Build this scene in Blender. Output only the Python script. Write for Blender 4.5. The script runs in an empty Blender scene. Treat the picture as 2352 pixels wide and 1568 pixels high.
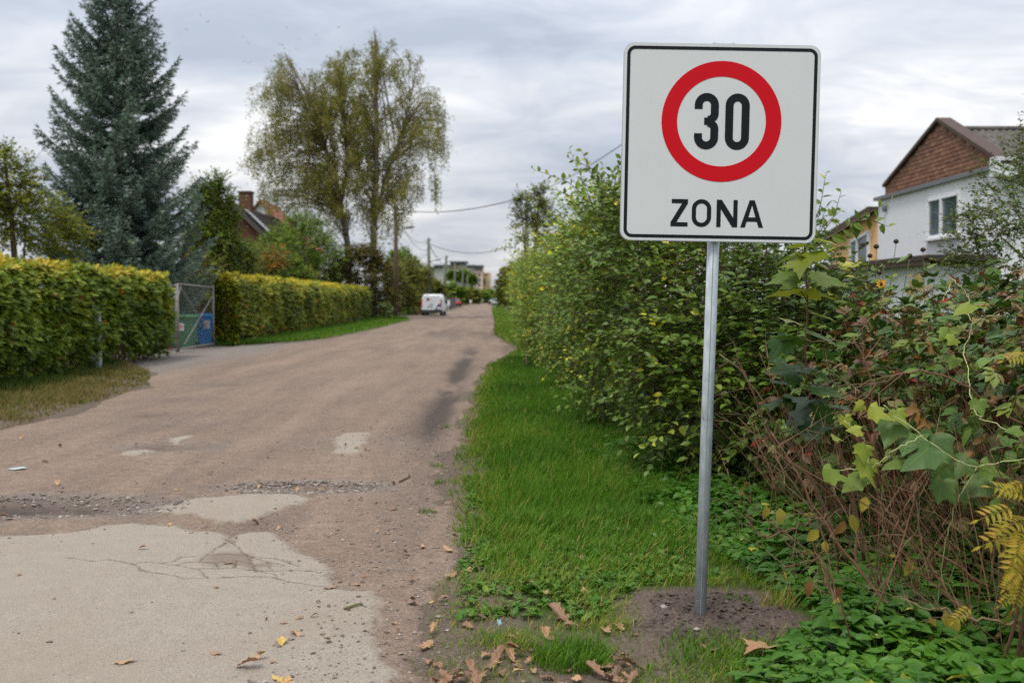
import bpy, math, random
import numpy as np
from mathutils import Vector, Matrix
from mathutils.geometry import tessellate_polygon

# ------------------------------------------------------------------ camera, sky, sun, exposure
SC = bpy.context.scene
COL = SC.collection
F = 2287.0            # focal length in units of a 2352 px wide picture (35 mm on full frame)
H = 1.46              # eye height
TH = math.atan(98.0 / F)
cam_d = bpy.data.cameras.new('camera')
cam = bpy.data.objects.new('camera', cam_d)
COL.objects.link(cam)
cam.location = (0, 0, H)
cam.rotation_euler = (math.pi / 2 - TH, 0, 0)
cam_d.sensor_width = 36.0
cam_d.lens = 36.0 * F / 2352.0
cam_d.clip_start = 0.05
cam_d.clip_end = 5000
cam_d.dof.use_dof = True
cam_d.dof.focus_distance = 4.7
cam_d.dof.aperture_fstop = 2.8
SC.camera = cam

SC.view_settings.view_transform = 'Standard'
SC.view_settings.look = 'None'
SC.view_settings.gamma = 1.0
SC.view_settings.use_curve_mapping = False
SC.view_settings.exposure = 0.62
SC.render.engine = 'CYCLES'
SC.cycles.use_denoising = False
SC.cycles.max_bounces = 8
SC.cycles.diffuse_bounces = 2
SC.cycles.transmission_bounces = 6
SC.cycles.transparent_max_bounces = 8
SC.cycles.sample_clamp_indirect = 6

SUN_EL, SUN_AZ = math.radians(63), math.radians(215)   # behind the camera, to the left, behind cloud
world = bpy.data.worlds.new('World')
SC.world = world
world.use_nodes = True
wt = world.node_tree
for n in list(wt.nodes):
    wt.nodes.remove(n)
def wn(t, **k):
    n = wt.nodes.new(t)
    for a, b in k.items():
        setattr(n, a, b)
    return n
L_ = wt.links.new
wo = wn('ShaderNodeOutputWorld')
sky = wn('ShaderNodeTexSky', sky_type='NISHITA', sun_disc=False)
sky.sun_elevation, sky.sun_rotation = SUN_EL, SUN_AZ
sky.air_density, sky.dust_density, sky.ozone_density = 1.0, 1.5, 1.0
bg1 = wn('ShaderNodeBackground'); bg1.inputs[1].default_value = 0.1
L_(sky.outputs[0], bg1.inputs[0])
tc = wn('ShaderNodeTexCoord')
sep = wn('ShaderNodeSeparateXYZ'); L_(tc.outputs['Generated'], sep.inputs[0])
def wm(op, a, b=None):
    n = wn('ShaderNodeMath', operation=op)
    for i, v in enumerate((a, b)):
        if v is None: continue
        if isinstance(v, (int, float)): n.inputs[i].default_value = v
        else: L_(v, n.inputs[i])
    return n.outputs[0]
zz = wm('ADD', wm('MAXIMUM', sep.outputs[2], 0.0), 0.20)
cmb = wn('ShaderNodeCombineXYZ')
L_(wm('DIVIDE', sep.outputs[0], zz), cmb.inputs[0])
L_(wm('DIVIDE', sep.outputs[1], zz), cmb.inputs[1])
mp = wn('ShaderNodeMapping')
mp.inputs['Rotation'].default_value = (0, 0, 0.25)
mp.inputs['Scale'].default_value = (0.75, 1.0, 1.0)
mp.inputs['Location'].default_value = (3.1, 1.7, 0.4)
L_(cmb.outputs[0], mp.inputs[0])
nz = wn('ShaderNodeTexNoise'); nz.inputs['Scale'].default_value = 1.15
nz.inputs['Detail'].default_value = 5; nz.inputs['Roughness'].default_value = 0.42; nz.inputs['Distortion'].default_value = 0.25
L_(mp.outputs[0], nz.inputs[0])
nz2 = wn('ShaderNodeTexNoise'); nz2.inputs['Scale'].default_value = 3.4
nz2.inputs['Detail'].default_value = 7; nz2.inputs['Roughness'].default_value = 0.58; nz2.inputs['Distortion'].default_value = 0.6
L_(mp.outputs[0], nz2.inputs[0])
mixn = wm('ADD', wm('MULTIPLY', nz.outputs[0], 0.70), wm('MULTIPLY', nz2.outputs[0], 0.30))
rmp = wn('ShaderNodeValToRGB')
cr = rmp.color_ramp
cr.elements[0].position = 0.39; cr.elements[0].color = (0.45, 0.50, 0.585, 1)
cr.elements[1].position = 0.60; cr.elements[1].color = (0.99, 0.985, 0.98, 1)
e = cr.elements.new(0.47); e.color = (0.59, 0.635, 0.715, 1)
e = cr.elements.new(0.55); e.color = (0.79, 0.805, 0.84, 1)
L_(mixn, rmp.inputs[0])
# an overcast sky is brighter overhead than low down (about three times)
bg2 = wn('ShaderNodeBackground')
L_(wm('MULTIPLY', wm('ADD', wm('MULTIPLY', wm('MAXIMUM', sep.outputs[2], 0.0), 2.0), 1.0), 0.53), bg2.inputs[1])
L_(rmp.outputs[0], bg2.inputs[0])
msh = wn('ShaderNodeMixShader'); msh.inputs[0].default_value = 0.93
L_(bg1.outputs[0], msh.inputs[1]); L_(bg2.outputs[0], msh.inputs[2])
L_(msh.outputs[0], wo.inputs[0])

sun_d = bpy.data.lights.new('sun', 'SUN')
sun_d.energy = 1.5
sun_d.angle = math.radians(14)
sun_d.color = (1.0, 0.94, 0.85)
sun = bpy.data.objects.new('sun', sun_d)
COL.objects.link(sun)
sdir = Vector((math.sin(SUN_AZ) * math.cos(SUN_EL), math.cos(SUN_AZ) * math.cos(SUN_EL), math.sin(SUN_EL)))
sun.rotation_euler = (-sdir).to_track_quat('-Z', 'Y').to_euler()

# ------------------------------------------------------------------ helpers
RNG = np.random.default_rng(7)
def A(*v): return np.array(v, float)
CT, ST = math.cos(TH), math.sin(TH)
def at(px, py, Y):
    """point at world depth Y that the photo shows at (px, py), 2352 px wide"""
    x = (px - 1176.0) / F; y = (784.0 - py) / F
    t = Y / (CT + y * ST)
    return np.array([x * t, Y, H + t * (y * CT - ST)])
def gr(px, py, z=0.0):
    """point of the ground plane at (px, py)"""
    y = (784.0 - py) / F
    t = (z - H) / (y * CT - ST)
    return np.array([(px - 1176.0) / F * t, t * (CT + y * ST), z])

def unit(v):
    return v / np.maximum(np.linalg.norm(v, axis=-1, keepdims=True), 1e-9)
def rvec(rng, n): return unit(rng.normal(size=(n, 3)))

def _hash(ix, iy, seed):
    h = (ix * 374761393 + iy * 668265263 + seed * 974634777) & 0xffffffff
    h = ((h ^ (h >> 13)) * 1274126177) & 0xffffffff
    return ((h ^ (h >> 16)) & 0xffff) / 65535.0
def vnoise(x, y, seed=0):
    x = np.asarray(x, float); y = np.asarray(y, float)
    ix = np.floor(x).astype(np.int64); iy = np.floor(y).astype(np.int64)
    fx = x - ix; fy = y - iy
    fx = fx * fx * (3 - 2 * fx); fy = fy * fy * (3 - 2 * fy)
    a = _hash(ix, iy, seed); b = _hash(ix + 1, iy, seed); c = _hash(ix, iy + 1, seed); d = _hash(ix + 1, iy + 1, seed)
    return (a * (1 - fx) + b * fx) * (1 - fy) + (c * (1 - fx) + d * fx) * fy
def fbm(x, y, seed=0, o=4):
    s = 0; a = 0.5; t = 0
    for k in range(o):
        s = s + a * vnoise(x * 2 ** k, y * 2 ** k, seed + k); t += a; a *= 0.5
    return s / t
def smooth(a, b, x):
    t = np.clip((x - a) / (b - a), 0, 1); return t * t * (3 - 2 * t)

class MB:
    """collects triangles with a per-vertex number 'rnd'"""
    def __init__(s): s.V = []; s.T = []; s.R = []; s.n = 0
    def add(s, V, T, r=0.5):
        V = np.asarray(V, float).reshape(-1, 3); T = np.asarray(T, np.int64).reshape(-1, 3)
        s.V.append(V); s.T.append(T + s.n)
        s.R.append(np.broadcast_to(np.asarray(r, float), (len(V),)).copy()); s.n += len(V)
        return s
    def box(s, c, size, rz=0.0, r=0.5, ry=0.0):
        hx, hy, hz = np.asarray(size, float) / 2
        v = np.array([[x, y, z] for x in (-hx, hx) for y in (-hy, hy) for z in (-hz, hz)])
        if ry:
            q = np.array([[math.cos(ry), 0, math.sin(ry)], [0, 1, 0], [-math.sin(ry), 0, math.cos(ry)]]); v = v @ q.T
        if rz:
            q = np.array([[math.cos(rz), -math.sin(rz), 0], [math.sin(rz), math.cos(rz), 0], [0, 0, 1]]); v = v @ q.T
        t = [[0,1,3],[0,3,2],[4,6,7],[4,7,5],[0,4,5],[0,5,1],[2,3,7],[2,7,6],[0,2,6],[0,6,4],[1,5,7],[1,7,3]]
        return s.add(v + np.asarray(c, float), t, r)
    def bar(s, p, q, w, h=None, r=0.5):
        """box beam from p to q"""
        p = np.asarray(p, float); q = np.asarray(q, float); h = h or w
        d = unit(q - p); up = A(0, 0, 1) if abs(d[2]) < .95 else A(1, 0, 0)
        x = unit(np.cross(d, up)); y = np.cross(x, d)
        v = [e + x * a * w / 2 + y * b * h / 2 for e in (p, q) for a, b in ((-1,-1),(1,-1),(1,1),(-1,1))]
        t = [[0,1,2],[0,2,3],[4,6,5],[4,7,6],[0,4,5],[0,5,1],[1,5,6],[1,6,2],[2,6,7],[2,7,3],[3,7,4],[3,4,0]]
        return s.add(v, t, r)
    def tube(s, P, rad, n=6, r=0.5, cap=True):
        P = np.asarray(P, float); m = len(P)
        rad = np.broadcast_to(np.asarray(rad, float), (m,))
        d = np.gradient(P, axis=0); d = unit(d)
        up = np.where(np.abs(d[:, 2:3]) < .9, A(0, 0, 1), A(1, 0, 0))
        x = unit(np.cross(d, up)); y = np.cross(x, d)
        a = np.arange(n) * 2 * math.pi / n
        V = P[:, None] + rad[:, None, None] * (np.cos(a)[None, :, None] * x[:, None] + np.sin(a)[None, :, None] * y[:, None])
        i = np.arange(m - 1)[:, None] * n; j = np.arange(n)[None]; k = (j + 1) % n
        T = np.stack([np.stack([i + j, i + n + k, i + k], -1), np.stack([i + j, i + n + j, i + n + k], -1)]).reshape(-1, 3)
        V = V.reshape(-1, 3)
        if cap:
            V = np.vstack([V, P[0], P[-1]]); jj = np.arange(n); kk = (jj + 1) % n
            T = np.vstack([T, np.stack([np.full(n, m * n), jj, kk], -1), np.stack([np.full(n, m * n + 1), (m - 1) * n + kk, (m - 1) * n + jj], -1)])
        return s.add(V, T, r)
    def twigs(s, P0, P1, r0, r1, rnd=0.5):
        """many straight 3-sided twigs at once"""
        P0 = np.asarray(P0, float); P1 = np.asarray(P1, float); n = len(P0)
        if n == 0: return s
        d = unit(P1 - P0); up = np.where(np.abs(d[:, 2:3]) < .9, A(0, 0, 1), A(1, 0, 0))
        x = unit(np.cross(d, up)); y = np.cross(x, d)
        r0 = np.broadcast_to(np.asarray(r0, float), (n,)); r1 = np.broadcast_to(np.asarray(r1, float), (n,))
        V = np.empty((n, 6, 3))
        for k in range(3):
            a = k * 2.0944; o = math.cos(a) * x + math.sin(a) * y
            V[:, k] = P0 + o * r0[:, None]; V[:, 3 + k] = P1 + o * r1[:, None]
        T0 = np.array([[0,4,1],[0,3,4],[1,5,2],[1,4,5],[2,3,0],[2,5,3]])
        T = (np.arange(n)[:, None, None] * 6 + T0[None]).reshape(-1, 3)
        return s.add(V.reshape(-1, 3), T, np.repeat(np.broadcast_to(rnd, (n,)), 6))
    def prism(s, poly, z0, z1, fr=None, r=0.5):
        """polygon [(u, v)] swept from z0 to z1; fr = (origin, U, V, W)"""
        p = np.asarray(poly, float); n = len(p)
        tri = tessellate_polygon([[Vector((a, b, 0)) for a, b in p]])
        ar = np.sum(p[:, 0] * np.roll(p[:, 1], -1) - np.roll(p[:, 0], -1) * p[:, 1])
        if ar < 0: p = p[::-1]; tri = [tuple(n - 1 - i for i in t) for t in tri]
        top = []
        for t in tri:
            a, b, c = (p[i] for i in t)
            cr_ = (b[0]-a[0])*(c[1]-a[1]) - (b[1]-a[1])*(c[0]-a[0])
            top.append(t if cr_ > 0 else (t[0], t[2], t[1]))
        V = np.vstack([np.c_[p, np.full(n, z0)], np.c_[p, np.full(n, z1)]])
        T = [(a + n, b + n, c + n) for a, b, c in top] + [(a, c, b) for a, b, c in top]
        for i in range(n):
            j = (i + 1) % n; T += [(i, j, j + n), (i, j + n, i + n)]
        if fr is not None:
            o, U, Vv, W = (np.asarray(q, float) for q in fr)
            V = o + V[:, :1] * U + V[:, 1:2] * Vv + V[:, 2:3] * W
        return s.add(V, T, r)
    def ribbon(s, pts, w, z0, z1, fr, closed=False, r=0.5):
        """flat stroke of width w along 2-D points, thickness z0..z1"""
        p = np.asarray(pts, float); n = len(p)
        if closed: d = unit(np.roll(p, -1, 0) - np.roll(p, 1, 0))
        else:
            d = np.gradient(p, axis=0); d = unit(d)
        nrm = np.c_[-d[:, 1], d[:, 0]]
        a = p + nrm * w / 2; b = p - nrm * w / 2
        V = np.vstack([np.c_[q, np.full(n, z)] for z in (z0, z1) for q in (a, b)])
        T = []
        for i in range(n if closed else n - 1):
            j = (i + 1) % n
            for (q0, q1) in ((3, 2), (2, 0), (1, 3)):   # front face, two sides
                T += [(q0*n+i, q0*n+j, q1*n+j), (q0*n+i, q1*n+j, q1*n+i)]
        o, U, Vv, W = (np.asarray(q, float) for q in fr)
        V = o + V[:, :1] * U + V[:, 1:2] * Vv + V[:, 2:3] * W
        return s.add(V, T, r)
    def leaves(s, tpl, P, D, N, S, r):
        tv, tt = tpl; n = len(P)
        if n == 0: return s
        D = unit(D); X = unit(np.cross(D, N)); N = np.cross(X, D)
        S = np.broadcast_to(np.asarray(S, float), (n,))
        V = P[:, None] + S[:, None, None] * (tv[None, :, :1] * X[:, None] + tv[None, :, 1:2] * D[:, None] + tv[None, :, 2:] * N[:, None])
        T = (np.arange(n)[:, None, None] * len(tv) + tt[None]).reshape(-1, 3)
        return s.add(V.reshape(-1, 3), T, np.repeat(np.broadcast_to(np.asarray(r, float), (n,)), len(tv)))
    def mesh(s, name, mat, smooth=False, origin=None, attrs=None):
        V = np.vstack(s.V) if s.V else np.zeros((0, 3)); T = np.vstack(s.T) if s.T else np.zeros((0, 3), np.int64)
        R = np.concatenate(s.R) if s.R else np.zeros(0)
        if origin is not None: V = V - np.asarray(origin, float)
        return raw_mesh(name, V, T, mat, smooth, {'rnd': R, **(attrs or {})})

def raw_mesh(name, V, T, mat, smooth=False, attrs=None):
    me = bpy.data.meshes.new(name)
    nv, nt = len(V), len(T)
    me.vertices.add(nv); me.vertices.foreach_set('co', np.asarray(V, np.float32).ravel())
    me.loops.add(nt * 3); me.loops.foreach_set('vertex_index', np.asarray(T, np.int32).ravel())
    me.polygons.add(nt)
    me.polygons.foreach_set('loop_start', np.arange(nt, dtype=np.int32) * 3)
    me.polygons.foreach_set('loop_total', np.full(nt, 3, np.int32))
    me.polygons.foreach_set('use_smooth', np.full(nt, bool(smooth)))
    for k, v in (attrs or {}).items():
        a = me.attributes.new(k, 'FLOAT', 'POINT'); a.data.foreach_set('value', np.asarray(v, np.float32))
    me.update(calc_edges=True)
    if mat is not None: me.materials.append(mat)
    return me

ORG = {}
def thing(name, label, cat, loc, group=None, rot=None):
    o = bpy.data.objects.new(name, None); COL.objects.link(o)
    o.location = Vector(tuple(float(q) for q in loc)); o.empty_display_size = 0.2
    if rot: o.rotation_euler = rot
    o['label'] = label; o['category'] = cat
    if group: o['group'] = group
    ORG[o.name] = (np.zeros(3) if rot else np.asarray(loc, float))
    return o
def part(name, mb, mat, parent, smooth=False, kind=None, label=None):
    org = ORG[parent.name]
    me = mb.mesh(name, mat, smooth, org)
    o = bpy.data.objects.new(name, me); COL.objects.link(o); o.parent = parent
    ORG[o.name] = org
    if kind: o['kind'] = kind
    if label: o['label'] = label
    return o
def single(name, mb, mat, label, cat, group=None, smooth=False, kind=None, loc=None):
    V = np.vstack(mb.V); org = loc if loc is not None else np.r_[V[:, :2].mean(0), V[:, 2].min()]
    o = bpy.data.objects.new(name, mb.mesh(name, mat, smooth, org)); COL.objects.link(o)
    o.location = Vector(tuple(float(q) for q in org)); o['label'] = label; o['category'] = cat
    if group: o['group'] = group
    if kind: o['kind'] = kind
    ORG[o.name] = np.asarray(org, float)
    return o
def structure(name, me, label=None, parent=None):
    o = bpy.data.objects.new(name, me); COL.objects.link(o); o['kind'] = 'structure'
    if label: o['label'] = label
    ORG[o.name] = np.zeros(3)
    return o
def place_leaf(name, me, parent, p, d, n, s):
    """one leaf object that shares mesh data"""
    d = unit(np.asarray(d, float)); x = unit(np.cross(d, n)); n = np.cross(x, d)
    q = p - ORG[parent.name]
    m = Matrix(((x[0]*s, d[0]*s, n[0]*s, q[0]), (x[1]*s, d[1]*s, n[1]*s, q[1]), (x[2]*s, d[2]*s, n[2]*s, q[2]), (0, 0, 0, 1)))
    o = bpy.data.objects.new(name, me); COL.objects.link(o); o.parent = parent; o.matrix_basis = m
    return o
def copy_tree(o, parent=None):
    c = o.copy(); COL.objects.link(c); c.parent = parent
    for ch in list(o.children): copy_tree(ch, c)
    return c

# ------------------------------------------------------------------ materials
def material(name):
    m = bpy.data.materials.new(name); m.use_nodes = True
    nt = m.node_tree; bs = nt.nodes['Principled BSDF']; out = nt.nodes['Material Output']
    return m, nt, bs, out
def nd(nt, t, inp=None, **k):
    n = nt.nodes.new(t)
    for a, b in k.items(): setattr(n, a, b)
    for a, b in (inp or {}).items():
        if hasattr(b, 'links') or isinstance(b, bpy.types.NodeSocket): nt.links.new(b, n.inputs[a])
        else: n.inputs[a].default_value = b
    return n
def ramp(nt, fac, stops, interp='LINEAR'):
    n = nd(nt, 'ShaderNodeValToRGB'); c = n.color_ramp; c.interpolation = interp
    while len(c.elements) > 1: c.elements.remove(c.elements[-1])
    for i, (p, col) in enumerate(stops):
        e = c.elements[0] if i == 0 else c.elements.new(p)
        e.position = p; e.color = (*col, 1)
    nt.links.new(fac, n.inputs[0]); return n.outputs[0]
def attr(nt, name): return nd(nt, 'ShaderNodeAttribute', attribute_name=name).outputs['Fac']
def noise(nt, scale, detail=4, rough=.5, dist=0, coord=None):
    tcn = nd(nt, 'ShaderNodeTexCoord') if coord is None else None
    return nd(nt, 'ShaderNodeTexNoise', {'Vector': coord if coord is not None else tcn.outputs['Object'], 'Scale': scale, 'Detail': detail, 'Roughness': rough, 'Distortion': dist}).outputs['Fac']
def mixc(nt, f, a, b, mode='MIX'):
    n = nd(nt, 'ShaderNodeMix', data_type='RGBA', blend_type=mode)
    for i, v in ((0, f), (6, a), (7, b)):
        if isinstance(v, bpy.types.NodeSocket): nt.links.new(v, n.inputs[i])
        elif i == 0: n.inputs[0].default_value = v
        else: n.inputs[i].default_value = (*v, 1)
    return n.outputs[2]
def mth(nt, op, a, b=None, c=None):
    n = nd(nt, 'ShaderNodeMath', operation=op)
    for i, v in enumerate((a, b, c)):
        if v is None: continue
        if isinstance(v, bpy.types.NodeSocket): nt.links.new(v, n.inputs[i])
        else: n.inputs[i].default_value = v
    return n.outputs[0]
def bump(nt, bs, h, strength=.5, dist=.01):
    b = nd(nt, 'ShaderNodeBump', {'Strength': strength, 'Distance': dist, 'Height': h})
    nt.links.new(b.outputs[0], bs.inputs['Normal'])

def plain(name, col, rough=.6, metal=0, var=.15, scale=6, spec=.4, bmp=0, bdist=.004):
    m, nt, bs, out = material(name)
    f = noise(nt, scale, 5, .6)
    c = mixc(nt, f, tuple(q * (1 - var) for q in col), tuple(min(1, q * (1 + var)) for q in col))
    nt.links.new(c, bs.inputs['Base Color'])
    bs.inputs['Roughness'].default_value = rough; bs.inputs['Metallic'].default_value = metal
    bs.inputs['Specular IOR Level'].default_value = spec
    if bmp: bump(nt, bs, noise(nt, scale * 6, 5, .6), bmp, bdist)
    return m
GAIN = 1.5
def leafy(name, stops, trans=.28, rough=.45, spec=.35, big=None, veins=False, gain=None):
    """leaf colour by the leaf's own number; a second noise lets whole sprays differ"""
    m, nt, bs, out = material(name)
    f = attr(nt, 'rnd')
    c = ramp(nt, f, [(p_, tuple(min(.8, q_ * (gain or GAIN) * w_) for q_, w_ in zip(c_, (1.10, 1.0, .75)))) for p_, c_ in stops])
    if big:
        g = nd(nt, 'ShaderNodeNewGeometry').outputs['Position']
        v = noise(nt, big, 2, .5, 0, g)
        c = mixc(nt, 1.0, c, ramp(nt, v, [(.3, (.78, .8, .78)), (.7, (1.2, 1.18, 1.05))]), 'MULTIPLY')
    if veins:      # single leaves: midrib, side veins and blotches in the leaf's own axes
        tq = nd(nt, 'ShaderNodeTexCoord').outputs['Object']; sx = nd(nt, 'ShaderNodeSeparateXYZ', {0: tq})
        ax_ = mth(nt, 'ABSOLUTE', sx.outputs[0]); w = mth(nt, 'FRACT', mth(nt, 'MULTIPLY', mth(nt, 'SUBTRACT', sx.outputs[1], mth(nt, 'MULTIPLY', ax_, .85)), 6.5))
        v = mth(nt, 'MAXIMUM', mth(nt, 'LESS_THAN', ax_, .012), mth(nt, 'MULTIPLY', mth(nt, 'LESS_THAN', w, .10), .55))
        c = mixc(nt, mth(nt, 'MULTIPLY', v, .22), c, (.30, .34, .13))
        bl = ramp(nt, noise(nt, 7, 5, .7, .4, tq), [(.30, (.62, .60, .45)), (.42, (1, 1, 1)), (.62, (1, 1, 1)), (.78, (1.25, 1.15, .8))])
        c = mixc(nt, 1.0, c, bl, 'MULTIPLY')
    nt.links.new(c, bs.inputs['Base Color'])
    bs.inputs['Roughness'].default_value = rough; bs.inputs['Specular IOR Level'].default_value = spec * .6
    tr = nd(nt, 'ShaderNodeBsdfTranslucent', {'Color': c})
    mx = nd(nt, 'ShaderNodeMixShader', {0: trans, 1: bs.outputs[0], 2: tr.outputs[0]})
    nt.links.new(mx.outputs[0], out.inputs[0])
    return m

# leaf shapes: x across, y along, z up from the blade
def T_(v, t): return (np.array(v, float), np.array(t, np.int64))
DIAMOND = T_([[0,0,0],[-.3,.45,.05],[0,1,-.06],[.3,.45,.05]], [[0,3,2],[0,2,1]])
SLIM = T_([[0,0,0],[-.15,.30,.04],[-.12,.62,.03],[0,1,-.10],[.12,.62,.03],[.15,.30,.04],[0,.3,0],[0,.65,-.03]],
           [[0,6,1],[0,5,6],[6,7,2],[6,2,1],[6,5,4],[6,4,7],[7,3,2],[7,4,3]])
NARROW = T_([[0,0,0],[-.16,.45,.03],[0,1,-.04],[.16,.45,.03]], [[0,3,2],[0,2,1]])
OVATE = T_([[0,0,0],[-.27,.28,.07],[-.24,.62,.05],[0,1,-.12],[.24,.62,.05],[.27,.28,.07],[0,.3,0],[0,.65,-.03]],
           [[0,6,1],[0,5,6],[6,7,2],[6,2,1],[6,5,4],[6,4,7],[7,3,2],[7,4,3]])
def lobed(pts, zf, c=(0, .12)):
    v = [[c[0], c[1], 0]] + [[x, y, zf(x, y)] for x, y in pts]
    n = len(pts); return T_(v, [[0, 1 + (i + 1) % n, 1 + i] for i in range(n)])
def mirror(h): return h + [(-x, y) for x, y in reversed(h) if abs(x) > 1e-6]
MAPLE = lobed(mirror([(0, 0), (.16, -.06), (.34, -.02), (.30, .12), (.50, .16), (.44, .25), (.60, .40), (.40, .42), (.38, .52), (.22, .50), (.20, .68), (.13, .70), (0, 1.0)]),
              lambda x, y: -.10 * abs(x) ** 1.5 - .13 * y * y + .03 * math.sin(9 * x + 5 * y), (0, .18))
VINE = lobed(mirror([(0, .08), (.12, -.10), (.32, -.08), (.52, .06), (.40, .20), (.50, .44), (.28, .46), (.22, .62), (0, 1.0)]),
             lambda x, y: -.30 * abs(x) - .26 * y * y + .09 * math.sin(9 * x + 2 * y) + .05 * math.cos(11 * y), (0, .2))
OAK = lobed(mirror([(0, 0), (.05, .06), (.10, .16), (.17, .24), (.10, .31), (.15, .40), (.26, .47), (.16, .53), (.18, .62), (.25, .72), (.15, .75), (.12, .88), (0, 1.0)]),
            lambda x, y: .55 * x * x + .10 * math.sin(5 * y + 2.5 * x) + .06 * math.sin(13 * x), (0, .5))
BLADE = T_([[-.5,0,0],[.5,0,0],[-.35,.55,.10],[.35,.55,.10],[0,1,.38]], [[0,1,3],[0,3,2],[2,3,4]])
BLADE2 = T_([[-.5,0,0],[.5,0,0],[.0,1,.25]], [[0,1,2]])
SPIKE = T_([[0,0,0],[-.14,.35,.06],[0,1,0],[.14,.35,.06]], [[0,3,2],[0,2,1]])

def twig_leaves(rng, P, D, L, k, side=.9, droop=.15, jitter=.25):
    """k leaves along each of n twigs: positions, axes, normals"""
    n = len(P)
    t = np.linspace(.12, 1.0, k)[None] + rng.uniform(-.06, .06, (n, k))
    up = A(0, 0, 1)
    bend = -droop * (t ** 2)[..., None] * L[:, None, None] * up
    Q = P[:, None] + D[:, None] * (L[:, None] * t)[..., None] + bend
    s = unit(np.cross(D, up) + 1e-3)
    sg = np.where(np.arange(k) % 2, 1.0, -1.0)
    ax = unit(D[:, None] * .55 + s[:, None] * sg[None, :, None] * side + rng.normal(size=(n, k, 3)) * jitter - up * .18)
    ax[:, -1] = unit(D * .9 - up * .2 + rng.normal(size=(n, 3)) * jitter * .5)
    N = unit(up + .45 * D[:, None] + rng.normal(size=(n, k, 3)) * .38)
    return Q.reshape(-1, 3), ax.reshape(-1, 3), N.reshape(-1, 3), t.reshape(-1)

def lobe_points(rng, lobes, n, rlo=.62, rhi=1.03, zmin=.05, lower=.55):
    """points near the skin of a union of ellipsoids, with outward directions"""
    lobes = [(A(*c), A(*r)) for c, r in lobes]
    w = np.array([(r[0]*r[1] + r[0]*r[2] + r[1]*r[2]) for c, r in lobes]); w /= w.sum()
    k = rng.choice(len(lobes), n, p=w)
    C = np.array([c for c, r in lobes])[k]; R = np.array([r for c, r in lobes])[k]
    u = rvec(rng, n)
    flip = (u[:, 2] < 0) & (rng.random(n) > lower); u[flip, 2] *= -1
    f = rng.uniform(rlo, rhi, n)
    f = np.where(rng.random(n) < .75, f, rng.uniform(rlo * .6, rlo, n))
    P = C + u * R * f[:, None]
    D = unit(u / R)
    keep = P[:, 2] > zmin
    # drop what lies deep inside another lobe
    for c, r in lobes:
        q = (((P - c) / r) ** 2).sum(1)
        keep &= ~((q < .28))
    return P[keep], D[keep]

def foliage(rng, lobes, n_twig, L=(.25, .5), k=10, size=(.05, .08), tpl=DIAMOND, up=.35, wild=.6, rlo=.62, lower=.55, zmin=.05, hue=None, mb=None, wood=None, wr=.004, droop=.2):
    mb = mb or MB()
    P, D = lobe_points(rng, lobes, n_twig, rlo=rlo, lower=lower, zmin=zmin)
    n = len(P)
    D = unit(D + A(0, 0, up) + rng.normal(size=(n, 3)) * wild * .5)
    Ls = rng.uniform(*L, n)
    P = P - D * Ls[:, None] * .5
    Q, ax, N, t = twig_leaves(rng, P, D, Ls, k, droop=droop)
    base = rng.random(n) * .55
    r = np.repeat(base, k) + rng.random(n * k) * .45
    if hue is not None: r = np.clip(hue(Q, r, rng), 0, 1)
    S = rng.uniform(*size, n * k) * (1.05 - .35 * t)
    ok = Q[:, 2] > zmin * .6
    mb.leaves(tpl, Q[ok], ax[ok], N[ok], S[ok], r[ok])
    if wood is not None: wood.twigs(P, P + D * Ls[:, None] - A(0, 0, 1) * (droop * Ls)[:, None] * .8, wr, wr * .4)
    return mb
# ------------------------------------------------------------------ ground and road
def interp(tab):
    a = np.array(tab, float)
    return lambda d: np.interp(d, a[:, 0], a[:, 1])
eR = interp([(1,-.33),(4.1,-.34),(5.9,-.38),(9.2,-.52),(15.6,-.62),(22,-.50),(26,-.05),(29,.2),(33,-.2),(40,-.75),(62,-1.1),(120,-2.4),(238,-5),(420,-9)])
eL = interp([(1,-5.5),(11,-5.66),(12.9,-5.75),(17,-6.2),(20,-7.3),(22.5,-8.9),(25,-9.9),(30,-9.9),(31,-8.8),(33,-7.6),(36,-6.8),(50,-6.7),(68,-7.0),(80,-8.6),(92,-8.4),(100,-7.6),(120,-8.0),(238,-10.3),(420,-14)])
BASE = gr(1608, 1413, .03)                              # foot of the sign post
def inside(X, Y):
    n = (fbm(X * 1.7, Y * 1.1, 11, 4) - .5) * .55 + (fbm(X * 9, Y * 7, 5, 3) - .5) * .16
    return np.minimum(X - eL(Y), eR(Y) - X) + n
def gz(X, Y):
    """height of the verge"""
    z = .015 + .05 * (fbm(X * .8, Y * .8, 3, 3) - .5) + .02 * (fbm(X * 6, Y * 6, 9, 3) - .5)
    z = z + .018 * np.exp(-(((X - BASE[0] - .05) / .30) ** 2 + ((Y - BASE[1] - .05) / .34) ** 2) * 1.2)
    return z - .10 * smooth(-.05, .3, inside(X, Y))
def grid(xs, ys, fz, mat, name, extra=None, keep=None):
    X, Y = np.meshgrid(xs, ys)
    return X, Y

def sheet(name, X, Y, Z, mat, attrs, keep=None):
    r, c = X.shape
    i = np.arange(r - 1)[:, None] * c + np.arange(c - 1)[None]
    q = np.stack([i, i + 1, i + c + 1, i + c], -1).reshape(-1, 4)
    if keep is not None:
        k = keep.ravel(); q = q[k[q].any(1)]
    T = np.vstack([q[:, [0, 1, 2]], q[:, [0, 2, 3]]])
    V = np.stack([X.ravel(), Y.ravel(), Z.ravel()], -1)
    used = np.zeros(len(V), bool); used[T.ravel()] = True
    idx = np.cumsum(used) - 1
    return raw_mesh(name, V[used], idx[T], mat, True, {k: v.ravel()[used] for k, v in attrs.items()})

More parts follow.
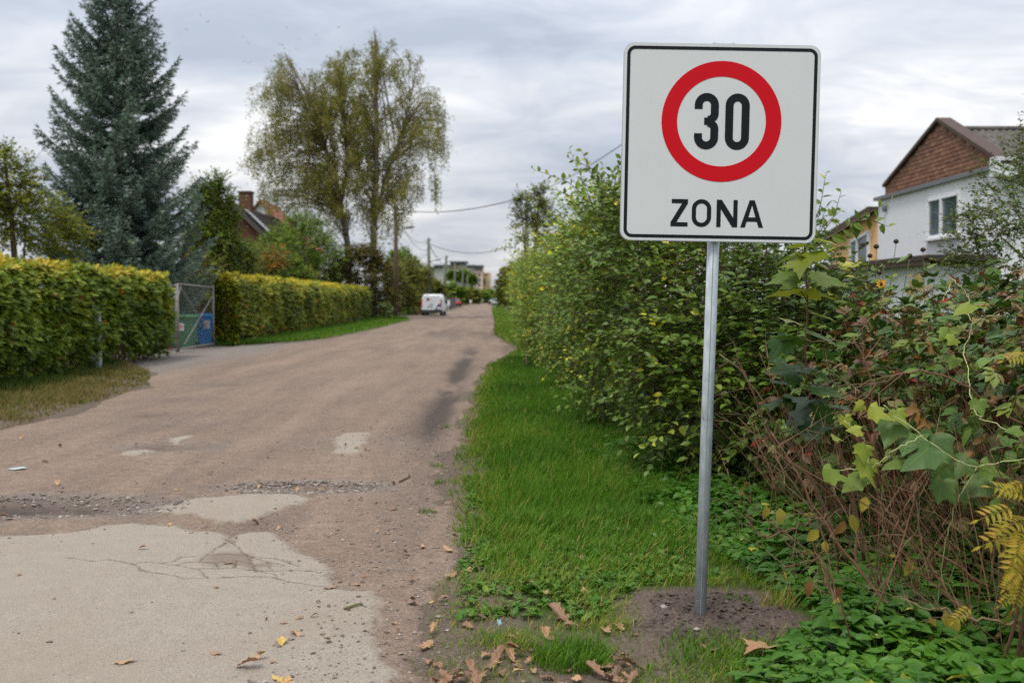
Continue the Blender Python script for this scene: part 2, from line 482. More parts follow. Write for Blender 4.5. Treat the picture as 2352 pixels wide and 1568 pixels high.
# ground material: brown soil, greener and greener away from the wheel tracks
m_ground, nt, bs, out = material('soil_and_turf')
g = nd(nt, 'ShaderNodeNewGeometry').outputs['Position']
n1 = noise(nt, 2.2, 6, .6, 0, g); n2 = noise(nt, 60, 5, .65, 0, g); n3 = noise(nt, .6, 3, .5, 0, g)
soil = ramp(nt, n2, [(.3, (.085, .063, .047)), (.55, (.155, .118, .090)), (.75, (.23, .182, .142))])
turf = ramp(nt, n1, [(.3, (.03, .055, .012)), (.6, (.06, .10, .02)), (.8, (.11, .115, .04))])
gm = nd(nt, 'ShaderNodeMapRange', {'Value': mth(nt, 'ADD', attr(nt, 'turf'), mth(nt, 'MULTIPLY', mth(nt, 'SUBTRACT', n1, .5), .9)), 'From Min': .35, 'From Max': .7}).outputs[0]
nt.links.new(mixc(nt, gm, soil, turf), bs.inputs['Base Color'])
bs.inputs['Roughness'].default_value = .95; bs.inputs['Specular IOR Level'].default_value = .15
bump(nt, bs, mth(nt, 'ADD', n2, noise(nt, 180, 3, .6, 0, g)), .8, .012)

xs = np.r_[-np.geomspace(1800, 14, 26)[:-1], np.linspace(-14, -5.5, 45), np.linspace(-5.3, -1, 12), np.linspace(-.9, 3, 80), np.linspace(3.1, 7, 16), np.geomspace(7.6, 1800, 26)]
ys = np.r_[np.linspace(-40, 1.5, 16), np.geomspace(1.7, 12, 140), np.geomspace(12.2, 60, 70), np.geomspace(62, 2600, 60)]
GX, GY = np.meshgrid(xs, ys)
GZ = gz(GX, GY)
turf_a = np.where(GX > eR(GY), smooth(.0, .6, GX - eR(GY)), smooth(.3, 1.4, eL(GY) - GX))
turf_a = turf_a * (1 - .9 * np.exp(-(((GX - BASE[0] - .08) / .42) ** 4 + ((GY - BASE[1] - .05) / .50) ** 4)))
turf_a = turf_a * np.where((GX > eR(GY)) & (GX < 1.3), smooth(3.7, 5.3, GY + .6 * (fbm(GX * 2, GY * 2, 4) - .5)) * .8 + .2, 1)
structure('ground', sheet('ground', GX, GY, GZ, m_ground, {'turf': turf_a}))

# --- road sheet with worn patches of old asphalt
CR = lambda p: gr(p[0] * .4492, 872.8 + p[1] * .4492)[:2]
asph = [
 [(-1500,840),(-600,815),(0,800),(200,787),(400,775),(450,765),(500,745),(600,736),(700,730),(780,738),(870,745),(960,762),(1060,772),(1150,785),(1170,812),(1184,835),(1196,828),(1204,790),(1290,780),(1380,775),(1420,790),(1480,850),(1560,890),(1640,930),(1700,960),(1690,1000),(1700,1040),(1780,1075),(1890,1085),(1940,1110),(1955,1170),(1935,1250),(1925,1350),(1960,1420),(2030,1480),(2045,1548),(2100,1750),(-1500,1750)],
 [(645,655),(800,630),(1000,597),(1300,577),(1450,578),(1620,606),(1500,640),(1350,690),(1250,722),(1130,728),(1000,690),(900,680),(780,662)],
 [(605,380),(650,358),(760,345),(815,350),(780,370),(690,390)],
 [(860,300),(980,280),(1005,285),(940,310),(900,326)],
 [(1700,375),(1722,330),(1708,290),(1780,268),(1900,268),(1880,300),(1850,330),(1862,360),(1800,382)]]
dirty = [[(1060,893),(1150,880),(1250,892),(1300,935),(1420,955),(1250,968),(1050,950),(1020,935)]]
cracks = [[(340,915),(420,921),(500,925),(560,920),(620,925),(690,940),(760,936),(820,940),(900,952),(1000,962),(1100,965),(1250,972),(1400,978),(1560,980),(1680,970)],
 [(690,945),(720,975),(800,990),(870,1000),(930,1021),(1080,1018),(1250,1014),(1400,1020),(1470,1038),(1560,1045),(1680,1055)],
 [(1166,800),(1190,840),(1220,870),(1250,900),(1350,935),(1450,950)], [(1170,800),(1130,850),(1060,890),(1010,930),(940,935),(900,950)],
 [(1010,930),(1100,935),(1200,925),(1300,950)], [(1060,895),(1150,890),(1250,900)], [(1020,965),(1045,1000),(1080,1018)],
 [(1140,850),(1200,850)], [(820,940),(880,930),(930,905),(1000,905)], [(1100,935),(1120,965)], [(1200,925),(1190,968)], [(1290,955),(1330,985),(1400,1000),(1420,1020)],
 [(1250,900),(1290,950),(1300,985)], [(1350,935),(1400,978)], [(1250,905),(1400,920),(1520,955)]]
def seg_dist(X, Y, pts, closed):
    P = np.array(pts); d = np.full(X.shape, 1e9); n = len(P)
    ins = np.zeros(X.shape, bool)
    for i in range(n if closed else n - 1):
        a, b = P[i], P[(i + 1) % n]; e = b - a; L2 = max(e @ e, 1e-9)
        t = np.clip(((X - a[0]) * e[0] + (Y - a[1]) * e[1]) / L2, 0, 1)
        d = np.minimum(d, np.hypot(X - a[0] - t * e[0], Y - a[1] - t * e[1]))
        if closed:
            c = ((a[1] > Y) != (b[1] > Y)) & (X < (b[0] - a[0]) * (Y - a[1]) / (b[1] - a[1] + 1e-12) + a[0])
            ins ^= c
    return np.where(ins, d, -d) if closed else d
RXC = np.r_[np.linspace(-10.6, -4.65, 90), np.linspace(-4.6, -.3, 340), np.linspace(-.28, .95, 40)]
RX, RY = np.meshgrid(RXC, np.r_[np.linspace(-25, 2.2, 20), np.geomspace(2.3, 4.9, 60), np.arange(4.92, 6.4, .010), np.geomspace(6.42, 11, 90), np.geomspace(11.1, 420, 120)])
RX = RX - .022 * np.maximum(RY - 12, 0)
ins_r = inside(RX, RY)
near = RY < 14
asp = np.full(RX.shape, -1.0); crk = np.full(RX.shape, 1.0); drt = np.full(RX.shape, -1.0)
nx, ny = RX[near], RY[near]
wx = nx + .05 * (fbm(nx * 6, ny * 6, 21) - .5); wy = ny + .10 * (fbm(nx * 6, ny * 6, 31) - .5)
sd = np.full(nx.shape, -1.0)
for p in asph: sd = np.maximum(sd, seg_dist(wx, wy, [CR(q) for q in p], True))
# the grey apron goes on behind the camera
asp[near] = np.clip(sd, -1, 1); asp[RY < 3.3] = np.where(RX[RY < 3.3] < -.55, .6, -.4)
cd = np.full(nx.shape, 1.0)
for p in cracks: cd = np.minimum(cd, seg_dist(wx, wy, [CR(q) for q in p], False))
crk[near] = cd
dd = np.full(nx.shape, -1.0)
for p in dirty: dd = np.maximum(dd, seg_dist(wx, wy, [CR(q) for q in p], True))
drt[near] = dd
# potholes, ruts and loose gravel
Z = .016 * (fbm(RX * .5, RY * .35, 41, 3) - .5) + .012 * (fbm(RX * 3, RY * 2.2, 43, 3) - .5) * (asp < .02)
Z -= .008 * (asp < 0.0) * smooth(.1, -.05, asp) * 0
Z += .010 * smooth(-.03, .05, asp) - .005 * np.exp(-(crk / .012) ** 2) * (asp > 0)
mud = np.zeros(RX.shape); grv = np.zeros(RX.shape)
def hole(cx, cy, rx, ry, depth, m, gvl, rot=0.0):
    global Z, mud, grv
    c = CR((cx, cy)); dx, dy = RX - c[0], RY - c[1]
    u = (dx * math.cos(rot) + dy * math.sin(rot)) / rx; v = (-dx * math.sin(rot) + dy * math.cos(rot)) / ry
    q = u * u + v * v + .8 * (fbm(RX * 3, RY * 3, 51) - .5)
    Z = Z - depth * np.exp(-q * 1.2); mud = np.maximum(mud, m * np.exp(-q * 2.0)); grv = np.maximum(grv, gvl * np.exp(-((q - 1.0) / .7) ** 2))
hole(20, 635, 1.15, .36, .075, 1.2, .8)
hole(1560, 540, .55, .22, .045, .25, 1.0)
hole(870, 340, .5, .30, .03, .6, .5)
hole(1820, 320, .55, .35, .02, .1, .3)
hole(980, 225, .35, .25, .02, .45, .1); hole(760, 180, .6, .3, .02, .4, .1); hole(950, 95, .6, .5, .025, .4, .1); hole(1150, 18, .7, .6, .03, .4, .1)
hole(680, 240, .7, .25, .015, .3, 0)
rut = interp([(6, -.75), (9, -.85), (12, -.92), (15, -.95), (20, -1.08), (25, -1.1), (30, -1.2), (40, -1.4)])
rd = np.abs(RX - rut(RY)) + .25 * (fbm(RX * 1.5, RY * .8, 61) - .5)
w_r = smooth(8.5, 12, RY) * smooth(36, 22, RY)
mud = np.maximum(mud, 1.15 * np.exp(-(rd / .20) ** 2) * w_r * smooth(.22, .45, fbm(RX * 2, RY * .7, 63)))
Z -= .05 * np.exp(-(rd / .16) ** 2) * w_r
mud = np.maximum(mud, .5 * smooth(.55, .75, fbm(RX * .7, RY * .12, 71)) * smooth(25, 45, RY))
Z = Z - .16 * smooth(.12, -.25, ins_r)
m_road, nt, bs, out = material('packed_dirt_and_old_asphalt')
g = nd(nt, 'ShaderNodeNewGeometry').outputs['Position']
n1 = noise(nt, 1.3, 5, .6, .3, g); n2 = noise(nt, 38, 6, .7, 0, g); n3 = noise(nt, 150, 4, .7, 0, g); n4 = noise(nt, 9, 5, .6, 0, g)
vor = nd(nt, 'ShaderNodeTexVoronoi', {'Vector': g, 'Scale': 95.0}, feature='F1')
dirt = mixc(nt, n1, (.172, .121, .088), (.25, .186, .140))
dirt = mixc(nt, 1.0, dirt, ramp(nt, n4, [(.25, (.74, .74, .77)), (.75, (1.2, 1.18, 1.15))]), 'MULTIPLY')
trk = noise(nt, 1.6, 4, .6, .3, nd(nt, 'ShaderNodeMapping', {'Vector': g, 'Scale': (1.0, .12, 1.0)}).outputs[0])
dirt = mixc(nt, 1.0, dirt, ramp(nt, trk, [(.32, (.80, .80, .83)), (.5, (1, 1, 1)), (.68, (1.20, 1.19, 1.17))]), 'MULTIPLY')
dirt = mixc(nt, 1.0, dirt, ramp(nt, n2, [(.25, (.52, .52, .54)), (.5, (1, 1, 1)), (.78, (1.46, 1.48, 1.5))]), 'MULTIPLY')
peb = ramp(nt, nd(nt, 'ShaderNodeSeparateColor', {0: vor.outputs['Color']}).outputs[0], [(.80, (0, 0, 0)), (.84, (1, 1, 1))])
dirt = mixc(nt, mth(nt, 'MULTIPLY', peb, mth(nt, 'LESS_THAN', vor.outputs['Distance'], .38)), dirt, mixc(nt, nd(nt, 'ShaderNodeSeparateColor', {0: vor.outputs['Color']}).outputs[1], (.20, .16, .14), (.46, .40, .35)))
dirt = mixc(nt, mth(nt, 'MULTIPLY', attr(nt, 'gry'), mth(nt, 'ADD', .35, n2)), dirt, (.20, .175, .155))
dirt = mixc(nt, mth(nt, 'MULTIPLY', attr(nt, 'mud'), mth(nt, 'ADD', .45, n2)), dirt, (.075, .058, .048))
aspc = mixc(nt, n4, (.27, .228, .183), (.35, .302, .246))
aspc = mixc(nt, 1.0, aspc, ramp(nt, n3, [(.28, (.48, .48, .48)), (.48, (1, 1, 1)), (.72, (1.42, 1.42, 1.44))]), 'MULTIPLY')
vo2 = nd(nt, 'ShaderNodeTexVoronoi', {'Vector': g, 'Scale': 60.0}, feature='F1')
spk = mth(nt, 'MULTIPLY', mth(nt, 'LESS_THAN', vo2.outputs['Distance'], .22), mth(nt, 'GREATER_THAN', nd(nt, 'ShaderNodeSeparateColor', {0: vo2.outputs['Color']}).outputs[0], .82))
aspc = mixc(nt, mth(nt, 'MULTIPLY', spk, .8), aspc, (.12, .105, .095))
sand = mth(nt, 'MULTIPLY', ramp(nt, noise(nt, .9, 4, .6, .5, g), [(.45, (0, 0, 0)), (.8, (1, 1, 1))]), .5)
aspc = mixc(nt, sand, aspc, (.27, .208, .158))
edge = mth(nt, 'ADD', attr(nt, 'asp'), mth(nt, 'MULTIPLY', mth(nt, 'ADD', mth(nt, 'MULTIPLY', mth(nt, 'SUBTRACT', n2, .52), .9), mth(nt, 'SUBTRACT', n4, .5)), .13))
fa = nd(nt, 'ShaderNodeMapRange', {'Value': edge, 'From Min': -.02, 'From Max': .04}).outputs[0]
fd = nd(nt, 'ShaderNodeMapRange', {'Value': mth(nt, 'ADD', attr(nt, 'drt'), mth(nt, 'MULTIPLY', mth(nt, 'SUBTRACT', n4, .5), .22)), 'From Min': -.03, 'From Max': .05}).outputs[0]
fc = nd(nt, 'ShaderNodeMapRange', {'Value': mth(nt, 'ADD', attr(nt, 'crk'), mth(nt, 'MULTIPLY', mth(nt, 'SUBTRACT', n2, .5), .034)), 'From Min': .0, 'From Max': .011, 'To Min': 1.0, 'To Max': 0.0}).outputs[0]
col = mixc(nt, fa, dirt, aspc)
col = mixc(nt, mth(nt, 'MULTIPLY', fd, .75), col, mixc(nt, n2, (.15, .108, .08), (.22, .165, .13)))
col = mixc(nt, mth(nt, 'MULTIPLY', fc, fa), col, (.12, .088, .066))
nt.links.new(col, bs.inputs['Base Color'])
bs.inputs['Roughness'].default_value = .93; bs.inputs['Specular IOR Level'].default_value = .2
bump(nt, bs, mth(nt, 'ADD', mth(nt, 'MULTIPLY', n2, 1.0), mth(nt, 'MULTIPLY', n3, .7)), .75, .010)
structure('road', sheet('road', RX, RY, Z, m_road, {'asp': asp, 'crk': crk, 'mud': mud, 'drt': drt, 'gry': np.maximum(smooth(-6.2, -7.6, RX + .5 * (fbm(RX, RY, 77) - .5)) * smooth(36, 31, RY), .8 * grv)}, keep=ins_r > -.35))
def rz(x, y):
    """height of the road near (x, y)"""
    k = np.argmin(np.abs(RY[:, 0] - y)); j = np.argmin(np.abs(RX[k] - x)); return Z[k, j]

# --- pebbles on the road and its edge
def rocks(rng, X, Y, Zz, S, flat=.6):
    n = len(X)
    v0 = np.array([[1,0,0],[-1,0,0],[0,1,0],[0,-1,0],[0,0,1],[.7,.7,.5],[-.7,.7,.45],[-.7,-.7,.5],[.7,-.7,.45],[0,0,-.4]], float)
    t0 = np.array([[4,5,6],[4,6,7],[4,7,8],[4,8,5],[5,0,2],[5,2,6],[6,2,1],[6,1,7],[7,1,3],[7,3,8],[8,3,0],[8,0,5],[0,9,2],[2,9,1],[1,9,3],[3,9,0]])
    t0 = t0[:, [0, 1, 2]]
    jit = rng.uniform(.7, 1.25, (n, 10, 1)); V = v0[None] * jit
    a = rng.uniform(0, 6.28, n); c, s = np.cos(a)[:, None], np.sin(a)[:, None]
    el = rng.uniform(.6, 1.0, (n, 1))
    x = V[..., 0] * el; y = V[..., 1]; z = V[..., 2] * flat
    V = np.stack([x * c - y * s, x * s + y * c, z], -1) * S[:, None, None] + np.stack([X, Y, Zz], -1)[:, None]
    mb = MB(); mb.add(V.reshape(-1, 3), (np.arange(n)[:, None, None] * 10 + t0).reshape(-1, 3), np.repeat(rng.random(n), 10)); return mb
m_peb, nt, bs, out = material('pebble_stone')
nt.links.new(ramp(nt, attr(nt, 'rnd'), [(0, (.08, .066, .056)), (.4, (.165, .132, .108)), (.8, (.25, .205, .17)), (1, (.38, .335, .29))]), bs.inputs['Base Color'])
bs.inputs['Roughness'].default_value = .85
rng = np.random.default_rng(3)
def scatter_rocks(n, fx, s0, s1):
    X, Y = fx(n)
    k = np.array([0]*0)
    rows = np.clip(np.searchsorted(RY[:, 0], Y), 0, len(RY) - 1)
    sh = -.022 * np.maximum(Y - 12, 0)
    cols = np.clip(np.searchsorted(RXC, X - sh), 0, len(RXC) - 1)
    Zr = np.maximum(Z[rows, cols], gz(X, Y)); g_ = grv[rows, cols]; a_ = asp[rows, cols]
    S = s0 * (s1 / s0) ** (rng.random(n) ** 2.6)
    return X, Y, Zr, S, g_, a_
def f1(n):
    Y = 3.5 * (13 / 3.5) ** rng.random(n); return rng.uniform(-5.6, -.15, n), Y
X, Y, Zr, S, g_, a_ = scatter_rocks(26000, f1, .003, .014)
gnear = np.exp(-((eR(Y) - .25 - X) / .45) ** 2)
keep = rng.random(len(X)) < np.clip(.12 + .85 * g_ + .75 * gnear - .10 * (a_ > .05) + .3 * np.exp(-((a_) / .12) ** 2), .03, 1)
mbr = rocks(rng, X[keep], Y[keep], Zr[keep] + S[keep] * .12, S[keep] * (1 + .5 * g_[keep]))
def f2(n):
    c = CR((0, 640)); c2 = CR((1560, 545)); k = rng.random(n) < .6
    return np.where(k, c[0] + rng.normal(0, .75, n), c2[0] + rng.normal(0, .35, n)), np.where(k, c[1] + rng.normal(0, .42, n), c2[1] + rng.normal(0, .2, n))
X, Y, Zr, S, g_, a_ = scatter_rocks(12000, f2, .006, .020)
keep = rng.random(len(X)) < .75 * g_ ** 1.8
mbr2 = rocks(rng, X[keep], Y[keep], Zr[keep] + S[keep] * .15, S[keep])
mbr.add(np.vstack(mbr2.V), np.vstack(mbr2.T), np.concatenate(mbr2.R))
o = single('gravel', mbr, m_peb, 'loose grey and brown gravel scattered over the worn road', 'gravel', kind='stuff', loc=(0, 0, 0))

# ------------------------------------------------------------------ grass
m_grass = leafy('grass_blade', [(0, (.034, .095, .008)), (.4, (.064, .165, .012)), (.72, (.108, .212, .022)), (.88, (.21, .22, .05)), (1, (.33, .26, .12))], .32, .5, .3, gain=1.24)
m_dry = leafy('dry_grass_blade', [(0, (.045, .085, .012)), (.35, (.10, .12, .03)), (.7, (.19, .145, .07)), (1, (.27, .205, .11))], .25, .6, .2, gain=1.1)
def blades(rng, X, Y, Zg, Ls, W, r, lean=.5, tpl=BLADE):
    n = len(X); a = rng.uniform(0, 6.283, n)
    D = np.stack([np.cos(a) * lean * rng.random(n), np.sin(a) * lean * rng.random(n), np.ones(n)], -1)
    Nn = np.stack([np.cos(a + 1.0), np.sin(a + 1.0), np.zeros(n)], -1)
    D = unit(D); Xv = unit(np.cross(D, Nn)); Nn = np.cross(Xv, D)
    tv, tt = tpl
    V = np.stack([X, Y, Zg], -1)[:, None] + tv[None, :, :1] * (W[:, None, None] * Xv[:, None]) + Ls[:, None, None] * (tv[None, :, 1:2] * D[:, None] + tv[None, :, 2:] * Nn[:, None])
    T = (np.arange(n)[:, None, None] * len(tv) + tt[None]).reshape(-1, 3)
    return V.reshape(-1, 3), T, np.repeat(r, len(tv))
xb = interp([(3.2, 1.3), (5, 1.6), (6.2, 1.35), (7.5, 1.25), (9.4, 1.3), (15, 1.1), (22, .9), (30, .75), (45, .6)])
rng = np.random.default_rng(12)
mbg = MB()
n = 190000
Y = 3.4 * (30 / 3.4) ** (rng.random(n) ** 1.0)
X = eR(Y) - .12 + (xb(Y) - eR(Y) + .25) * rng.random(n)
clump = fbm(X * 3.2, Y * 3.2, 81, 3); big = fbm(X * .9, Y * .9, 83, 2)
lush = smooth(4.7, 6.6, Y + .7 * (big - .5)) * smooth(.0, .5, X - eR(Y))
dist_post = np.hypot((X - BASE[0] - .10) / .42, (Y - BASE[1] - .08) / .52) + .55 * (clump - .5)
pr = np.clip(.52 + 1.7 * (clump - .42) + .8 * lush, .06, 1) * smooth(-.1, .25, X - eR(Y)) * smooth(.75, 1.25, dist_post)
pr *= np.where(Y < 4.25, smooth(.36, .56, fbm(X * 2.3 + 5, Y * 2.3, 85, 2)) * .8 + .20, 1)
keep = rng.random(n) < pr
X, Y, lush, clump, big = X[keep], Y[keep], lush[keep], clump[keep], big[keep]; n = len(X)
Ls = (.018 + .07 * clump + .055 * lush * (.4 + 1.2 * big)) * rng.uniform(.5, 1.4, n)
W = np.maximum(.0038, .00085 * Y) * rng.uniform(.7, 1.3, n)
r = np.clip(.30 + .42 * (rng.random(n) - .5) + .28 * (1 - lush) + .7 * (big - .5) + .35 * (fbm(X * 6, Y * 6, 87, 2) - .5), 0, .9)
r = np.where(rng.random(n) < .10 * (1.3 - lush), .97, r)
clr = smooth(.22, .40, fbm(X * 4.5, Y * 4.5, 89, 2)); kp = rng.random(n) < .35 + .65 * clr
X, Y, Ls, W, r = X[kp], Y[kp], Ls[kp], W[kp], r[kp]; nr = Y < 6.5
mbg.add(*blades(rng, X[nr], Y[nr], gz(X[nr], Y[nr]) - .004, Ls[nr], W[nr], r[nr], 1.0))
mbg.add(*blades(rng, X[~nr], Y[~nr], gz(X[~nr], Y[~nr]) - .004, Ls[~nr], W[~nr] * 1.15, r[~nr], .9, BLADE2))
print('right grass', n)
single('grass', mbg, m_grass, 'bright green grass of the verge beside the dirt road', 'grass', kind='stuff', loc=(0, 0, 0))
# small tufts that stand apart: one in front of the soil patch, a few on the road edge
def tuft(px, py, rad, n, L, label, dry=0.0):
    p = gr(px, py, .02); a = rng.uniform(0, 6.283, n); q = rad * np.sqrt(rng.random(n))
    x = p[0] + np.cos(a) * q; y = p[1] + np.sin(a) * q
    mb = MB(); mb.add(*blades(rng, x, y, np.maximum(gz(x, y), [rz(i, j) for i, j in zip(x, y)]) - .004, L * rng.uniform(.5, 1.2, n), np.full(n, .0042), np.clip(.35 + dry + .3 * rng.normal(size=n) * .6, 0, 1), .8))
    single('grass_tuft', mb, m_grass, label, 'grass tuft', 'grass tufts')
tuft(1315, 1510, .16, 900, .10, 'thick fine grass tuft below the bare soil, at the bottom edge')
tuft(1640, 1500, .22, 500, .08, 'low grass tuft just in front of the bare soil round the post')
tuft(1690, 1380, .07, 60, .05, 'tiny grass tuft growing in the bare soil right of the post', .15)
tuft(1790, 1385, .09, 130, .10, 'pale straw-coloured tuft at the right rim of the bare soil', .5)
for i, (a, b) in enumerate([(1025, 975), (1015, 1105), (980, 1170), (1003, 1065)]):
    tuft(a, b, .06, 60, .05, ['small green tuft on the gravel edge, farthest of the road-edge tufts', 'small tuft on the road edge close to the verge grass', 'small tuft on the bare dirt, nearest of the road-edge tufts', 'small tuft between two others along the gravel edge'][i])

# left verge: straw-coloured strip, then grass under the hedges
mbl = MB(); rng = np.random.default_rng(13)
n = 60000; Y = 8 * (26 / 8) ** rng.random(n); X = eL(Y) + .05 - (eL(Y) + 9.0) * rng.random(n)
c = fbm(X * 2, Y * 2, 91); t = (eL(Y) - X) / np.maximum(eL(Y) + 8.6, .3)
ok = (rng.random(n) < np.clip(.15 + 1.6 * (c - .35) + .5 * t, .03, 1)) & (X < eL(Y)); X, Y, c, t = X[ok], Y[ok], c[ok], t[ok]; n = len(X)
r = np.clip(.54 - .75 * smooth(.45, 1.0, t + .5 * (c - .5)) - .25 * (fbm(X * .8, Y * .8, 95) - .5) + .2 * rng.normal(size=n), 0, 1)
mbl.add(*blades(rng, X, Y, gz(X, Y) - .004, (.05 + .12 * c * (.4 + t)) * rng.uniform(.6, 1.4, n), .0011 * Y * rng.uniform(.7, 1.3, n), r, 1.0, BLADE2))
single('dry_grass', mbl, m_dry, 'straw-coloured dry grass strip below the near left hedge', 'grass', kind='stuff', loc=(0, 0, 0))
mbl = MB(); n = 90000; Y = 31 * (140 / 31) ** rng.random(n)
hl = lambda d: -8.4 - .022 * (d - 20)
X = eL(Y) - .05 - rng.random(n) * np.where(Y < 72, np.maximum(eL(Y) - hl(Y) + .6, .2), 4)
ok = (Y < 76) | (Y > 96); X, Y = X[ok], Y[ok]; n = len(X)
mbl.add(*blades(rng, X, Y, gz(X, Y) - .004, rng.uniform(.08, .2, n), .0011 * Y * rng.uniform(.7, 1.3, n), np.clip(.45 + .2 * rng.normal(size=n), 0, .85), .8, BLADE2))
n = 14000; Y = 30 * (150 / 30) ** rng.random(n); X = eR(Y) + .05 + rng.random(n) * 1.6
mbl.add(*blades(rng, X, Y, gz(X, Y) - .004, rng.uniform(.06, .18, n), .0011 * Y * rng.uniform(.7, 1.3, n), np.clip(.55 + .25 * rng.normal(size=n), 0, .95), .8, BLADE2))
single('verge_grass', mbl, m_grass, 'grass strips along both sides of the far road', 'grass', kind='stuff', loc=(0, 0, 0))
# ------------------------------------------------------------------ the road sign
m_galv, nt, bs, out = material('galvanised_steel')
tcn = nd(nt, 'ShaderNodeTexCoord').outputs['Object']
mpn = nd(nt, 'ShaderNodeMapping', {'Vector': tcn, 'Scale': (1, 1, .25)}).outputs[0]
f = noise(nt, 55, 6, .65, .4, mpn); f2 = noise(nt, 7, 4, .6, 0, tcn)
c = ramp(nt, f, [(.3, (.36, .405, .43)), (.55, (.49, .535, .555)), (.75, (.62, .655, .67))])
c = mixc(nt, 1.0, c, ramp(nt, f2, [(.3, (.72, .77, .79)), (.7, (1.12, 1.12, 1.12))]), 'MULTIPLY')
sepn = nd(nt, 'ShaderNodeSeparateXYZ', {0: tcn})
dirtf = nd(nt, 'ShaderNodeMapRange', {'Value': mth(nt, 'SUBTRACT', mth(nt, 'MULTIPLY', f2, .5), sepn.outputs[2]), 'From Min': .0, 'From Max': .3}).outputs[0]
c = mixc(nt, mth(nt, 'MULTIPLY', dirtf, .3), c, (.26, .27, .23))
nt.links.new(c, bs.inputs['Base Color']); bs.inputs['Metallic'].default_value = .0
nt.links.new(ramp(nt, f, [(.3, (.5, .5, .5)), (.8, (.38, .38, .38))]), bs.inputs['Roughness'])
bump(nt, bs, f, .25, .002)
m_alu = plain('aluminium_edge', (.55, .56, .57), .4, .6, .06)
m_white, nt, bs, out = material('retroreflective_white')
tcn = nd(nt, 'ShaderNodeTexCoord').outputs['Object']
c = mixc(nt, noise(nt, 5, 4, .5, 0, tcn), (.585, .61, .61), (.63, .65, .645))
mpn = nd(nt, 'ShaderNodeMapping', {'Vector': tcn, 'Scale': (40, 1, 1.5)}).outputs[0]
streak = ramp(nt, noise(nt, 3, 3, .6, 0, mpn), [(.6, (1, 1, 1)), (.85, (.93, .93, .92))])
c = mixc(nt, 1.0, c, streak, 'MULTIPLY')
nt.links.new(c, bs.inputs['Base Color']); bs.inputs['Roughness'].default_value = .42; bs.inputs['Specular IOR Level'].default_value = .45
m_red = plain('sign_red_film', (.56, .004, .012), .5, 0, .05, 30, .15)
m_black = plain('sign_black_film', (.010, .012, .014), .5, 0, .1, 20, .15)

m_trimz = plain('dull_zinc_seam', (.24, .27, .29), .6, .1, .2, 30)
d0 = BASE[1]
LEAN = math.radians(1.55)
sg = thing('road_sign', 'square white 30 zone speed-limit sign with red ring on a galvanised post', 'road sign', BASE, rot=(0, LEAN, 0))
PX = d0 / F                       # metres per photo pixel at the post
zb = (1413 - 550.8) * PX * 1.003; zt = (1413 - 109.8) * PX * 1.003
W_S = zt - zb; PR = .0265
p = MB(); p.tube([(0, 0, -.25), (0, 0, zt - .02)], PR, 28)
post = part('post', p, m_galv, sg, True)
p = MB(); p.box((-.004, -PR - .0004, zt / 2 - .1), (.003, .0016, zt - .1)); part('weld_seam', p, m_trimz, post)
p = MB(); p.tube([(0, 0, zt - .021), (0, 0, zt - .008)], PR + .002, 24); part('post_cap', p, m_black, sg, True)
# sign frame of axes: U right, V up, W towards the camera; turned a touch back against the lean
fr_y = -PR - .022
ro = math.radians(-.55)
U = A(math.cos(ro), 0, -math.sin(ro)); Vv = A(math.sin(ro), 0, math.cos(ro)); Wn = A(0, -1, 0)
xc = (1654.5 - 1634.5) * PX - .034
org = A(xc, fr_y, (zb + zt) / 2) - U * W_S / 2 - Vv * W_S / 2
FR = (org, U * W_S, Vv * W_S, Wn)
def rrect(x0, y0, x1, y1, r, n=10):
    o = []
    for cx, cy, a0 in ((x1-r, y1-r, 0), (x0+r, y1-r, 90), (x0+r, y0+r, 180), (x1-r, y0+r, 270)):
        for k in range(n + 1):
            a = math.radians(a0 + 90 * k / n); o.append((cx + r * math.cos(a), cy + r * math.sin(a)))
    return o
p = MB(); p.prism(rrect(0, 0, 1, 1, .052), -.022, 0, FR); part('panel', p, m_alu, sg)
p = MB(); p.prism(rrect(.0035, .0035, .9965, .9965, .049), .0, .0015, FR); face = part('face', p, m_white, sg)
FR2 = (org + Wn * .0015, U * W_S, Vv * W_S, Wn)
p = MB(); p.ribbon(rrect(.0245, .0245, .9755, .9755, .034), .0165, 0, .0012, FR2, True); part('border', p, m_black, sg, label='thin black border line')
cx, cy = .503, 1 - .391
p = MB(); p.ribbon([(cx + .2655 * math.cos(a), cy + .2655 * math.sin(a)) for a in np.linspace(0, 2*math.pi, 129)[:-1]], .079, 0, .0012, FR2, True); part('ring', p, m_red, sg, label='red ring')
def arc(cx, cy, r, a0, a1, n=14, ry=None):
    ry = ry or r
    return [(cx + r * math.cos(math.radians(a0 + (a1 - a0) * k / n)), cy + ry * math.sin(math.radians(a0 + (a1 - a0) * k / n))) for k in range(n + 1)]
# 3 and 0, each .123 wide and .285 high
sw = .0405; w_, h_ = .123, .285; xl, xr_ = sw / 2, w_ - sw / 2; rr = (xr_ - xl) / 2; ym = h_ / 2
y30 = 1 - .533
up3 = [(xl, .2035)] + arc(xl + rr, h_ - sw/2 - rr, rr, 180, 0) + [(xr_, .195)] + arc(xr_ - .030, .181, .030, 0, -90, 7, ry=.0385) [1:] + [(.052, ym)]
path3 = up3 + [(.0515, ym - 1e-4)]
p = MB()
o3 = (.365, y30)
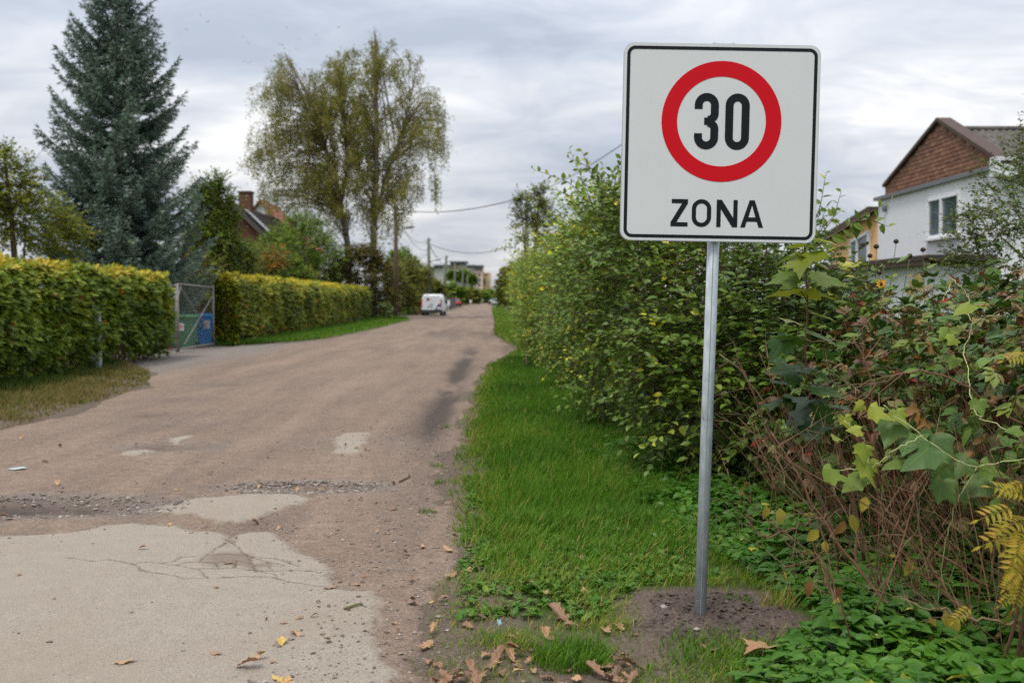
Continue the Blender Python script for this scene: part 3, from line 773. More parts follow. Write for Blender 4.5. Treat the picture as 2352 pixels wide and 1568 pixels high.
# the 3 is drawn as two strokes that meet on the middle bar, butted at its centre line
def shift(pts, o): return [(x + o[0], y + o[1]) for x, y in pts]
def ribbon_clip(pts, w):   # two-sided outline
    q = np.array(pts); d = unit(np.gradient(q, axis=0)); nn = np.c_[-d[:, 1], d[:, 0]]
    return q + nn * w / 2, q - nn * w / 2
top = [(xl, .2035)] + arc(xl + rr, h_ - sw/2 - rr, rr, 180, 0, 18) + [(xr_, .190)] + arc(xr_ - .036, .1800, .036, 0, -88, 10, ry=.0300)[1:]
La, Rb = ribbon_clip(top, sw)
outer = [tuple(q) for q in La if q[1] >= ym]; inner = [tuple(q) for q in Rb]
poly = outer + [(w_ - .026, ym), (.050, ym)]
inner2 = [q for q in inner if q[1] > ym + .019]
poly = poly + [(.050, ym + .0185), (.068, ym + .0195)] + inner2[::-1]
p.prism(shift(poly, o3), 0, .0012, FR2)
p.prism(shift([(x, h_ - y - 2e-5) for x, y in poly], o3), 0, .0012, FR2)
part('numeral', p, m_black, sg, label='black numeral 3')
p = MB(); loop = arc(xl + rr, h_ - sw/2 - rr, rr, 180, 0, 18) + arc(xl + rr, sw/2 + rr, rr, 0, -180, 18)
p.ribbon(shift(loop, (.522, y30)), sw, 0, .0012, FR2, True); part('numeral', p, m_black, sg, label='black numeral 0')
# ZONA, letters .139 high
yb = 1 - .925; hh = .139; s = .0215
def letter(polys, lab):
    p = MB()
    for q in polys: p.prism(q, 0, .0012, FR2)
    part('letter', p, m_black, sg, label=lab)
x0 = .256; wz = .087; dgl = .030
letter([[(x0, yb), (x0 + wz, yb), (x0 + wz, yb + s), (x0 + dgl, yb + s), (x0 + wz, yb + hh - s), (x0 + wz, yb + hh), (x0 + .004, yb + hh), (x0 + .004, yb + hh - s), (x0 + wz - dgl, yb + hh - s), (x0, yb + s)]], 'black letter Z')
p = MB(); x0 = .3635; wo = .099; r2 = (wo - s) / 2
p.ribbon(arc(x0 + wo/2, yb + hh - s/2 - r2 + .001, r2, 180, 0, 18) + arc(x0 + wo/2, yb + s/2 + r2 - .001, r2, 0, -180, 18), s, 0, .0012, FR2, True)
part('letter', p, m_black, sg, label='black letter O')
x0 = .490; wn_ = .107; dn = .031
letter([[(x0, yb), (x0 + s, yb), (x0 + s, yb + hh - .048), (x0 + wn_ - s - .004, yb), (x0 + wn_, yb), (x0 + wn_, yb + hh), (x0 + wn_ - s, yb + hh), (x0 + wn_ - s, yb + .048), (x0 + s + .004, yb + hh), (x0, yb + hh)]], 'black letter N')
x0 = .6125; wa = .117; cxa = x0 + wa / 2
def ax_(y, side, off): return cxa + side * (wa / 2 * (1 - y / hh) + .013 * (y / hh)) - side * off
lg = .0232
yb1, yb2 = .030, .052
letter([[(x0, yb), (x0 + lg, yb), (ax_(yb1, -1, lg), yb + yb1), (ax_(yb1, 1, lg), yb + yb1), (x0 + wa - lg, yb), (x0 + wa, yb), (cxa + .013, yb + hh), (cxa - .013, yb + hh),
          ], ] and [
   [(x0, yb), (x0 + lg, yb), (ax_(yb1, -1, lg), yb + yb1), (ax_(yb1, 1, lg), yb + yb1), (x0 + wa - lg, yb), (x0 + wa, yb), (ax_(yb2, 1, 0), yb + yb2), (ax_(yb2, -1, 0), yb + yb2)],
   [(ax_(yb2, -1, 0), yb + yb2 + 1e-5), (ax_(yb2, -1, lg), yb + yb2 + 1e-5), (cxa - .0004, yb + hh - .026), (cxa - .0004, yb + hh), (cxa - .013, yb + hh)],
   [(ax_(yb2, 1, 0), yb + yb2 + 1e-5), (ax_(yb2, 1, lg), yb + yb2 + 1e-5), (cxa + .0, yb + hh - .026), (cxa + .0, yb + hh), (cxa + .013, yb + hh)]], 'black letter A')
# rails and clamps behind the panel
for vz in (.22, .93):
    p = MB(); q = org + U * .2 * W_S + Vv * vz * W_S + A(0, .030, 0)
    p.bar(q, q + U * .6 * W_S, .014, .026); part('rail', p, m_galv, sg)
    p = MB(); q2 = org + U * .452 * W_S + Vv * vz * W_S
    p.tube([(0, 0, q2[2] - .017), (0, 0, q2[2] + .017)], PR + .005, 20); part('clamp', p, m_galv, sg, True)
p = MB(); q = A(0, fr_y + .028, zt + .001); p.box(q + A(.01, 0, 0), (.085, .02, .012)); br = part('bracket', p, m_galv, sg)
for sx in (-.032, .052):
    p = MB(); p.tube([q + A(sx, 0, .003), q + A(sx, 0, .014)], .006, 8); part('bolt', p, m_galv, br, True)

# heaped soil round the post
m_soil, nt, bs, out = material('loose_dark_soil')
g = nd(nt, 'ShaderNodeNewGeometry').outputs['Position']
n2 = noise(nt, 45, 6, .7, 0, g); n3 = noise(nt, 6, 4, .6, 0, g)
c = ramp(nt, n2, [(.28, (.045, .036, .030)), (.5, (.105, .082, .068)), (.75, (.19, .155, .13))])
c = mixc(nt, 1.0, c, ramp(nt, n3, [(.3, (.72, .72, .74)), (.7, (1.25, 1.2, 1.15))]), 'MULTIPLY')
nt.links.new(c, bs.inputs['Base Color']); bs.inputs['Roughness'].default_value = .95; bs.inputs['Specular IOR Level'].default_value = .15
bump(nt, bs, n2, 1.0, .016)
sx = np.linspace(-.62, .62, 150); SX, SY = np.meshgrid(sx, np.linspace(-.72, .78, 170))
RXs = SX + BASE[0] + .10; RYs = SY + BASE[1] + .06
q = np.hypot(SX / .44, SY / .56) + .75 * (fbm(RXs * 3.5, RYs * 3.5, 101) - .5)
hz = .010 * smooth(1.05, .3, q) + .055 * (fbm(RXs * 11, RYs * 11, 103, 5) - .5) * smooth(1.0, .7, q) + .026 * (fbm(RXs * 34, RYs * 34, 105, 3) - .5)
hz = hz - .07 * smooth(.80, 1.1, q)
SZ = gz(RXs, RYs) + .004 + hz
structure('soil_mound', sheet('soil_mound', RXs, RYs, SZ, m_soil, {}, keep=q < 1.12))
rng = np.random.default_rng(5)
n_ = 900; cx_ = BASE[0] + .10 + rng.normal(0, .22, n_); cy_ = BASE[1] + .06 + rng.normal(0, .27, n_)
ci = np.clip(np.searchsorted(RYs[:, 0], cy_), 0, 169); cj = np.clip(np.searchsorted(RXs[0], cx_), 0, 149); okc = q[ci, cj] < .95
S_ = .003 * (6 ** (rng.random(n_) ** 2.6)); kb = rocks(rng, cx_[okc], cy_[okc], SZ[ci, cj][okc] + S_[okc] * .2, S_[okc], .75)
single('soil_clods', kb, m_soil, 'crumbled dark soil clods round the post foot', 'soil', kind='stuff', loc=tuple(BASE))
m_stone = plain('pale_stone', (.33, .28, .24), .85, 0, .35, 20, .25, .4)
for px, py, s_, lab in [(1525, 1395, .020, 'smooth rounded grey stone left of the post foot, on the soil'), (1600, 1440, .017, 'pale angular stone in front of the post foot'), (1505, 1462, .018, 'pale stone at the lower left rim of the soil'), (1600, 1485, .022, 'rough pale stone at the lower rim of the soil'),
                        (1665, 1378, .017, 'small pale stone right behind the post foot'), (1735, 1470, .013, 'small stone at the lower right of the soil'), (1595, 1460, .010, 'tiny brown stone next to the pale angular stone')]:
    p_ = gr(px, py, .05); k = rocks(rng, np.array([p_[0]]), np.array([p_[1]]), np.array([.055]), np.array([s_]), .62)
    i_, j_ = np.argmin(np.abs(RYs[:, 0] - p_[1])), np.argmin(np.abs(RXs[0] - p_[0]))
    k.V[0][:, 2] += SZ[i_, j_] - .055 + s_ * .1
    single('stone', k, m_stone, lab, 'stone', 'stones on the soil mound')
# ------------------------------------------------------------------ shrubs and thicket right of the road
m_bark = plain('brown_bark', (.13, .085, .055), .85, 0, .3, 12, .2, .5)
m_twig = plain('red_brown_twig', (.165, .083, .045), .7, 0, .3, 15, .3, .3)
m_twig2 = plain('tan_twig', (.20, .135, .075), .75, 0, .3, 15, .3, .3)
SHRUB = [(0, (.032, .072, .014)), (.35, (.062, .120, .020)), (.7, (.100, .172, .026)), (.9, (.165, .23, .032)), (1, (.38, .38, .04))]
m_shrub = leafy('shrub_leaf_shaded_copy', SHRUB, .22, .38, .5, .7, gain=1.25)  # darker copy of the leaf ramp: shade painted into the colour
m_shrub_m = leafy('shrub_leaf_lit_copy', SHRUB, .25, .4, .4, .7, gain=1.8)  # same ramp brightened: stronger light painted into the leaf colour
m_shrub_y = leafy('pale_shrub_leaf', [(0, (.05, .095, .015)), (.4, (.10, .17, .025)), (.75, (.17, .24, .035)), (1, (.36, .34, .06))], .3, .42, .4, .7)

def leaf_variants(name, tpl, mat, k=8):
    out = []
    for i in range(k):
        v, t = tpl; v = v.copy(); v[:, 2] += .10 * math.sin(i * 1.7) * (v[:, 1] - .3) ** 2; v[:, 0] *= 1 + .12 * math.sin(i * 2.3)
        mb = MB(); mb.add(v, t, (i + .5) / k); out.append(mb.mesh(name, mat, True))
    return out
def split_leaves(parent, tpl, Q, ax, N, S, r, mat, n_obj, name='leaf', rest='foliage', score=None):
    """the n_obj leaves that show largest become objects, the rest one part"""
    if score is None:
        score = np.linalg.norm(Q - A(0, 0, H), axis=1) - S * 6
    px = 1176 + F * Q[:, 0] / np.maximum(Q[:, 1], .1)
    score = score + np.where((px < 0) | (px > 2352), 50, 0)
    k = np.argsort(score)[:n_obj]
    vs = leaf_variants(name, tpl, mat)
    for i in k: place_leaf(name, vs[min(7, int(r[i] * 8))], parent, Q[i], ax[i], N[i], S[i])
    m = np.ones(len(Q), bool); m[k] = False
    mb = MB(); mb.leaves(tpl, Q[m], ax[m], N[m], S[m], r[m]); part(rest, mb, mat, parent, kind='stuff')

def shoot_leaves(rng, pts, gap, size, wood, r0=.005):
    """leaves alternating along a long bent shoot"""
    P = np.array(pts, float); seg = np.linalg.norm(np.diff(P, axis=0), axis=1); cum = np.r_[0, np.cumsum(seg)]
    n = max(4, int(cum[-1] / gap)); t = np.linspace(.03, 1, n) * cum[-1]
    Q = np.stack([np.interp(t, cum, P[:, k]) for k in range(3)], -1)
    wood.tube(np.stack([np.interp(np.linspace(0, cum[-1], 9), cum, P[:, k]) for k in range(3)], -1), np.linspace(r0, r0 * .3, 9), 4)
    d = unit(np.gradient(Q, axis=0)); s = unit(np.cross(d, A(.2, 1, .1)) + 1e-3)
    sg_ = np.where(np.arange(n) % 2, 1., -1.)[:, None]
    ax = unit(d * .6 + s * sg_ * .9 + rng.normal(size=(n, 3)) * .25 - A(0, 0, .15)); N = unit(rng.normal(size=(n, 3)) * .5 + A(0, -.5, .7))
    return Q, ax, N, size * rng.uniform(.65, 1.15, n) * np.linspace(1.1, .55, n), np.clip(rng.random(n) * .5 + .35 + .15 * np.linspace(0, 1, n), 0, .97)

def shrub_at(name, label, lobes, n_twig, k, size, tpl, seed, mat, n_obj=0, shoots=(), L=(.3, .6), group='shrubs along the right side of the road', stems=7, lower=.6, yellow=0.06, wild=.7):
    rng = np.random.default_rng(seed)
    c = np.mean([l[0] for l in lobes], 0); base = A(c[0], c[1], gz(c[0], c[1]))
    t = thing(name, label, 'shrub', base, group)
    wood = MB()
    P, D = lobe_points(rng, lobes, n_twig, rlo=.70, lower=lower, zmin=.12)
    n = len(P); D = unit(D + A(0, 0, .30) + rng.normal(size=(n, 3)) * wild * .5); Ls = rng.uniform(*L, n)
    P0 = P - D * Ls[:, None] * .6
    Q, ax, N, tt = twig_leaves(rng, P0, D, Ls, k, droop=.22)
    r = np.repeat(rng.random(n) * .45, k) + rng.random(n * k) * .38
    yl = rng.random(n) < yellow; r = np.where(np.repeat(yl, k), .84 + .16 * rng.random(n * k), r)
    # leaves turn paler with height
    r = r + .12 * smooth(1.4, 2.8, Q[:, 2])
    S = rng.uniform(*size, n * k) * (1.08 - .4 * tt)
    wood.twigs(P0, P0 + D * Ls[:, None] - A(0, 0, 1) * (.18 * Ls)[:, None], .004, .0015)
    QQ = [(Q, ax, N, S, r)]
    sw_ = MB(); shoots = list(shoots)
    for _ in range(14):            # ragged young shoots on the crown
        l = lobes[rng.integers(0, len(lobes))]; u = rvec(rng, 1)[0]; u[2] = abs(u[2]) * .8 + .45; u = unit(u)
        p_ = A(*l[0]) + u * A(*l[1]) * .92; g_ = unit(A(u[0] * .6 - .15, u[1] * .5, 1) + rng.normal(size=3) * .3); L0 = rng.uniform(.2, .55) * (l[1][2] / 1.2) ** .5
        if p_[0] < 2.2: shoots.append([p_, p_ + g_ * L0 * .5, p_ + g_ * L0 + A(rng.normal() * .08, 0, -.04)])
    for s_ in shoots:
        QQ.append(shoot_leaves(rng, s_, .045, size[1], sw_, .006))
    Q, ax, N, S, r = (np.concatenate([q[i] for q in QQ]) for i in range(5))
    ok = Q[:, 2] > .06; Q, ax, N, S, r = Q[ok], ax[ok], N[ok], S[ok], np.clip(r[ok], 0, 1)
    if n_obj: split_leaves(t, tpl, Q, ax, N, S, r, mat, n_obj)
    else:
        mb = MB(); mb.leaves(tpl, Q, ax, N, S, r); part('foliage', mb, mat, t, kind='stuff')
    part('twigs', wood, m_bark, t, kind='stuff')
    if shoots: part('shoots', sw_, m_bark, t, kind='stuff')
    for i in range(stems):
        l = lobes[i % len(lobes)]; e_ = A(*l[0]) + rng.normal(size=3) * A(*l[1]) * .35
        b = A(l[0][0] + rng.normal() * .25, l[0][1] + rng.normal() * .3, gz(l[0][0], l[0][1]) - .05); mid = (b + e_) / 2 + rng.normal(size=3) * .12
        q = np.linspace(0, 1, 7)[:, None]; C = (1-q)**2 * b + 2*q*(1-q) * mid + q*q * e_
        st = MB(); st.tube(C, np.linspace(.022, .007, 7), 5); part('stem', st, m_bark, t, True)
    return t
def pxs(d, *pts): return [at(a, b, d + (0 if len(c) == 0 else c[0])) for a, b, *c in pts]

shrub_at('leafy_shrub', 'large dark green broad-leaved shrub directly behind the sign post', [((1.95, 8.3, 1.15), (1.15, 1.35, 1.05)), ((1.50, 9.6, 1.72), (.95, 1.2, 1.16)), ((2.35, 8.9, .95), (.8, 1.2, .95)), ((1.55, 8.0, .75), (.72, .9, .72)), ((2.1, 7.7, .85), (.75, .8, .85))],
   3000, 9, (.07, .115), OVATE, 21, m_shrub, 300, shoots=[pxs(9.4, (1400, 480), (1412, 420), (1428, 352)), pxs(8.4, (1860, 540), (1885, 470), (1897, 398)), pxs(8.2, (1870, 560), (1915, 500), (1932, 440)), pxs(7.6, (1880, 560), (1930, 530), (1985, 495), (2045, 462)), pxs(7.6, (1960, 508), (2000, 505), (2040, 520)), pxs(9.2, (1440, 470), (1475, 400)), pxs(7.8, (1870, 560), (1890, 520), (1930, 485))], stems=12, lower=.75)
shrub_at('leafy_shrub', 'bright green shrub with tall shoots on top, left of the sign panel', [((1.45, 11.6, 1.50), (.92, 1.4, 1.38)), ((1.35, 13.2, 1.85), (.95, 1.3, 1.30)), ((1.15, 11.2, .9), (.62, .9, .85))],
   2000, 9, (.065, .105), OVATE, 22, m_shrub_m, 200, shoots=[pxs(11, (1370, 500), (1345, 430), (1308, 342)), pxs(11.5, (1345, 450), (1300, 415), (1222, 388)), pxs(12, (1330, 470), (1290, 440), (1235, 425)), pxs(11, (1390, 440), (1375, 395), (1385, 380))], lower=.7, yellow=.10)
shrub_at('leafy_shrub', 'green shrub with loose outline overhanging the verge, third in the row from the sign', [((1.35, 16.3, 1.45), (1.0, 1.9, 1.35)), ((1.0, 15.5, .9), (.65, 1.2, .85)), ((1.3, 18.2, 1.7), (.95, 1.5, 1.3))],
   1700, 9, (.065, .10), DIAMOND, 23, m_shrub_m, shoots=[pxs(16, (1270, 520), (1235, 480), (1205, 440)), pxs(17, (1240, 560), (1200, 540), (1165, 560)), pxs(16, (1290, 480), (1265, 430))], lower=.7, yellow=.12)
shrub_at('leafy_shrub', 'pale green shrub reaching over the road edge, fourth in the row from the sign', [((1.10, 22, 1.45), (1.05, 2.4, 1.45)), ((.75, 20.8, 1.0), (.65, 1.5, .9))],
   1500, 9, (.08, .12), DIAMOND, 24, m_shrub_y, shoots=[pxs(21, (1210, 590), (1175, 565), (1130, 575)), pxs(21, (1205, 560), (1180, 520))], lower=.7, yellow=.15)
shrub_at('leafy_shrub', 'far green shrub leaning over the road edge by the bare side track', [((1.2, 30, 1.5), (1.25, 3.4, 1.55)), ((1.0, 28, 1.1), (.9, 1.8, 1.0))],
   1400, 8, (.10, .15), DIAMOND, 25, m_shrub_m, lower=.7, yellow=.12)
shrub_at('leafy_shrub', 'last olive-green shrub of the right-hand row, farthest from the sign', [((1.15, 41, 1.6), (1.25, 5, 1.7)), ((.95, 48, 1.9), (1.3, 4, 2.0))],
   1300, 8, (.13, .20), DIAMOND, 26, m_shrub_y, lower=.7, yellow=.2)

# --- ground cover under the shrubs
m_cover = leafy('ground_cover_leaf', [(0, (.018, .075, .008)), (.4, (.038, .125, .012)), (.75, (.065, .180, .02)), (.95, (.13, .22, .03)), (1, (.35, .33, .06))], .22, .42, .45, 2.2, gain=1.0)
xg = interp([(3.0, .78), (3.8, .98), (4.3, 1.30), (4.8, 1.46), (5.2, 1.40), (5.6, 1.28), (6.2, 1.12), (7.5, 1.0), (9.2, .82)])
rng = np.random.default_rng(31); mb = MB()
n = 4600; Y = 3.0 * (9.4 / 3.0) ** rng.random(n); X = xg(Y) + (rng.random(n) ** 1.2) * 1.45 - .10 * rng.random(n)
X += .25 * (fbm(Y * 2.5, X, 33) - .5)
hgt = (.05 + .17 * fbm(X * 2.2, Y * 2.2, 35) * smooth(-.05, .35, X - xg(Y))) * rng.uniform(.6, 1.3, n)
ok = np.hypot((X - BASE[0] - .10) / .46, (Y - BASE[1] - .08) / .56) > .95
X, Y, hgt = X[ok], Y[ok], hgt[ok]; n = len(X)
top = np.stack([X, Y, gz(X, Y) + hgt], -1); a0 = rng.uniform(0, 6.283, n); base = np.clip(.05 + .7 * (fbm(X * 3, Y * 3, 39) - .35) + .32 * rng.random(n), 0, .6)
for j in range(4):
    a = a0 + (j - 1.5) * 1.15 + rng.normal(size=n) * .2
    ax = np.stack([np.cos(a), np.sin(a), rng.uniform(-.35, .25, n)], -1); N = unit(np.stack([rng.normal(size=n) * .3, rng.normal(size=n) * .3 - .15, np.ones(n)], -1))
    mb.leaves(OVATE, top + ax * .006, ax, N, rng.uniform(.028, .092, n) * np.where(X > 1.5, 1.15, .9), np.clip(base + .3 * rng.random(n) + (rng.random(n) < .012) * .5, 0, 1))
mb.twigs(np.stack([X, Y, gz(X, Y) - .01], -1), top, .0018, .0012, .8)
single('ground_cover', mb, m_cover, 'low leafy green ground cover under the shrubs right of the post', 'ground cover', kind='stuff', loc=(0, 0, 0))
# broad-leaved weeds in the lawn
mb = MB(); n = 2200; Y = 3.5 * (8 / 3.5) ** rng.random(n); X = eR(Y) + .1 + rng.random(n) * 1.35
ok = (np.hypot((X - BASE[0] - .10) / .46, (Y - BASE[1] - .08) / .56) > 1.0) & (X < xg(Y) + .1) & (fbm(X * 1.7, Y * 1.7, 37) > .40); X, Y = X[ok], Y[ok]; n = len(X)
for j in range(6):
    a = rng.uniform(0, 6.283, n); ax = np.stack([np.cos(a), np.sin(a), rng.uniform(.15, .9, n)], -1)
    mb.leaves(OVATE if j % 2 else NARROW, np.stack([X, Y, gz(X, Y) + .008], -1), ax, unit(np.stack([-np.cos(a) * .4, -np.sin(a) * .4, np.ones(n)], -1)), rng.uniform(.015, .055, n), np.clip(.45 + .5 * rng.random(n), 0, .97))
single('weeds', mb, m_cover, 'broad-leaved weeds growing through the verge grass', 'weeds', kind='stuff', loc=(0, 0, 0))

# --- creeper thicket on the right
m_creep = leafy('creeper_leaf', [(0, (.020, .050, .014)), (.3, (.040, .085, .018)), (.52, (.075, .125, .022)), (.66, (.10, .095, .04)), (.80, (.105, .072, .050)), (.90, (.085, .045, .042)), (.955, (.16, .10, .03)), (1, (.16, .028, .02))], .2, .42, .4, .9, gain=1.6)
rng = np.random.default_rng(41)
cl = [((2.75, 7.1, .78), (.85, .95, .78)), ((2.75, 6.1, .83), (.88, .95, .76)), ((2.80, 5.1, .84), (.88, .95, .72)), ((2.85, 4.2, .92), (.86, .85, .72)), ((3.0, 3.4, .98), (.86, .75, .78)), ((3.9, 5.5, .75), (1.2, 2.6, .72)), ((3.12, 6.0, 1.15), (.38, .5, .64)), ((3.0, 5.2, 1.1), (.4, .5, .56)), ((2.05, 6.6, .62), (.42, .6, .50)), ((2.12, 5.6, .66), (.36, .6, .46))]
tk = thing('creeper_thicket', 'thick tangle of reddening creeper with green, brown and red leaves, right of the post', 'creeper', A(2.75, 5.4, gz(2.75, 5.4)))
P, D = lobe_points(rng, cl, 6900, rlo=.70, rhi=1.06, lower=.8, zmin=.08)
n = len(P); base = rng.random(n)
base = np.where(base < .55, base * .95, .52 + (base - .55) * 1.07)
aa = unit(D * .7 + A(0, 0, -.35) + rng.normal(size=(n, 3)) * .35); Nn = unit(D * .8 + A(0, 0, .7) + rng.normal(size=(n, 3)) * .3)
sx_ = unit(np.cross(aa, Nn)); Qs = []; 
for j, an in enumerate((-1.25, -.62, 0, .62, 1.25)):
    ax = unit(aa * math.cos(an) + sx_ * math.sin(an) - A(0, 0, .12)); sz = rng.uniform(.055, .105, n) * (1 - .16 * abs(j - 2))
    Qs.append((P + ax * .008, ax, unit(Nn + rng.normal(size=(n, 3)) * .18), sz, np.clip(base + .05 * rng.normal(size=n), 0, 1)))
Q, ax, N, S, r = (np.concatenate([q[i] for q in Qs]) for i in range(5))
red = rng.random(len(Q)) < .006; r = np.where(red, .99, r)
split_leaves(tk, OVATE, Q, ax, N, S, r, m_creep, 300)
wd = MB(); k = rng.choice(n, 900); wd.twigs(P[k] - D[k] * rng.uniform(.1, .5, (900, 1)) - A(0, 0, 1) * rng.uniform(.05, .5, (900, 1)), P[k], .0028, .0012)
# deep litter of old stems
m_ = 700; b_ = np.stack([rng.uniform(1.75, 3.2, m_), rng.uniform(3.3, 7.2, m_), np.zeros(m_)], -1); b_[:, 2] = rng.uniform(.0, .35, m_)
e_ = b_ + np.stack([rng.normal(-.12, .22, m_), rng.normal(0, .22, m_), rng.uniform(.15, .75, m_)], -1); e_[:, 2] = np.minimum(e_[:, 2], 1.25)
wd.twigs(b_, e_, rng.uniform(.0015, .0035, m_), .001); part('old_stems', wd, m_twig, tk, kind='stuff')

# --- brown-stemmed bare shrub in front of the thicket
bs_ = thing('bare_shrub', 'nearly leafless shrub with red-brown arching stems between post and thicket', 'shrub', gr(2000, 1400))
def bez(pts, m=16):
    P = np.array(pts, float); t = np.linspace(0, 1, len(P)); q = np.linspace(0, 1, m)
    C = np.stack([np.interp(q, t, P[:, k]) for k in range(3)], -1)
    for _ in range(2): C[1:-1] = (C[:-2] + 2 * C[1:-1] + C[2:]) / 4
    return C
stem_px = [  # photo points with depth
 [(2063,1390,4.75),(2070,1285,4.72),(2066,1213,4.7),(2050,1154,4.65),(2027,1106,4.6),(2007,1047,4.55),(2000,959,4.55),(2004,889,4.5),(1990,854,4.5),(1976,808,4.5),(1961,770,4.5)],
 [(1975,1352,4.95),(1965,1236,4.9),(1962,1187,4.9),(1949,1122,4.85),(1925,1060,4.8)],
 [(2190,1566,3.80),(2135,1497,3.95),(2099,1448,4.1),(2043,1390,4.2),(1994,1334,4.3),(1949,1279,4.35),(1897,1203,4.4),(1861,1145,4.4),(1820,1060,4.45),(1770,990,4.5)],
 [(2300,1370,4.4),(2223,1318,4.4),(2125,1246,4.45),(2060,1190,4.45),(1994,1132,4.5),(1940,1070,4.5)],
 [(2250,1560,3.8),(2145,1448,4.1),(2125,1422,4.15),(2102,1357,4.2),(2076,1318,4.25)],
 [(1930,1330,5.1),(1915,1240,5.0),(1898,1170,5.0),(1850,1075,5.0),(1790,985,5.0),(1733,889,5.05),(1705,854,5.05),(1652,812,5.1)],
 [(1950,1300,5.0),(1880,1170,5.0),(1800,1060,5.0),(1755,975,5.05),(1722,890,5.1),(1690,825,5.1)],
 [(2352,975,4.2),(2320,959,4.2),(2250,910,4.2),(2179,868,4.2),(2109,843,4.2),(2056,861,4.25),(2004,896,4.3),(1960,935,4.3)],
 [(2030,1400,4.4),(2010,1320,4.4),(2040,1230,4.4),(2100,1120,4.4),(2170,1010,4.4)],
 [(2140,1360,4.5),(2130,1270,4.5),(2100,1190,4.5),(2070,1120,4.5)],
 [(1910,1250,4.7),(1860,1290,4.6),(1800,1300,4.55)], [(1905,1180,4.6),(1840,1205,4.6),(1760,1235,4.6),(1720,1200,4.6)],
 [(1960,1470,4.2),(1930,1400,4.3),(1900,1330,4.4),(1870,1260,4.5),(1860,1200,4.5)],
 [(2352,1445,3.7),(2290,1420,3.7),(2200,1415,3.75),(2120,1390,3.8),(2050,1372,3.9)]]
rng = np.random.default_rng(43); tw0, tw1, tr = [], [], []
def add_stem(C, r0, r1, wm):
    st = MB(); st.tube(C, np.linspace(r0, r1, len(C)), 6); part('stem', st, wm, bs_, True)
def side_twigs(C, m, lo, hi):
    L_tot = len(C)
    for _ in range(m):
        i = rng.integers(3, L_tot - 1); d = unit(C[min(i + 1, L_tot - 1)] - C[i - 1])
        w = unit(d * .8 + rng.normal(size=3) * .55 + A(-.15, 0, .25)); l = rng.uniform(lo, hi)
        p0 = C[i]; p1 = p0 + w * l * .5; p2 = p1 + unit(w + rng.normal(size=3) * .35) * l * .5
        tw0.extend([p0, p1]); tw1.extend([p1, p2]); tr.extend([.0026, .0018])
        for p_ in (p1, p2):
            for _k in range(2):
                w2 = unit(w + rng.normal(size=3) * .7); tw0.append(p_); tw1.append(p_ + w2 * l * .28); tr.append(.0013)
for i, s_ in enumerate(stem_px):
    C = bez([at(a, b, c) for a, b, c in s_], 22); C[1:-1] += rng.normal(size=(20, 3)) * .006
    C = np.vstack([C]); add_stem(C, [.0105, .009, .0105, .009, .008][i % 5] if i < 6 else .0062, .003, m_twig if i % 4 != 1 else m_twig2); side_twigs(C, 9, .10, .30)
for i in range(34):
    bx, by = rng.uniform(1.35, 2.3), rng.uniform(3.7, 6.3)
    if bx < xg(by) + .12: bx = xg(by) + .15 + rng.random() * .5
    b = A(bx, by, gz(bx, by) - .02); hgt = rng.uniform(.5, 1.25); ln = A(rng.normal(-.30, .40), rng.normal(-.05, .35), 1) * hgt
    mid = b + ln * .5 + A(rng.normal(.08, .10), rng.normal(0, .06), .08)
    C = bez([b, b + (mid - b) * .5 + rng.normal(size=3) * .02, mid, b + ln * .8 + rng.normal(size=3) * .03, b + ln], 12)
    if 1176 + F * C[-1, 0] / C[-1, 1] < 1650: continue
    add_stem(C, rng.uniform(.003, .006), .0015, m_twig if rng.random() < .6 else m_twig2); side_twigs(C, 5, .08, .26)
tw = MB(); tw.twigs(np.array(tw0), np.array(tw1), np.array(tr), np.array(tr) * .5); part('twigs', tw, m_twig2, bs_, kind='stuff')
# withered leaves still hanging on it
m_wither = leafy('withered_leaf', [(0, (.16, .15, .03)), (.5, (.28, .25, .05)), (.8, (.20, .12, .05)), (1, (.10, .055, .03))], .25, .6, .2)
vs = leaf_variants('withered_leaf', OVATE, m_wither)
for i, (a, b, c) in enumerate([(1940,1195,4.2),(1955,1180,4.2),(1880,1215,4.3),(1930,1345,4.3),(1925,1370,4.3),(2080,1270,4.2),(2095,1285,4.2),(2160,1280,4.2),(2145,1490,3.8),(2155,1510,3.8),(2140,1460,3.8),(2170,1400,3.9),(2185,1410,3.9),(2150,1420,3.9),(1800,1310,4.5),(1790,1165,4.6),(1760,1160,4.6),(1710,1105,4.7),(1895,1240,4.4),(2300,1440,3.7),(2320,1400,3.7),(1860,1330,4.4),(1990,1140,4.3)]):
    place_leaf('withered_leaf', vs[rng.integers(0, 8)], bs_, at(a, b, c), A(rng.normal() * .4, rng.normal() * .3, -1), A(rng.normal() * .6, -1, .2), rng.uniform(.055, .095))

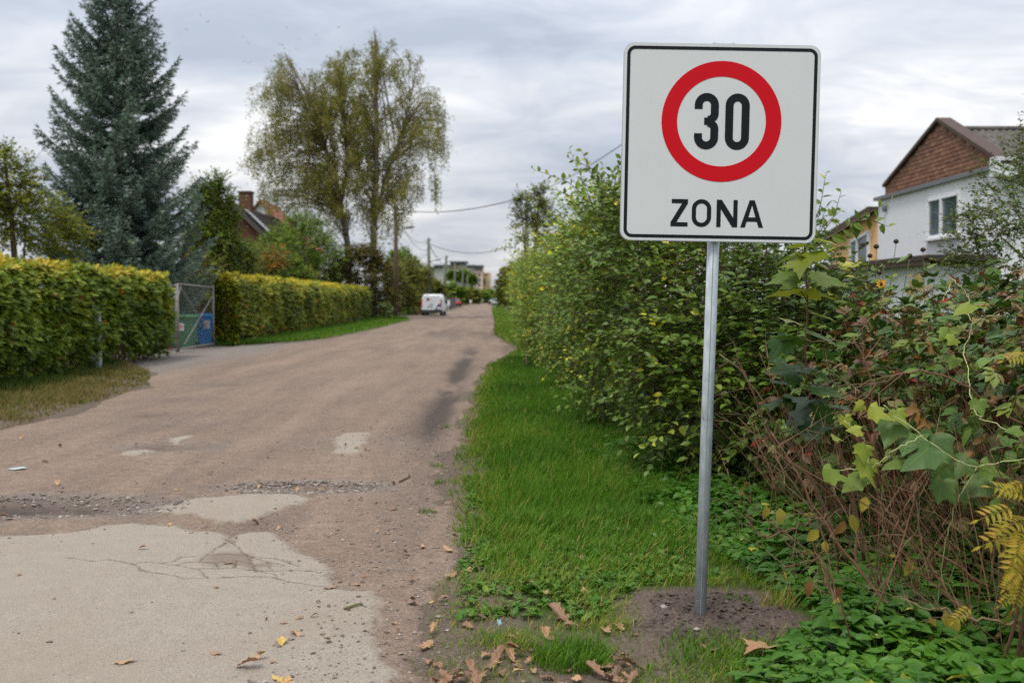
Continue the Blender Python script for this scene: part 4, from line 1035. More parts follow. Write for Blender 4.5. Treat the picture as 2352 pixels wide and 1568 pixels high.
# --- maple sapling with big lobed leaves
m_maple = leafy('maple_leaf', [(0, (.025, .075, .025)), (.35, (.045, .115, .022)), (.65, (.115, .19, .025)), (1, (.27, .31, .035))], .35, .4, .4, veins=True, gain=1.05)
ms = thing('maple_sapling', 'young maple with large lobed leaves, yellow-green at the top, right of the post', 'sapling', gr(1985, 1290))
C = bez([at(1985, 1290, 5.0), at(1960, 1130, 5.0), at(1926, 1023, 5.0), at(1909, 977, 5.0), at(1884, 921, 5.0), at(1863, 868, 5.0), at(1846, 829, 5.0), at(1853, 759, 5.0), at(1856, 696, 5.0), at(1850, 620, 5.0), at(1848, 560, 5.0)], 30)
st = MB(); st.tube(C, np.linspace(.009, .0035, 30), 7); part('trunk', st, m_twig, ms, True)
vs = leaf_variants('leaf', MAPLE, m_maple); pet = MB(); rng = np.random.default_rng(47)
for (a, b, s_, hue) in [(1845,600,95,.75),(1890,548,70,.9),(1815,585,80,.7),(1795,640,75,.62),(1905,640,85,.7),(1800,668,85,.97),(1880,672,90,.93),(1835,560,70,.8),(1875,598,80,.82),(1815,735,55,.9),(1890,722,60,.85),(1820,775,85,.45),(1785,800,80,.35),(1888,770,75,.5),(1905,810,70,.35),(1800,850,95,.25),(1772,870,80,.2),(1870,850,90,.3),(1900,895,85,.25),(1930,860,70,.3),(1850,935,105,.1),(1815,910,90,.15),(1785,925,80,.15),(1870,975,90,.12),(1900,955,70,.2),(1925,930,70,.3),(1835,990,80,.1)]:
    dd_ = 5.0 + rng.normal() * .10 - .08; p_ = at(a, b, dd_); s_m = s_ * dd_ / F * 1.05
    near_i = np.argmin(np.linalg.norm(C - p_ - A(0, 0, -.05), axis=1)); o_ = p_ - C[near_i]; side = math.copysign(1, a - 1850)
    ax = unit(A(side * .8, -.45, -.12) + rng.normal(size=3) * .35); N = unit(A(.1 * side, -.12, .95) + rng.normal(size=3) * .28)
    place_leaf('leaf', vs[min(7, int(hue * 8))], ms, p_ - ax * s_m * .45, ax, N, s_m)
    pet.tube(bez([C[near_i], (C[near_i] + p_ - ax * s_m * .45) / 2 + A(0, 0, .015), p_ - ax * s_m * .43], 6), .0018, 4)
part('petioles', pet, m_twig, ms, kind='stuff')

# --- pale climbing vine draped over the stems
m_vine = leafy('vine_leaf', [(0, (.055, .125, .055)), (.45, (.095, .18, .055)), (.75, (.17, .26, .045)), (1, (.33, .38, .07))], .32, .45, .35, veins=True, gain=.95)
m_vstem = plain('pale_vine_stem', (.36, .38, .16), .6, 0, .2, 20)
vn = thing('climbing_vine', 'pale green vine with angular lobed leaves trailing over the brown stems', 'vine', gr(2150, 1400))
vs = leaf_variants('leaf', VINE, m_vine); rng = np.random.default_rng(53); vst = MB()
for pts in ([(2204,657,4.6),(2222,678,4.6),(2232,731,4.55),(2230,759,4.5),(2215,800,4.45)], [(2215,800,4.45),(2227,886,4.2),(2236,938,4.1),(2253,963,4.05),(2285,970,4.0),(2352,1015,3.9)], [(2352,1054,3.85),(2243,1072,3.9),(2200,1060,3.9),(2120,1000,3.95),(2060,960,4.0),(2030,930,4.0)], [(2120,1000,3.95),(2060,1030,3.95),(2000,1075,4.0),(1930,1080,4.05)], [(2204,657,4.6),(2190,640,4.65),(2165,690,4.6)], [(2000,1075,4.0),(1985,1010,4.0),(1940,965,4.0)], [(2150,1400,4.1),(2170,1250,4.0),(2200,1150,3.95),(2243,1072,3.9)]):
    C = bez([at(*q) for q in pts], 26); C[1:-1] += rng.normal(size=(24, 3)) * .004; vst.tube(C, .0024, 5)
part('stem', vst, m_vstem, vn, True)
for (a, b, s_, hue) in [(2025,945,75,.95),(2045,985,95,.4),(2085,1010,115,.25),(2110,1045,125,.2),(2140,1025,110,.15),(1965,985,50,.9),(1945,968,45,.95),(1925,1003,42,.85),(1988,1040,60,.8),(2003,1085,85,.75),(1925,1085,90,.7),(1958,1105,85,.7),(1990,1072,70,.85),(2180,1085,110,.3),(2212,1068,85,.35),(2240,1110,110,.45),(2285,1075,85,.5),(2150,1062,60,.6),(2190,830,50,.7),(2212,705,65,.75),(2188,780,42,.85),(2170,768,50,.7),(2252,932,55,.6),(2330,985,55,.5),(2318,1005,60,.45),(2262,1150,70,.5),(2200,1130,95,.35),(2050,1060,70,.5),(1975,935,40,.98),(2070,955,60,.8),(2300,1120,80,.3),(2160,1120,80,.4)]:
    dd_ = 3.98 + rng.normal() * .05 + (.5 if b < 840 else 0); p_ = at(a, b, dd_); s_m = s_ * dd_ / F * .78
    ax = unit(A(rng.normal() * .8, -.35, -.55 + rng.normal() * .3)); N = unit(A(rng.normal() * .5, -.45, .85) + rng.normal(size=3) * .25); place_leaf('leaf', vs[min(7, int(hue * 8))], vn, p_ - ax * s_m * .4, ax, N, s_m)

# --- yellow feather-leaved shrub at the right edge
m_yel = leafy('yellow_leaflet', [(0, (.22, .21, .03)), (.5, (.33, .28, .03)), (1, (.36, .25, .045))], .32, .5, .3, gain=1.05)
yl_ = thing('yellow_shrub', 'bright yellow feathery-leaved shrub at the right edge of the picture', 'shrub', gr(2330, 1560))
rng = np.random.default_rng(59)
def pinnate(pairs=8):
    V, T = MB(), None
    mb = MB(); mb.tube([(0, 0, 0), (0, .5, .03), (0, 1, -.06)], .008, 4, .3)
    P, D, Nn = [], [], []
    for i in range(pairs):
        y = .16 + .80 * i / pairs
        for s_ in (-1, 1): P.append((0, y, .03 - .09 * (y - .5) ** 2)); D.append((s_ * .95, .42, -.12)); Nn.append((.1 * s_, 0, 1))
    P.append((0, .99, -.06)); D.append((0, 1, -.2)); Nn.append((0, 0, 1))
    P, D, Nn = (np.array(q, float) for q in (P, D, Nn)); s_ = .36 * (1 - .55 * np.abs(P[:, 1] - .45))
    mb.leaves(SLIM, P, D, Nn, s_, rng.random(len(P))); return mb
pv = [pinnate(k).mesh('leaf', m_yel) for k in (5, 6, 7)]
for (a, b, s_, ax) in [(2330,1165,150,(-.9,-.1,-.25)),(2340,1190,160,(-.8,-.2,-.5)),(2352,1215,170,(-.95,.1,-.35)),(2345,1240,140,(-.6,-.3,-.8)),(2350,1265,130,(-.5,-.2,-.9)),(2360,1170,150,(-.5,-.3,.5)),(2370,1230,150,(-.7,-.4,-.2)),(2352,1105,95,(-.8,.1,-.5)),(2370,815,120,(-.95,0,-.2)),(2352,1330,110,(-.3,-.3,-.9)),(2365,1290,150,(-.6,-.1,-.75)),(2335,1360,80,(-.6,0,-.6)),(2375,1200,160,(-.7,-.5,.2)),(2345,1215,120,(-.4,-.6,-.7)),(2230,1392,90,(-.8,-.2,-.5)),(2360,1140,140,(-.7,-.2,.3)),(2345,1310,100,(-.7,-.4,-.6))]:
    d_ = 3.35 + rng.normal() * .06; p_ = at(a, b, d_); place_leaf('leaf', pv[rng.integers(0, 3)], yl_, p_, A(*ax) + rng.normal(size=3) * .12, A(.1, -.6, .8), s_ * .62 * d_ / F)
st = MB()
for a, b, e2, f2 in [(2330, 1560, 2365, 1160), (2290, 1560, 2355, 1290), (2345, 1565, 2380, 1000)]:
    st.tube(bez([at(a, b, 3.55), at((a + e2) / 2 + 12, (b + f2) / 2, 3.45), at(e2, f2, 3.37)], 12), np.linspace(.008, .003, 12), 5)
part('stem', st, m_twig, yl_, True)

# --- spent flower stalks above the thicket
m_seed = plain('dark_seed_head', (.055, .038, .025), .9, 0, .4, 200, .1, .8)
m_stalk = plain('green_stalk', (.11, .14, .04), .7, 0, .2, 20)
m_petal = plain('orange_petal', (.75, .36, .02), .5, 0, .1, 20)
rng = np.random.default_rng(61)
def ball(mb, c, r_, n=7, m=10, sz=1.0):
    a = np.linspace(0, math.pi, n); V = []
    for i in a:
        for j in range(m):
            b = j * 2 * math.pi / m; q = 1 + .08 * rng.normal(); V.append(np.asarray(c) + r_ * q * A(math.sin(i) * math.cos(b), math.sin(i) * math.sin(b), sz * math.cos(i)))
    T = []
    for i in range(n - 1):
        for j in range(m):
            k = (j + 1) % m; T += [(i*m+j, (i+1)*m+k, i*m+k), (i*m+j, (i+1)*m+j, (i+1)*m+k)]
    mb.add(V, T)
heads = [(2058,558),(2013,570),(1998,591),(1955,607),(2030,604),(2090,591),(2120,577),(2126,596),(2154,603),(1982,566),(1962,623),(1986,662),(2020,630)]
for i, (a, b) in enumerate(heads):
    d_ = 7.9 + rng.normal() * .15; p_ = at(a, b, d_); foot = A(p_[0] - .10 + rng.normal() * .05, d_, .9)
    fx_ = foot.copy(); fx_[2] = gz(foot[0], foot[1])
    t = thing('seed_stalk', ['tallest dark round seed head on a thin stalk before the white wall', 'dark seed head left of the tallest one, before the white wall corner', 'small seed head leaning right before the orange wall edge', 'lone short seed head before the orange wall at far left', 'seed head standing just above the lean-to roof, below the tallest', 'small fuzzy seed head right of centre before the white wall', 'upper seed head of the close pair on the right', 'lower seed head of the close pair on the right', 'rightmost seed head before the white wall', 'brown seed head before the orange house window', 'low seed head before the lean-to roof corner', 'lowest small seed head before the lean-to wall', 'drooping greenish head beside the yellow flower'][i], 'seed head', fx_, 'spent flower stalks above the thicket')
    st = MB(); st.tube(bez([fx_, foot, (foot + p_) / 2 + A(rng.normal() * .02, 0, 0), p_], 12), np.linspace(.005, .0028, 12), 5); part('stalk', st, m_stalk, t, True)
    st = MB(); ball(st, p_ + A(0, 0, .012), .021, sz=.85); part('seed_head', st, m_seed, t)
    if i in (0, 4, 6):
        st = MB(); st.leaves(NARROW, np.array([p_ - A(0, 0, .16), p_ - A(0, 0, .17)]), np.array([[.8, 0, .5], [-.7, -.2, .45]]), np.array([[0, -.5, 1.], [0, -.5, 1.]]), np.array([.14, .09]), .5); part('leaf', st, m_shrub, t)
p_ = at(2023, 652, 6.6); t = thing('yellow_flower', 'small orange-yellow flower among the creeper leaves below the lean-to roof', 'flower', A(p_[0], p_[1], gz(p_[0], p_[1])))
st = MB(); st.tube(bez([A(p_[0], p_[1], 0), A(p_[0] + .02, p_[1], .8), p_], 10), .003, 5); part('stalk', st, m_stalk, t)
st = MB(); k = 9; a_ = np.arange(k) * 6.283 / k; st.leaves(OVATE, np.repeat(p_[None], k, 0), np.stack([np.cos(a_), np.full(k, -.25), np.sin(a_)], -1), np.repeat(A(0, -1, .2)[None], k, 0), .035, .5); part('petals', st, m_petal, t)
st = MB(); ball(st, p_ + A(0, -.01, 0), .010, 6, 8); part('seed_head', st, m_seed, t)

# --- small-leaved tree at the right edge
m_small = leafy('small_tree_leaf', [(0, (.03, .06, .014)), (.5, (.06, .105, .022)), (.85, (.10, .14, .03)), (1, (.26, .20, .04))], .28, .45, .35)
rng = np.random.default_rng(67)
tr_ = thing('small_leaved_tree', 'small-leaved green tree in front of the white house at the right edge', 'tree', A(5.4, 9.3, gz(5.4, 9.3)))
lob = [((5.05, 9.3, 2.15), (.95, .8, .85)), ((4.45, 9.1, 1.75), (.62, .55, .48)), ((5.15, 9.3, 2.95), (.42, .45, .55)), ((4.25, 9.0, 2.1), (.4, .3, .22)), ((5.6, 9.6, 2.6), (.9, .8, .9)), ((4.6, 9.2, 1.2), (.8, .6, .5))]
wd = MB(); mb = foliage(rng, lob, 2300, (.18, .42), 11, (.034, .06), OVATE, .3, .9, .45, .7, .3, None, None, wd, .003)
part('crown', mb, m_small, tr_, kind='stuff'); part('twigs', wd, m_bark, tr_, kind='stuff')
st = MB(); b_ = A(5.4, 9.3, -.1)
st.tube(bez([b_, b_ + A(-.03, 0, .9), b_ + A(-.15, 0, 1.8), A(5.15, 9.3, 3.0)], 14), np.linspace(.05, .012, 14), 8); trunk = part('trunk', st, m_bark, tr_, True)
for e2 in ((4.3, 9.0, 2.1), (4.45, 9.1, 1.6), (5.7, 9.6, 2.8), (5.1, 9.2, 3.3), (4.6, 9.2, 2.3)):
    st = MB(); st.tube(bez([b_ + A(-.06, 0, 1.1), (b_ + A(-.1, 0, 1.3) + A(*e2)) / 2 + A(0, 0, .1), A(*e2)], 10), np.linspace(.02, .005, 10), 5); part('limb', st, m_bark, tr_, True)
# ------------------------------------------------------------------ left side: hedges, gate, bins
m_hedge1 = leafy('hedge_leaf', [(0, (.035, .070, .012)), (.4, (.085, .135, .018)), (.68, (.145, .19, .024)), (.86, (.25, .25, .03)), (.965, (.36, .29, .045)), (.985, (.30, .10, .04)), (1, (.33, .02, .03))], .28, .45, .35, .8)
m_hedge2 = leafy('yellowing_hedge_leaf', [(0, (.04, .070, .012)), (.35, (.10, .135, .018)), (.6, (.17, .20, .026)), (.82, (.29, .30, .03)), (.94, (.40, .33, .045)), (1, (.36, .14, .04))], .28, .45, .35, .7)
def hedge(name, label, d0, d1, hgt, deep, n, k, size, seed, mat, gaps=(), hue=None, near_end=False):
    rng = np.random.default_rng(seed)
    t = thing(name, label, 'hedge', A(hl((d0 + d1) / 2) - deep / 2, (d0 + d1) / 2, 0))
    Y = rng.uniform(d0, d1, n); f = rng.random(n)
    kind = np.where(f < .62, 0, np.where(f < .88, 1, 2))
    z = np.where(kind == 0, .12 + (hgt - .12) * rng.random(n) ** .85, hgt - .03)
    bmp = .40 * (fbm(Y * 1.5, z * 1.7, seed, 3) - .5) + .05 * rng.normal(size=n)
    round_ = .16 * smooth(hgt - .35, hgt, z) + .20 * smooth(.7, .1, z)
    X = np.where(kind == 0, hl(Y) - round_ + bmp, hl(Y) - .12 - rng.random(n) * (deep - .12))
    z = np.where(kind == 1, hgt + .22 * (fbm(Y * 1.1, X, seed + 3) - .5) + .03 * rng.normal(size=n), z)
    ke = kind == 2
    z = np.where(ke, .15 + (hgt - .2) * rng.random(n), z); X = np.where(ke & near_end, hl(d0) - .05 - rng.random(n) * deep, X); Y = np.where(ke & near_end, d0 + np.abs(rng.normal(0, .10, n)), Y)
    X = np.where(ke & (not near_end), hl(Y) - rng.random(n) * deep * .6, X)
    Y = Y + .10 * (fbm(z * 2, X * 2, seed + 5) - .5)
    D = np.where((kind == 0)[:, None], A(1, -.25, .25), np.where((kind == 1)[:, None], A(.2, -.1, 1), A(.35, -1, .2))) + rng.normal(size=(n, 3)) * .45
    P = np.stack([X, Y, z], -1); D = unit(D); Ls = rng.uniform(.10, .24, n); P -= D * Ls[:, None] * .6
    keep = np.ones(n, bool)
    for gy, gz0, gz1, w in gaps: keep &= ~((np.abs(Y - gy) < w * (1.2 - .6 * (z - gz0) / (gz1 - gz0))) & (z > gz0) & (z < gz1) & (rng.random(n) < .93))
    keep &= ~((z < .35) & (rng.random(n) < .55))
    P, D, Ls = P[keep], D[keep], Ls[keep]; n = len(P)
    Q, ax, N, tt = twig_leaves(rng, P, D, Ls, k, droop=.25, jitter=.4)
    N = unit(N + A(.35, -.3, .2))
    r = np.repeat(rng.random(n) * .4, k) + rng.random(n * k) * .3
    r = hue(Q, r, rng) if hue else r
    mb = MB(); mb.leaves(OVATE if size[0] < .07 and False else DIAMOND, Q, ax, N, rng.uniform(*size, n * k), np.clip(r, 0, 1)); part('foliage', mb, mat, t, kind='stuff')
    wd = MB(); m = int((d1 - d0) * 40); y_ = rng.uniform(d0, d1, m); b = np.stack([hl(y_) - .25 - rng.random(m) * (deep - .4), y_, np.full(m, -.02)], -1)
    wd.twigs(b, b + np.stack([rng.normal(0, .12, m), rng.normal(0, .15, m), rng.uniform(.8, hgt - .15, m)], -1), .012, .004); part('stems', wd, m_bark, t, kind='stuff')
    return t
def hue1(Q, r, rng):
    r = r + (.14 + .5 * fbm(Q[:, 1] * 2.2, Q[:, 0] * 2.2, 9)) * smooth(1.72, 2.08, Q[:, 2]) + .55 * (fbm(Q[:, 1] * 1.1, Q[:, 2] * 1.4, 7) - .5) + .10 * smooth(.4, 1.6, Q[:, 2])
    return np.where(rng.random(len(r)) < .007, .995, np.clip(r, 0, .955))
def hue2(Q, r, rng):
    r = r + .08 + (.12 + .5 * fbm(Q[:, 1] * 1.6, Q[:, 0] * 2, 19)) * smooth(1.85, 2.2, Q[:, 2]) + .75 * (fbm(Q[:, 1] * .6, Q[:, 2] * .9, 17) - .5) - .25 * smooth(48, 66, Q[:, 1])
    return np.where(rng.random(len(r)) < .03, 1.0, np.clip(r, 0, .93))
hedge('clipped_hedge', 'near clipped hedge with red berries and yellowing top, left of the gate', 12.5, 24.9, 2.03, 1.3, 6000, 8, (.09, .17), 71, m_hedge1, gaps=[(20.5, 0, .95, .30), (21.6, .1, 1.25, .42)], hue=hue1)
hedge('clipped_hedge', 'far clipped hedge with bright yellow leaves, right of the gate', 31.2, 66, 2.14, .62, 7600, 8, (.10, .18), 72, m_hedge2, hue=hue2, near_end=True)

m_conc = plain('weathered_concrete', (.34, .36, .34), .9, 0, .18, 8, .2, .5)
p = MB(); b = gr(222, 851); p.box(b + A(0, 0, .55), (.17, .15, 1.25), .1); single('concrete_post', p, m_conc, 'grey concrete fence post poking out under the near hedge', 'post')
p = MB(); b = gr(808, 741); p.box(b + A(.35, 0, .75), (.28, .2, 1.5), .1); single('metal_post', p, plain('pale_blue_grey_paint', (.36, .41, .46), .6, 0, .1), 'pale blue-grey post at the end of the far hedge', 'post')

m_pipe = plain('painted_gate_steel', (.23, .215, .195), .6, .2, .25, 10)
m_wire = plain('gate_wire', (.30, .29, .26), .6, .3, .1)
def gate(label, d0, d1, hinge_w):
    X = lambda d: -9.02 - .01 * (d - 27); t = thing('wire_gate', label, 'gate', A(X((d0 + d1) / 2), (d0 + d1) / 2, 0))
    P = lambda d, z: A(X(d), d, z); zl, zh = .10, 1.86
    for a, b in ((P(d0, zl), P(d1, zl)), (P(d0, zh), P(d1, zh - .06))):
        q = MB(); q.tube([a, b], .022, 8); part('rail', q, m_pipe, t, True)
    for d in (d0, d1):
        q = MB(); q.tube([P(d, zl - .08), P(d, zh)], .026, 8); part('upright', q, m_pipe, t, True)
    q = MB(); q.tube([P(d0 + .5, zl + .1), P(d1 - .15, zh - .35)], .015, 6); part('brace', q, m_pipe, t, True)
    q = MB(); q.tube([P(d0 + .12, zh - .12) + A(.05, 0, 0), P(d1 - .05, zl + .1) + A(.05, 0, 0)], .015, 6); part('brace', q, m_pipe, t, True)
    q = MB(); q.tube([P(d0 + .28, zh - .05), P(d0, zh - .40)], .02, 6); part('corner_brace', q, m_pipe, t, True)
    w = MB(); a, b = [], []; w_ = d1 - d0; h_ = zh - zl - .05
    for s_ in np.arange(-h_, w_, .13):
        for sg_ in (1, -1):
            y0, z0, y1, z1 = s_, 0, s_ + h_, h_
            if y0 < 0: z0 = -y0; y0 = 0
            if y1 > w_: z1 = h_ - (y1 - w_); y1 = w_
            if sg_ < 0: y0, y1 = w_ - y0, w_ - y1
            a.append(P(d0 + y0, zl + z0)); b.append(P(d0 + y1, zl + z1))
    w.twigs(np.array(a), np.array(b), .0009, .0009); part('wire_mesh', w, m_wire, t, kind='stuff')
gate('open-mesh steel gate leaf with crossed braces between the two hedges', 26.9, 30.2, 1)
gate('second mesh gate leaf mostly hidden behind the near hedge end', 23.4, 26.75, 1)

def wheelie_bin(label, px, d, col, lidcol, stickers, w=.50):
    X = (px - 1176) / F * d; t = thing('wheelie_bin', label, 'bin', A(X, d, -.03), 'wheelie bins behind the gate')
    m = plain('bin_plastic', col, .45, 0, .1, 4); ml = plain('bin_lid_plastic', lidcol, .4, 0, .1, 4); zb_ = -.03
    def frustum(z0, z1, w0, w1, y0, y1):
        V = [(X + sx * w_ / 2, d + sy * y_ / 2, z) for z, w_, y_ in ((z0, w0, y0), (z1, w1, y1)) for sx, sy in ((-1,-1),(1,-1),(1,1),(-1,1))]
        return V, [[0,1,5],[0,5,4],[1,2,6],[1,6,5],[2,3,7],[2,7,6],[3,0,4],[3,4,7],[0,2,1],[0,3,2],[4,5,6],[4,6,7]]
    q = MB(); q.add(*frustum(zb_ + .06, zb_ + .93, w * .82, w, w * .95, w * 1.1)); part('body', q, m, t)
    q = MB(); q.add(*frustum(zb_ + .90, zb_ + .96, w * 1.06, w * 1.06, w * 1.16, w * 1.16)); part('rim', q, m, t)
    q = MB(); q.add(*frustum(zb_ + .963, zb_ + 1.03, w * 1.09, w * .92, w * 1.2, w * 1.0)); lid = part('lid', q, ml, t)
    q = MB(); q.box((X, d - w * .62, zb_ + .975), (w * .3, .04, .03)); part('handle', q, ml, lid)
    for s_ in (-1, 1):
        q = MB(); q.tube([(X + s_ * w * .42, d + w * .5, zb_ + .1), (X + s_ * w * .52, d + w * .5, zb_ + .1)], .10, 12); part('wheel', q, m_black, t)
    for (sx, sz, sw_, sh_, c1, c2) in stickers:
        yf = lambda z: d - (w * .95 + (w * .15) * (z - .06) / .87) / 2 - .006
        q = MB(); q.box((X + sx, yf(sz), zb_ + sz), (sw_, .006, sh_)); s1 = part('sticker', q, plain('sticker_print', c1, .5, 0, .05), t)
        for j, dz in enumerate((-.22, .02, .24)):
            q = MB(); q.box((X + sx + (.08 if j % 2 else -.04) * sw_, yf(sz) - .005, zb_ + sz + dz * sh_), (sw_ * .55, .003, sh_ * .13)); part('print_mark', q, plain('sticker_ink', c2, .5, 0, .05), s1)
wheelie_bin('dark green wheelie bin with a white and red sticker behind the gate', 424, 29.6, (.05, .165, .085), (.12, .32, .16), [(-.02, .66, .20, .22, (.75, .74, .74), (.62, .12, .08))], .60)
wheelie_bin('blue wheelie bin with blue and white stickers beside the far hedge', 473, 31.2, (.01, .22, .58), (.02, .30, .68), [(-.10, .68, .17, .22, (.06, .08, .42), (.18, .5, .42)), (.10, .69, .17, .24, (.74, .74, .74), (.66, .22, .16))], .46)

# ------------------------------------------------------------------ spruce
m_spruce = leafy('blue_spruce_needles', [(0, (.025, .048, .056)), (.5, (.052, .094, .106)), (.85, (.090, .145, .158)), (1, (.13, .19, .20))], .08, .55, .3, .6)
rng = np.random.default_rng(81)
SPX, SPY = -11.75, 30.0
sp = thing('spruce_tree', 'tall blue spruce behind the near hedge, cut off by the top of the picture', 'tree', A(SPX, SPY, 0))
prof = interp([(.6, 2.35), (2.0, 2.6), (3.5, 2.4), (5.2, 2.12), (6.2, 1.82), (7.5, 1.5), (8.8, 1.2), (10.2, .72), (11.2, .30), (11.9, .05)])
st = MB(); st.tube([(SPX, SPY, -.1), (SPX + .02, SPY, 4), (SPX - .02, SPY, 8), (SPX, SPY, 11.8)], [.19, .14, .075, .015], 9); part('trunk', st, m_bark, sp, True)
bw = MB(); Pn, Dn, Sn, Rn = [], [], [], []; tw0, tw1 = [], []
z = .7; wh = 0
while z < 11.6:
    nb = 9 if z < 9 else 6
    for j in range(nb):
        a = j * 6.283 / nb + wh * .61 + rng.normal() * .18; R_ = prof(z) * rng.uniform(.72, 1.16); zz0 = z + rng.normal() * .08
        dr = A(math.cos(a), math.sin(a), 0); rise = .10 + .38 * smooth(2, 10, z)
        t_ = np.linspace(0, 1, 9)[:, None]
        C = A(SPX, SPY, zz0) + dr * R_ * t_ + A(0, 0, 1) * (R_ * (rise * t_ - .42 * t_ * (1 - t_) + .20 * t_ ** 3))
        bw.tube(C, np.linspace(.028 * (R_ / 2.5) + .006, .004, 9), 4, cap=False)
        sd_ = A(-dr[1], dr[0], 0)
        nbr = max(5, int(R_ / .085))
        for i in range(nbr):
            u = .18 + .82 * (i + rng.random() * .6) / nbr; q = min(u * 8, 7.999); c = C[int(q)] + (C[int(q) + 1] - C[int(q)]) * (q - int(q))
            for s_ in (-1, 1):
                l = (.16 + .62 * R_ / 2.6 * (1 - u) ** .8 * min(1, u * 3)) * rng.uniform(.7, 1.2); w = unit(dr * .75 + sd_ * s_ * .8 + A(0, 0, rng.normal() * .22 - .05))
                m = max(2, int(l / .055)); tt = (np.arange(m) + .3) / m
                tip = c + w * l; tw0.append(c); tw1.append(tip)
                for k_ in range(2):
                    q_ = c + w * (l * tt)[:, None]; Pn.append(q_)
                    Dn.append(unit(w * 1.0 + rng.normal(size=(m, 3)) * .62 + A(0, 0, .18))); Sn.append(rng.uniform(.09, .17, m)); Rn.append(np.clip(.30 + .30 * rng.random(m) + .28 * u + .25 * tt * (u > .5), 0, 1))
        e_ = C[-1]; Pn.append(np.repeat(e_[None], 5, 0)); Dn.append(unit(dr + A(0, 0, .45) + rng.normal(size=(5, 3)) * .4)); Sn.append(rng.uniform(.12, .2, 5)); Rn.append(rng.uniform(.6, 1, 5))
    z += .30 if z < 8 else .24; wh += 1
Pn = np.concatenate(Pn); Dn = np.concatenate(Dn); Sn = np.concatenate(Sn); Rn = np.concatenate(Rn)
print('spruce needles', len(Pn))
mb = MB(); mb.leaves(SPIKE, Pn, Dn, rvec(rng, len(Pn)), Sn, Rn); part('crown', mb, m_spruce, sp, kind='stuff')
bw.twigs(np.array(tw0), np.array(tw1), .005, .002); part('branches', bw, m_bark, sp, kind='stuff')

# ------------------------------------------------------------------ birch
m_birch = leafy('birch_leaf', [(0, (.070, .098, .024)), (.45, (.118, .142, .034)), (.75, (.172, .168, .040)), (.93, (.30, .21, .04)), (1, (.42, .24, .045))], .38, .5, .3, .35)
m_bbark, nt, bs, out = material('birch_bark')
tcn = nd(nt, 'ShaderNodeTexCoord').outputs['Object']; mpn = nd(nt, 'ShaderNodeMapping', {'Vector': tcn, 'Scale': (1, 1, 5)}).outputs[0]
nt.links.new(ramp(nt, noise(nt, 1.4, 5, .7, .5, mpn), [(.42, (.05, .045, .04)), (.52, (.30, .28, .25)), (.7, (.48, .46, .43))]), bs.inputs['Base Color']); bs.inputs['Roughness'].default_value = .85
rng = np.random.default_rng(83); DB = 72.0
bt = thing('birch_tree', 'tall weeping birch with two pale trunks and yellowing leaves beside the road', 'tree', gr(845, 732) * A(1, 0, 0) + A(-.4, DB, 0))
tr1 = bez([A(at(803, 600, DB)[0], DB, -.1), at(800, 560, DB), at(782, 480, DB), at(770, 400, DB), at(735, 310, DB), at(690, 215, DB), at(655, 125, DB)], 26)
tr2 = bez([A(at(858, 600, DB)[0], DB, -.1), at(857, 560, DB), at(862, 450, DB), at(866, 350, DB), at(864, 250, DB), at(862, 160, DB), at(860, 70, DB)], 26)
tr3 = bez([at(857, 540, DB), at(880, 420, DB), at(925, 300, DB + 1), at(950, 200, DB + 1)], 18)
tr4 = bez([at(782, 480, DB), at(800, 380, DB), at(790, 250, DB), at(775, 150, DB)], 18)
for C, r0 in ((tr1, .27), (tr2, .30)):
    st = MB(); st.tube(C, np.linspace(r0, .03, len(C)), 9); part('trunk', st, m_bbark, bt, True)
for C in (tr3, tr4):
    st = MB(); st.tube(C, np.linspace(.15, .03, len(C)), 7); part('limb', st, m_bbark, bt, True)
ALLT = np.vstack([tr1[4:], tr2[4:], tr3[2:], tr4[2:]])
wd = MB(); Pl, Dl = [], []
blobs = [((905, 250), (110, 150), 120), ((875, 130), (55, 60), 22), ((660, 230), (85, 110), 66), ((670, 350), (100, 90), 66), ((610, 330), (40, 90), 24), ((975, 290), (52, 95), 46), ((785, 230), (75, 100), 60), ((790, 350), (80, 80), 46), ((860, 400), (110, 60), 40), ((645, 170), (35, 50), 16), ((690, 430), (95, 50), 56), ((910, 430), (75, 50), 34), ((730, 290), (60, 90), 46), ((745, 200), (45, 70), 26), ((745, 390), (50, 60), 34), ((820, 290), (50, 90), 30), ((770, 150), (40, 40), 12), ((812, 170), (38, 75), 24), ((815, 310), (36, 80), 26), ((820, 400), (42, 50), 18), ((770, 480), (80, 32), 30), ((865, 480), (60, 35), 22)]
for (cx_, cy_), (rx_, ry_), m in blobs:
    for _ in range(m):
        u = rvec(rng, 1)[0] * rng.random() ** .4; e_ = at(cx_ + u[0] * rx_, cy_ + u[2] * ry_, DB + u[1] * 4.2)
        k_ = np.linalg.norm((ALLT - e_ + A(0, 0, 1.6)) * A(1, 1, .8), axis=1).argmin(); b_ = ALLT[max(0, k_ - rng.integers(0, 3))]
        mid = (b_ + e_) / 2 + A(0, 0, .5); C = bez([b_, mid, e_, e_ + (e_ - b_) * .12 - A(0, 0, .35)], 9); wd.tube(C, np.linspace(.032, .008, 9), 4, cap=False)
        for i in range(4, 9):
            for _k in range(2 + int(rng.random() < .35)):
                p0 = C[i] + rng.normal(size=3) * .10; l = rng.uniform(.4, 1.25); m_l = int(l / .10)
                dx = rng.normal(size=3) * A(.35, .35, 0)
                t_ = np.linspace(0, 1, m_l)[:, None]; pts = p0 + dx * t_ * l + A(0, 0, -1) * (t_ ** 1.2) * l + A(0, 0, .12) * np.sin(t_ * 2.2) + rng.normal(size=(m_l, 3)) * .11
                Pl.append(pts)
        wd.twigs(C[4:9], C[4:9] + A(0, 0, -.8) + rng.normal(size=(5, 3)) * .15, .008, .003)
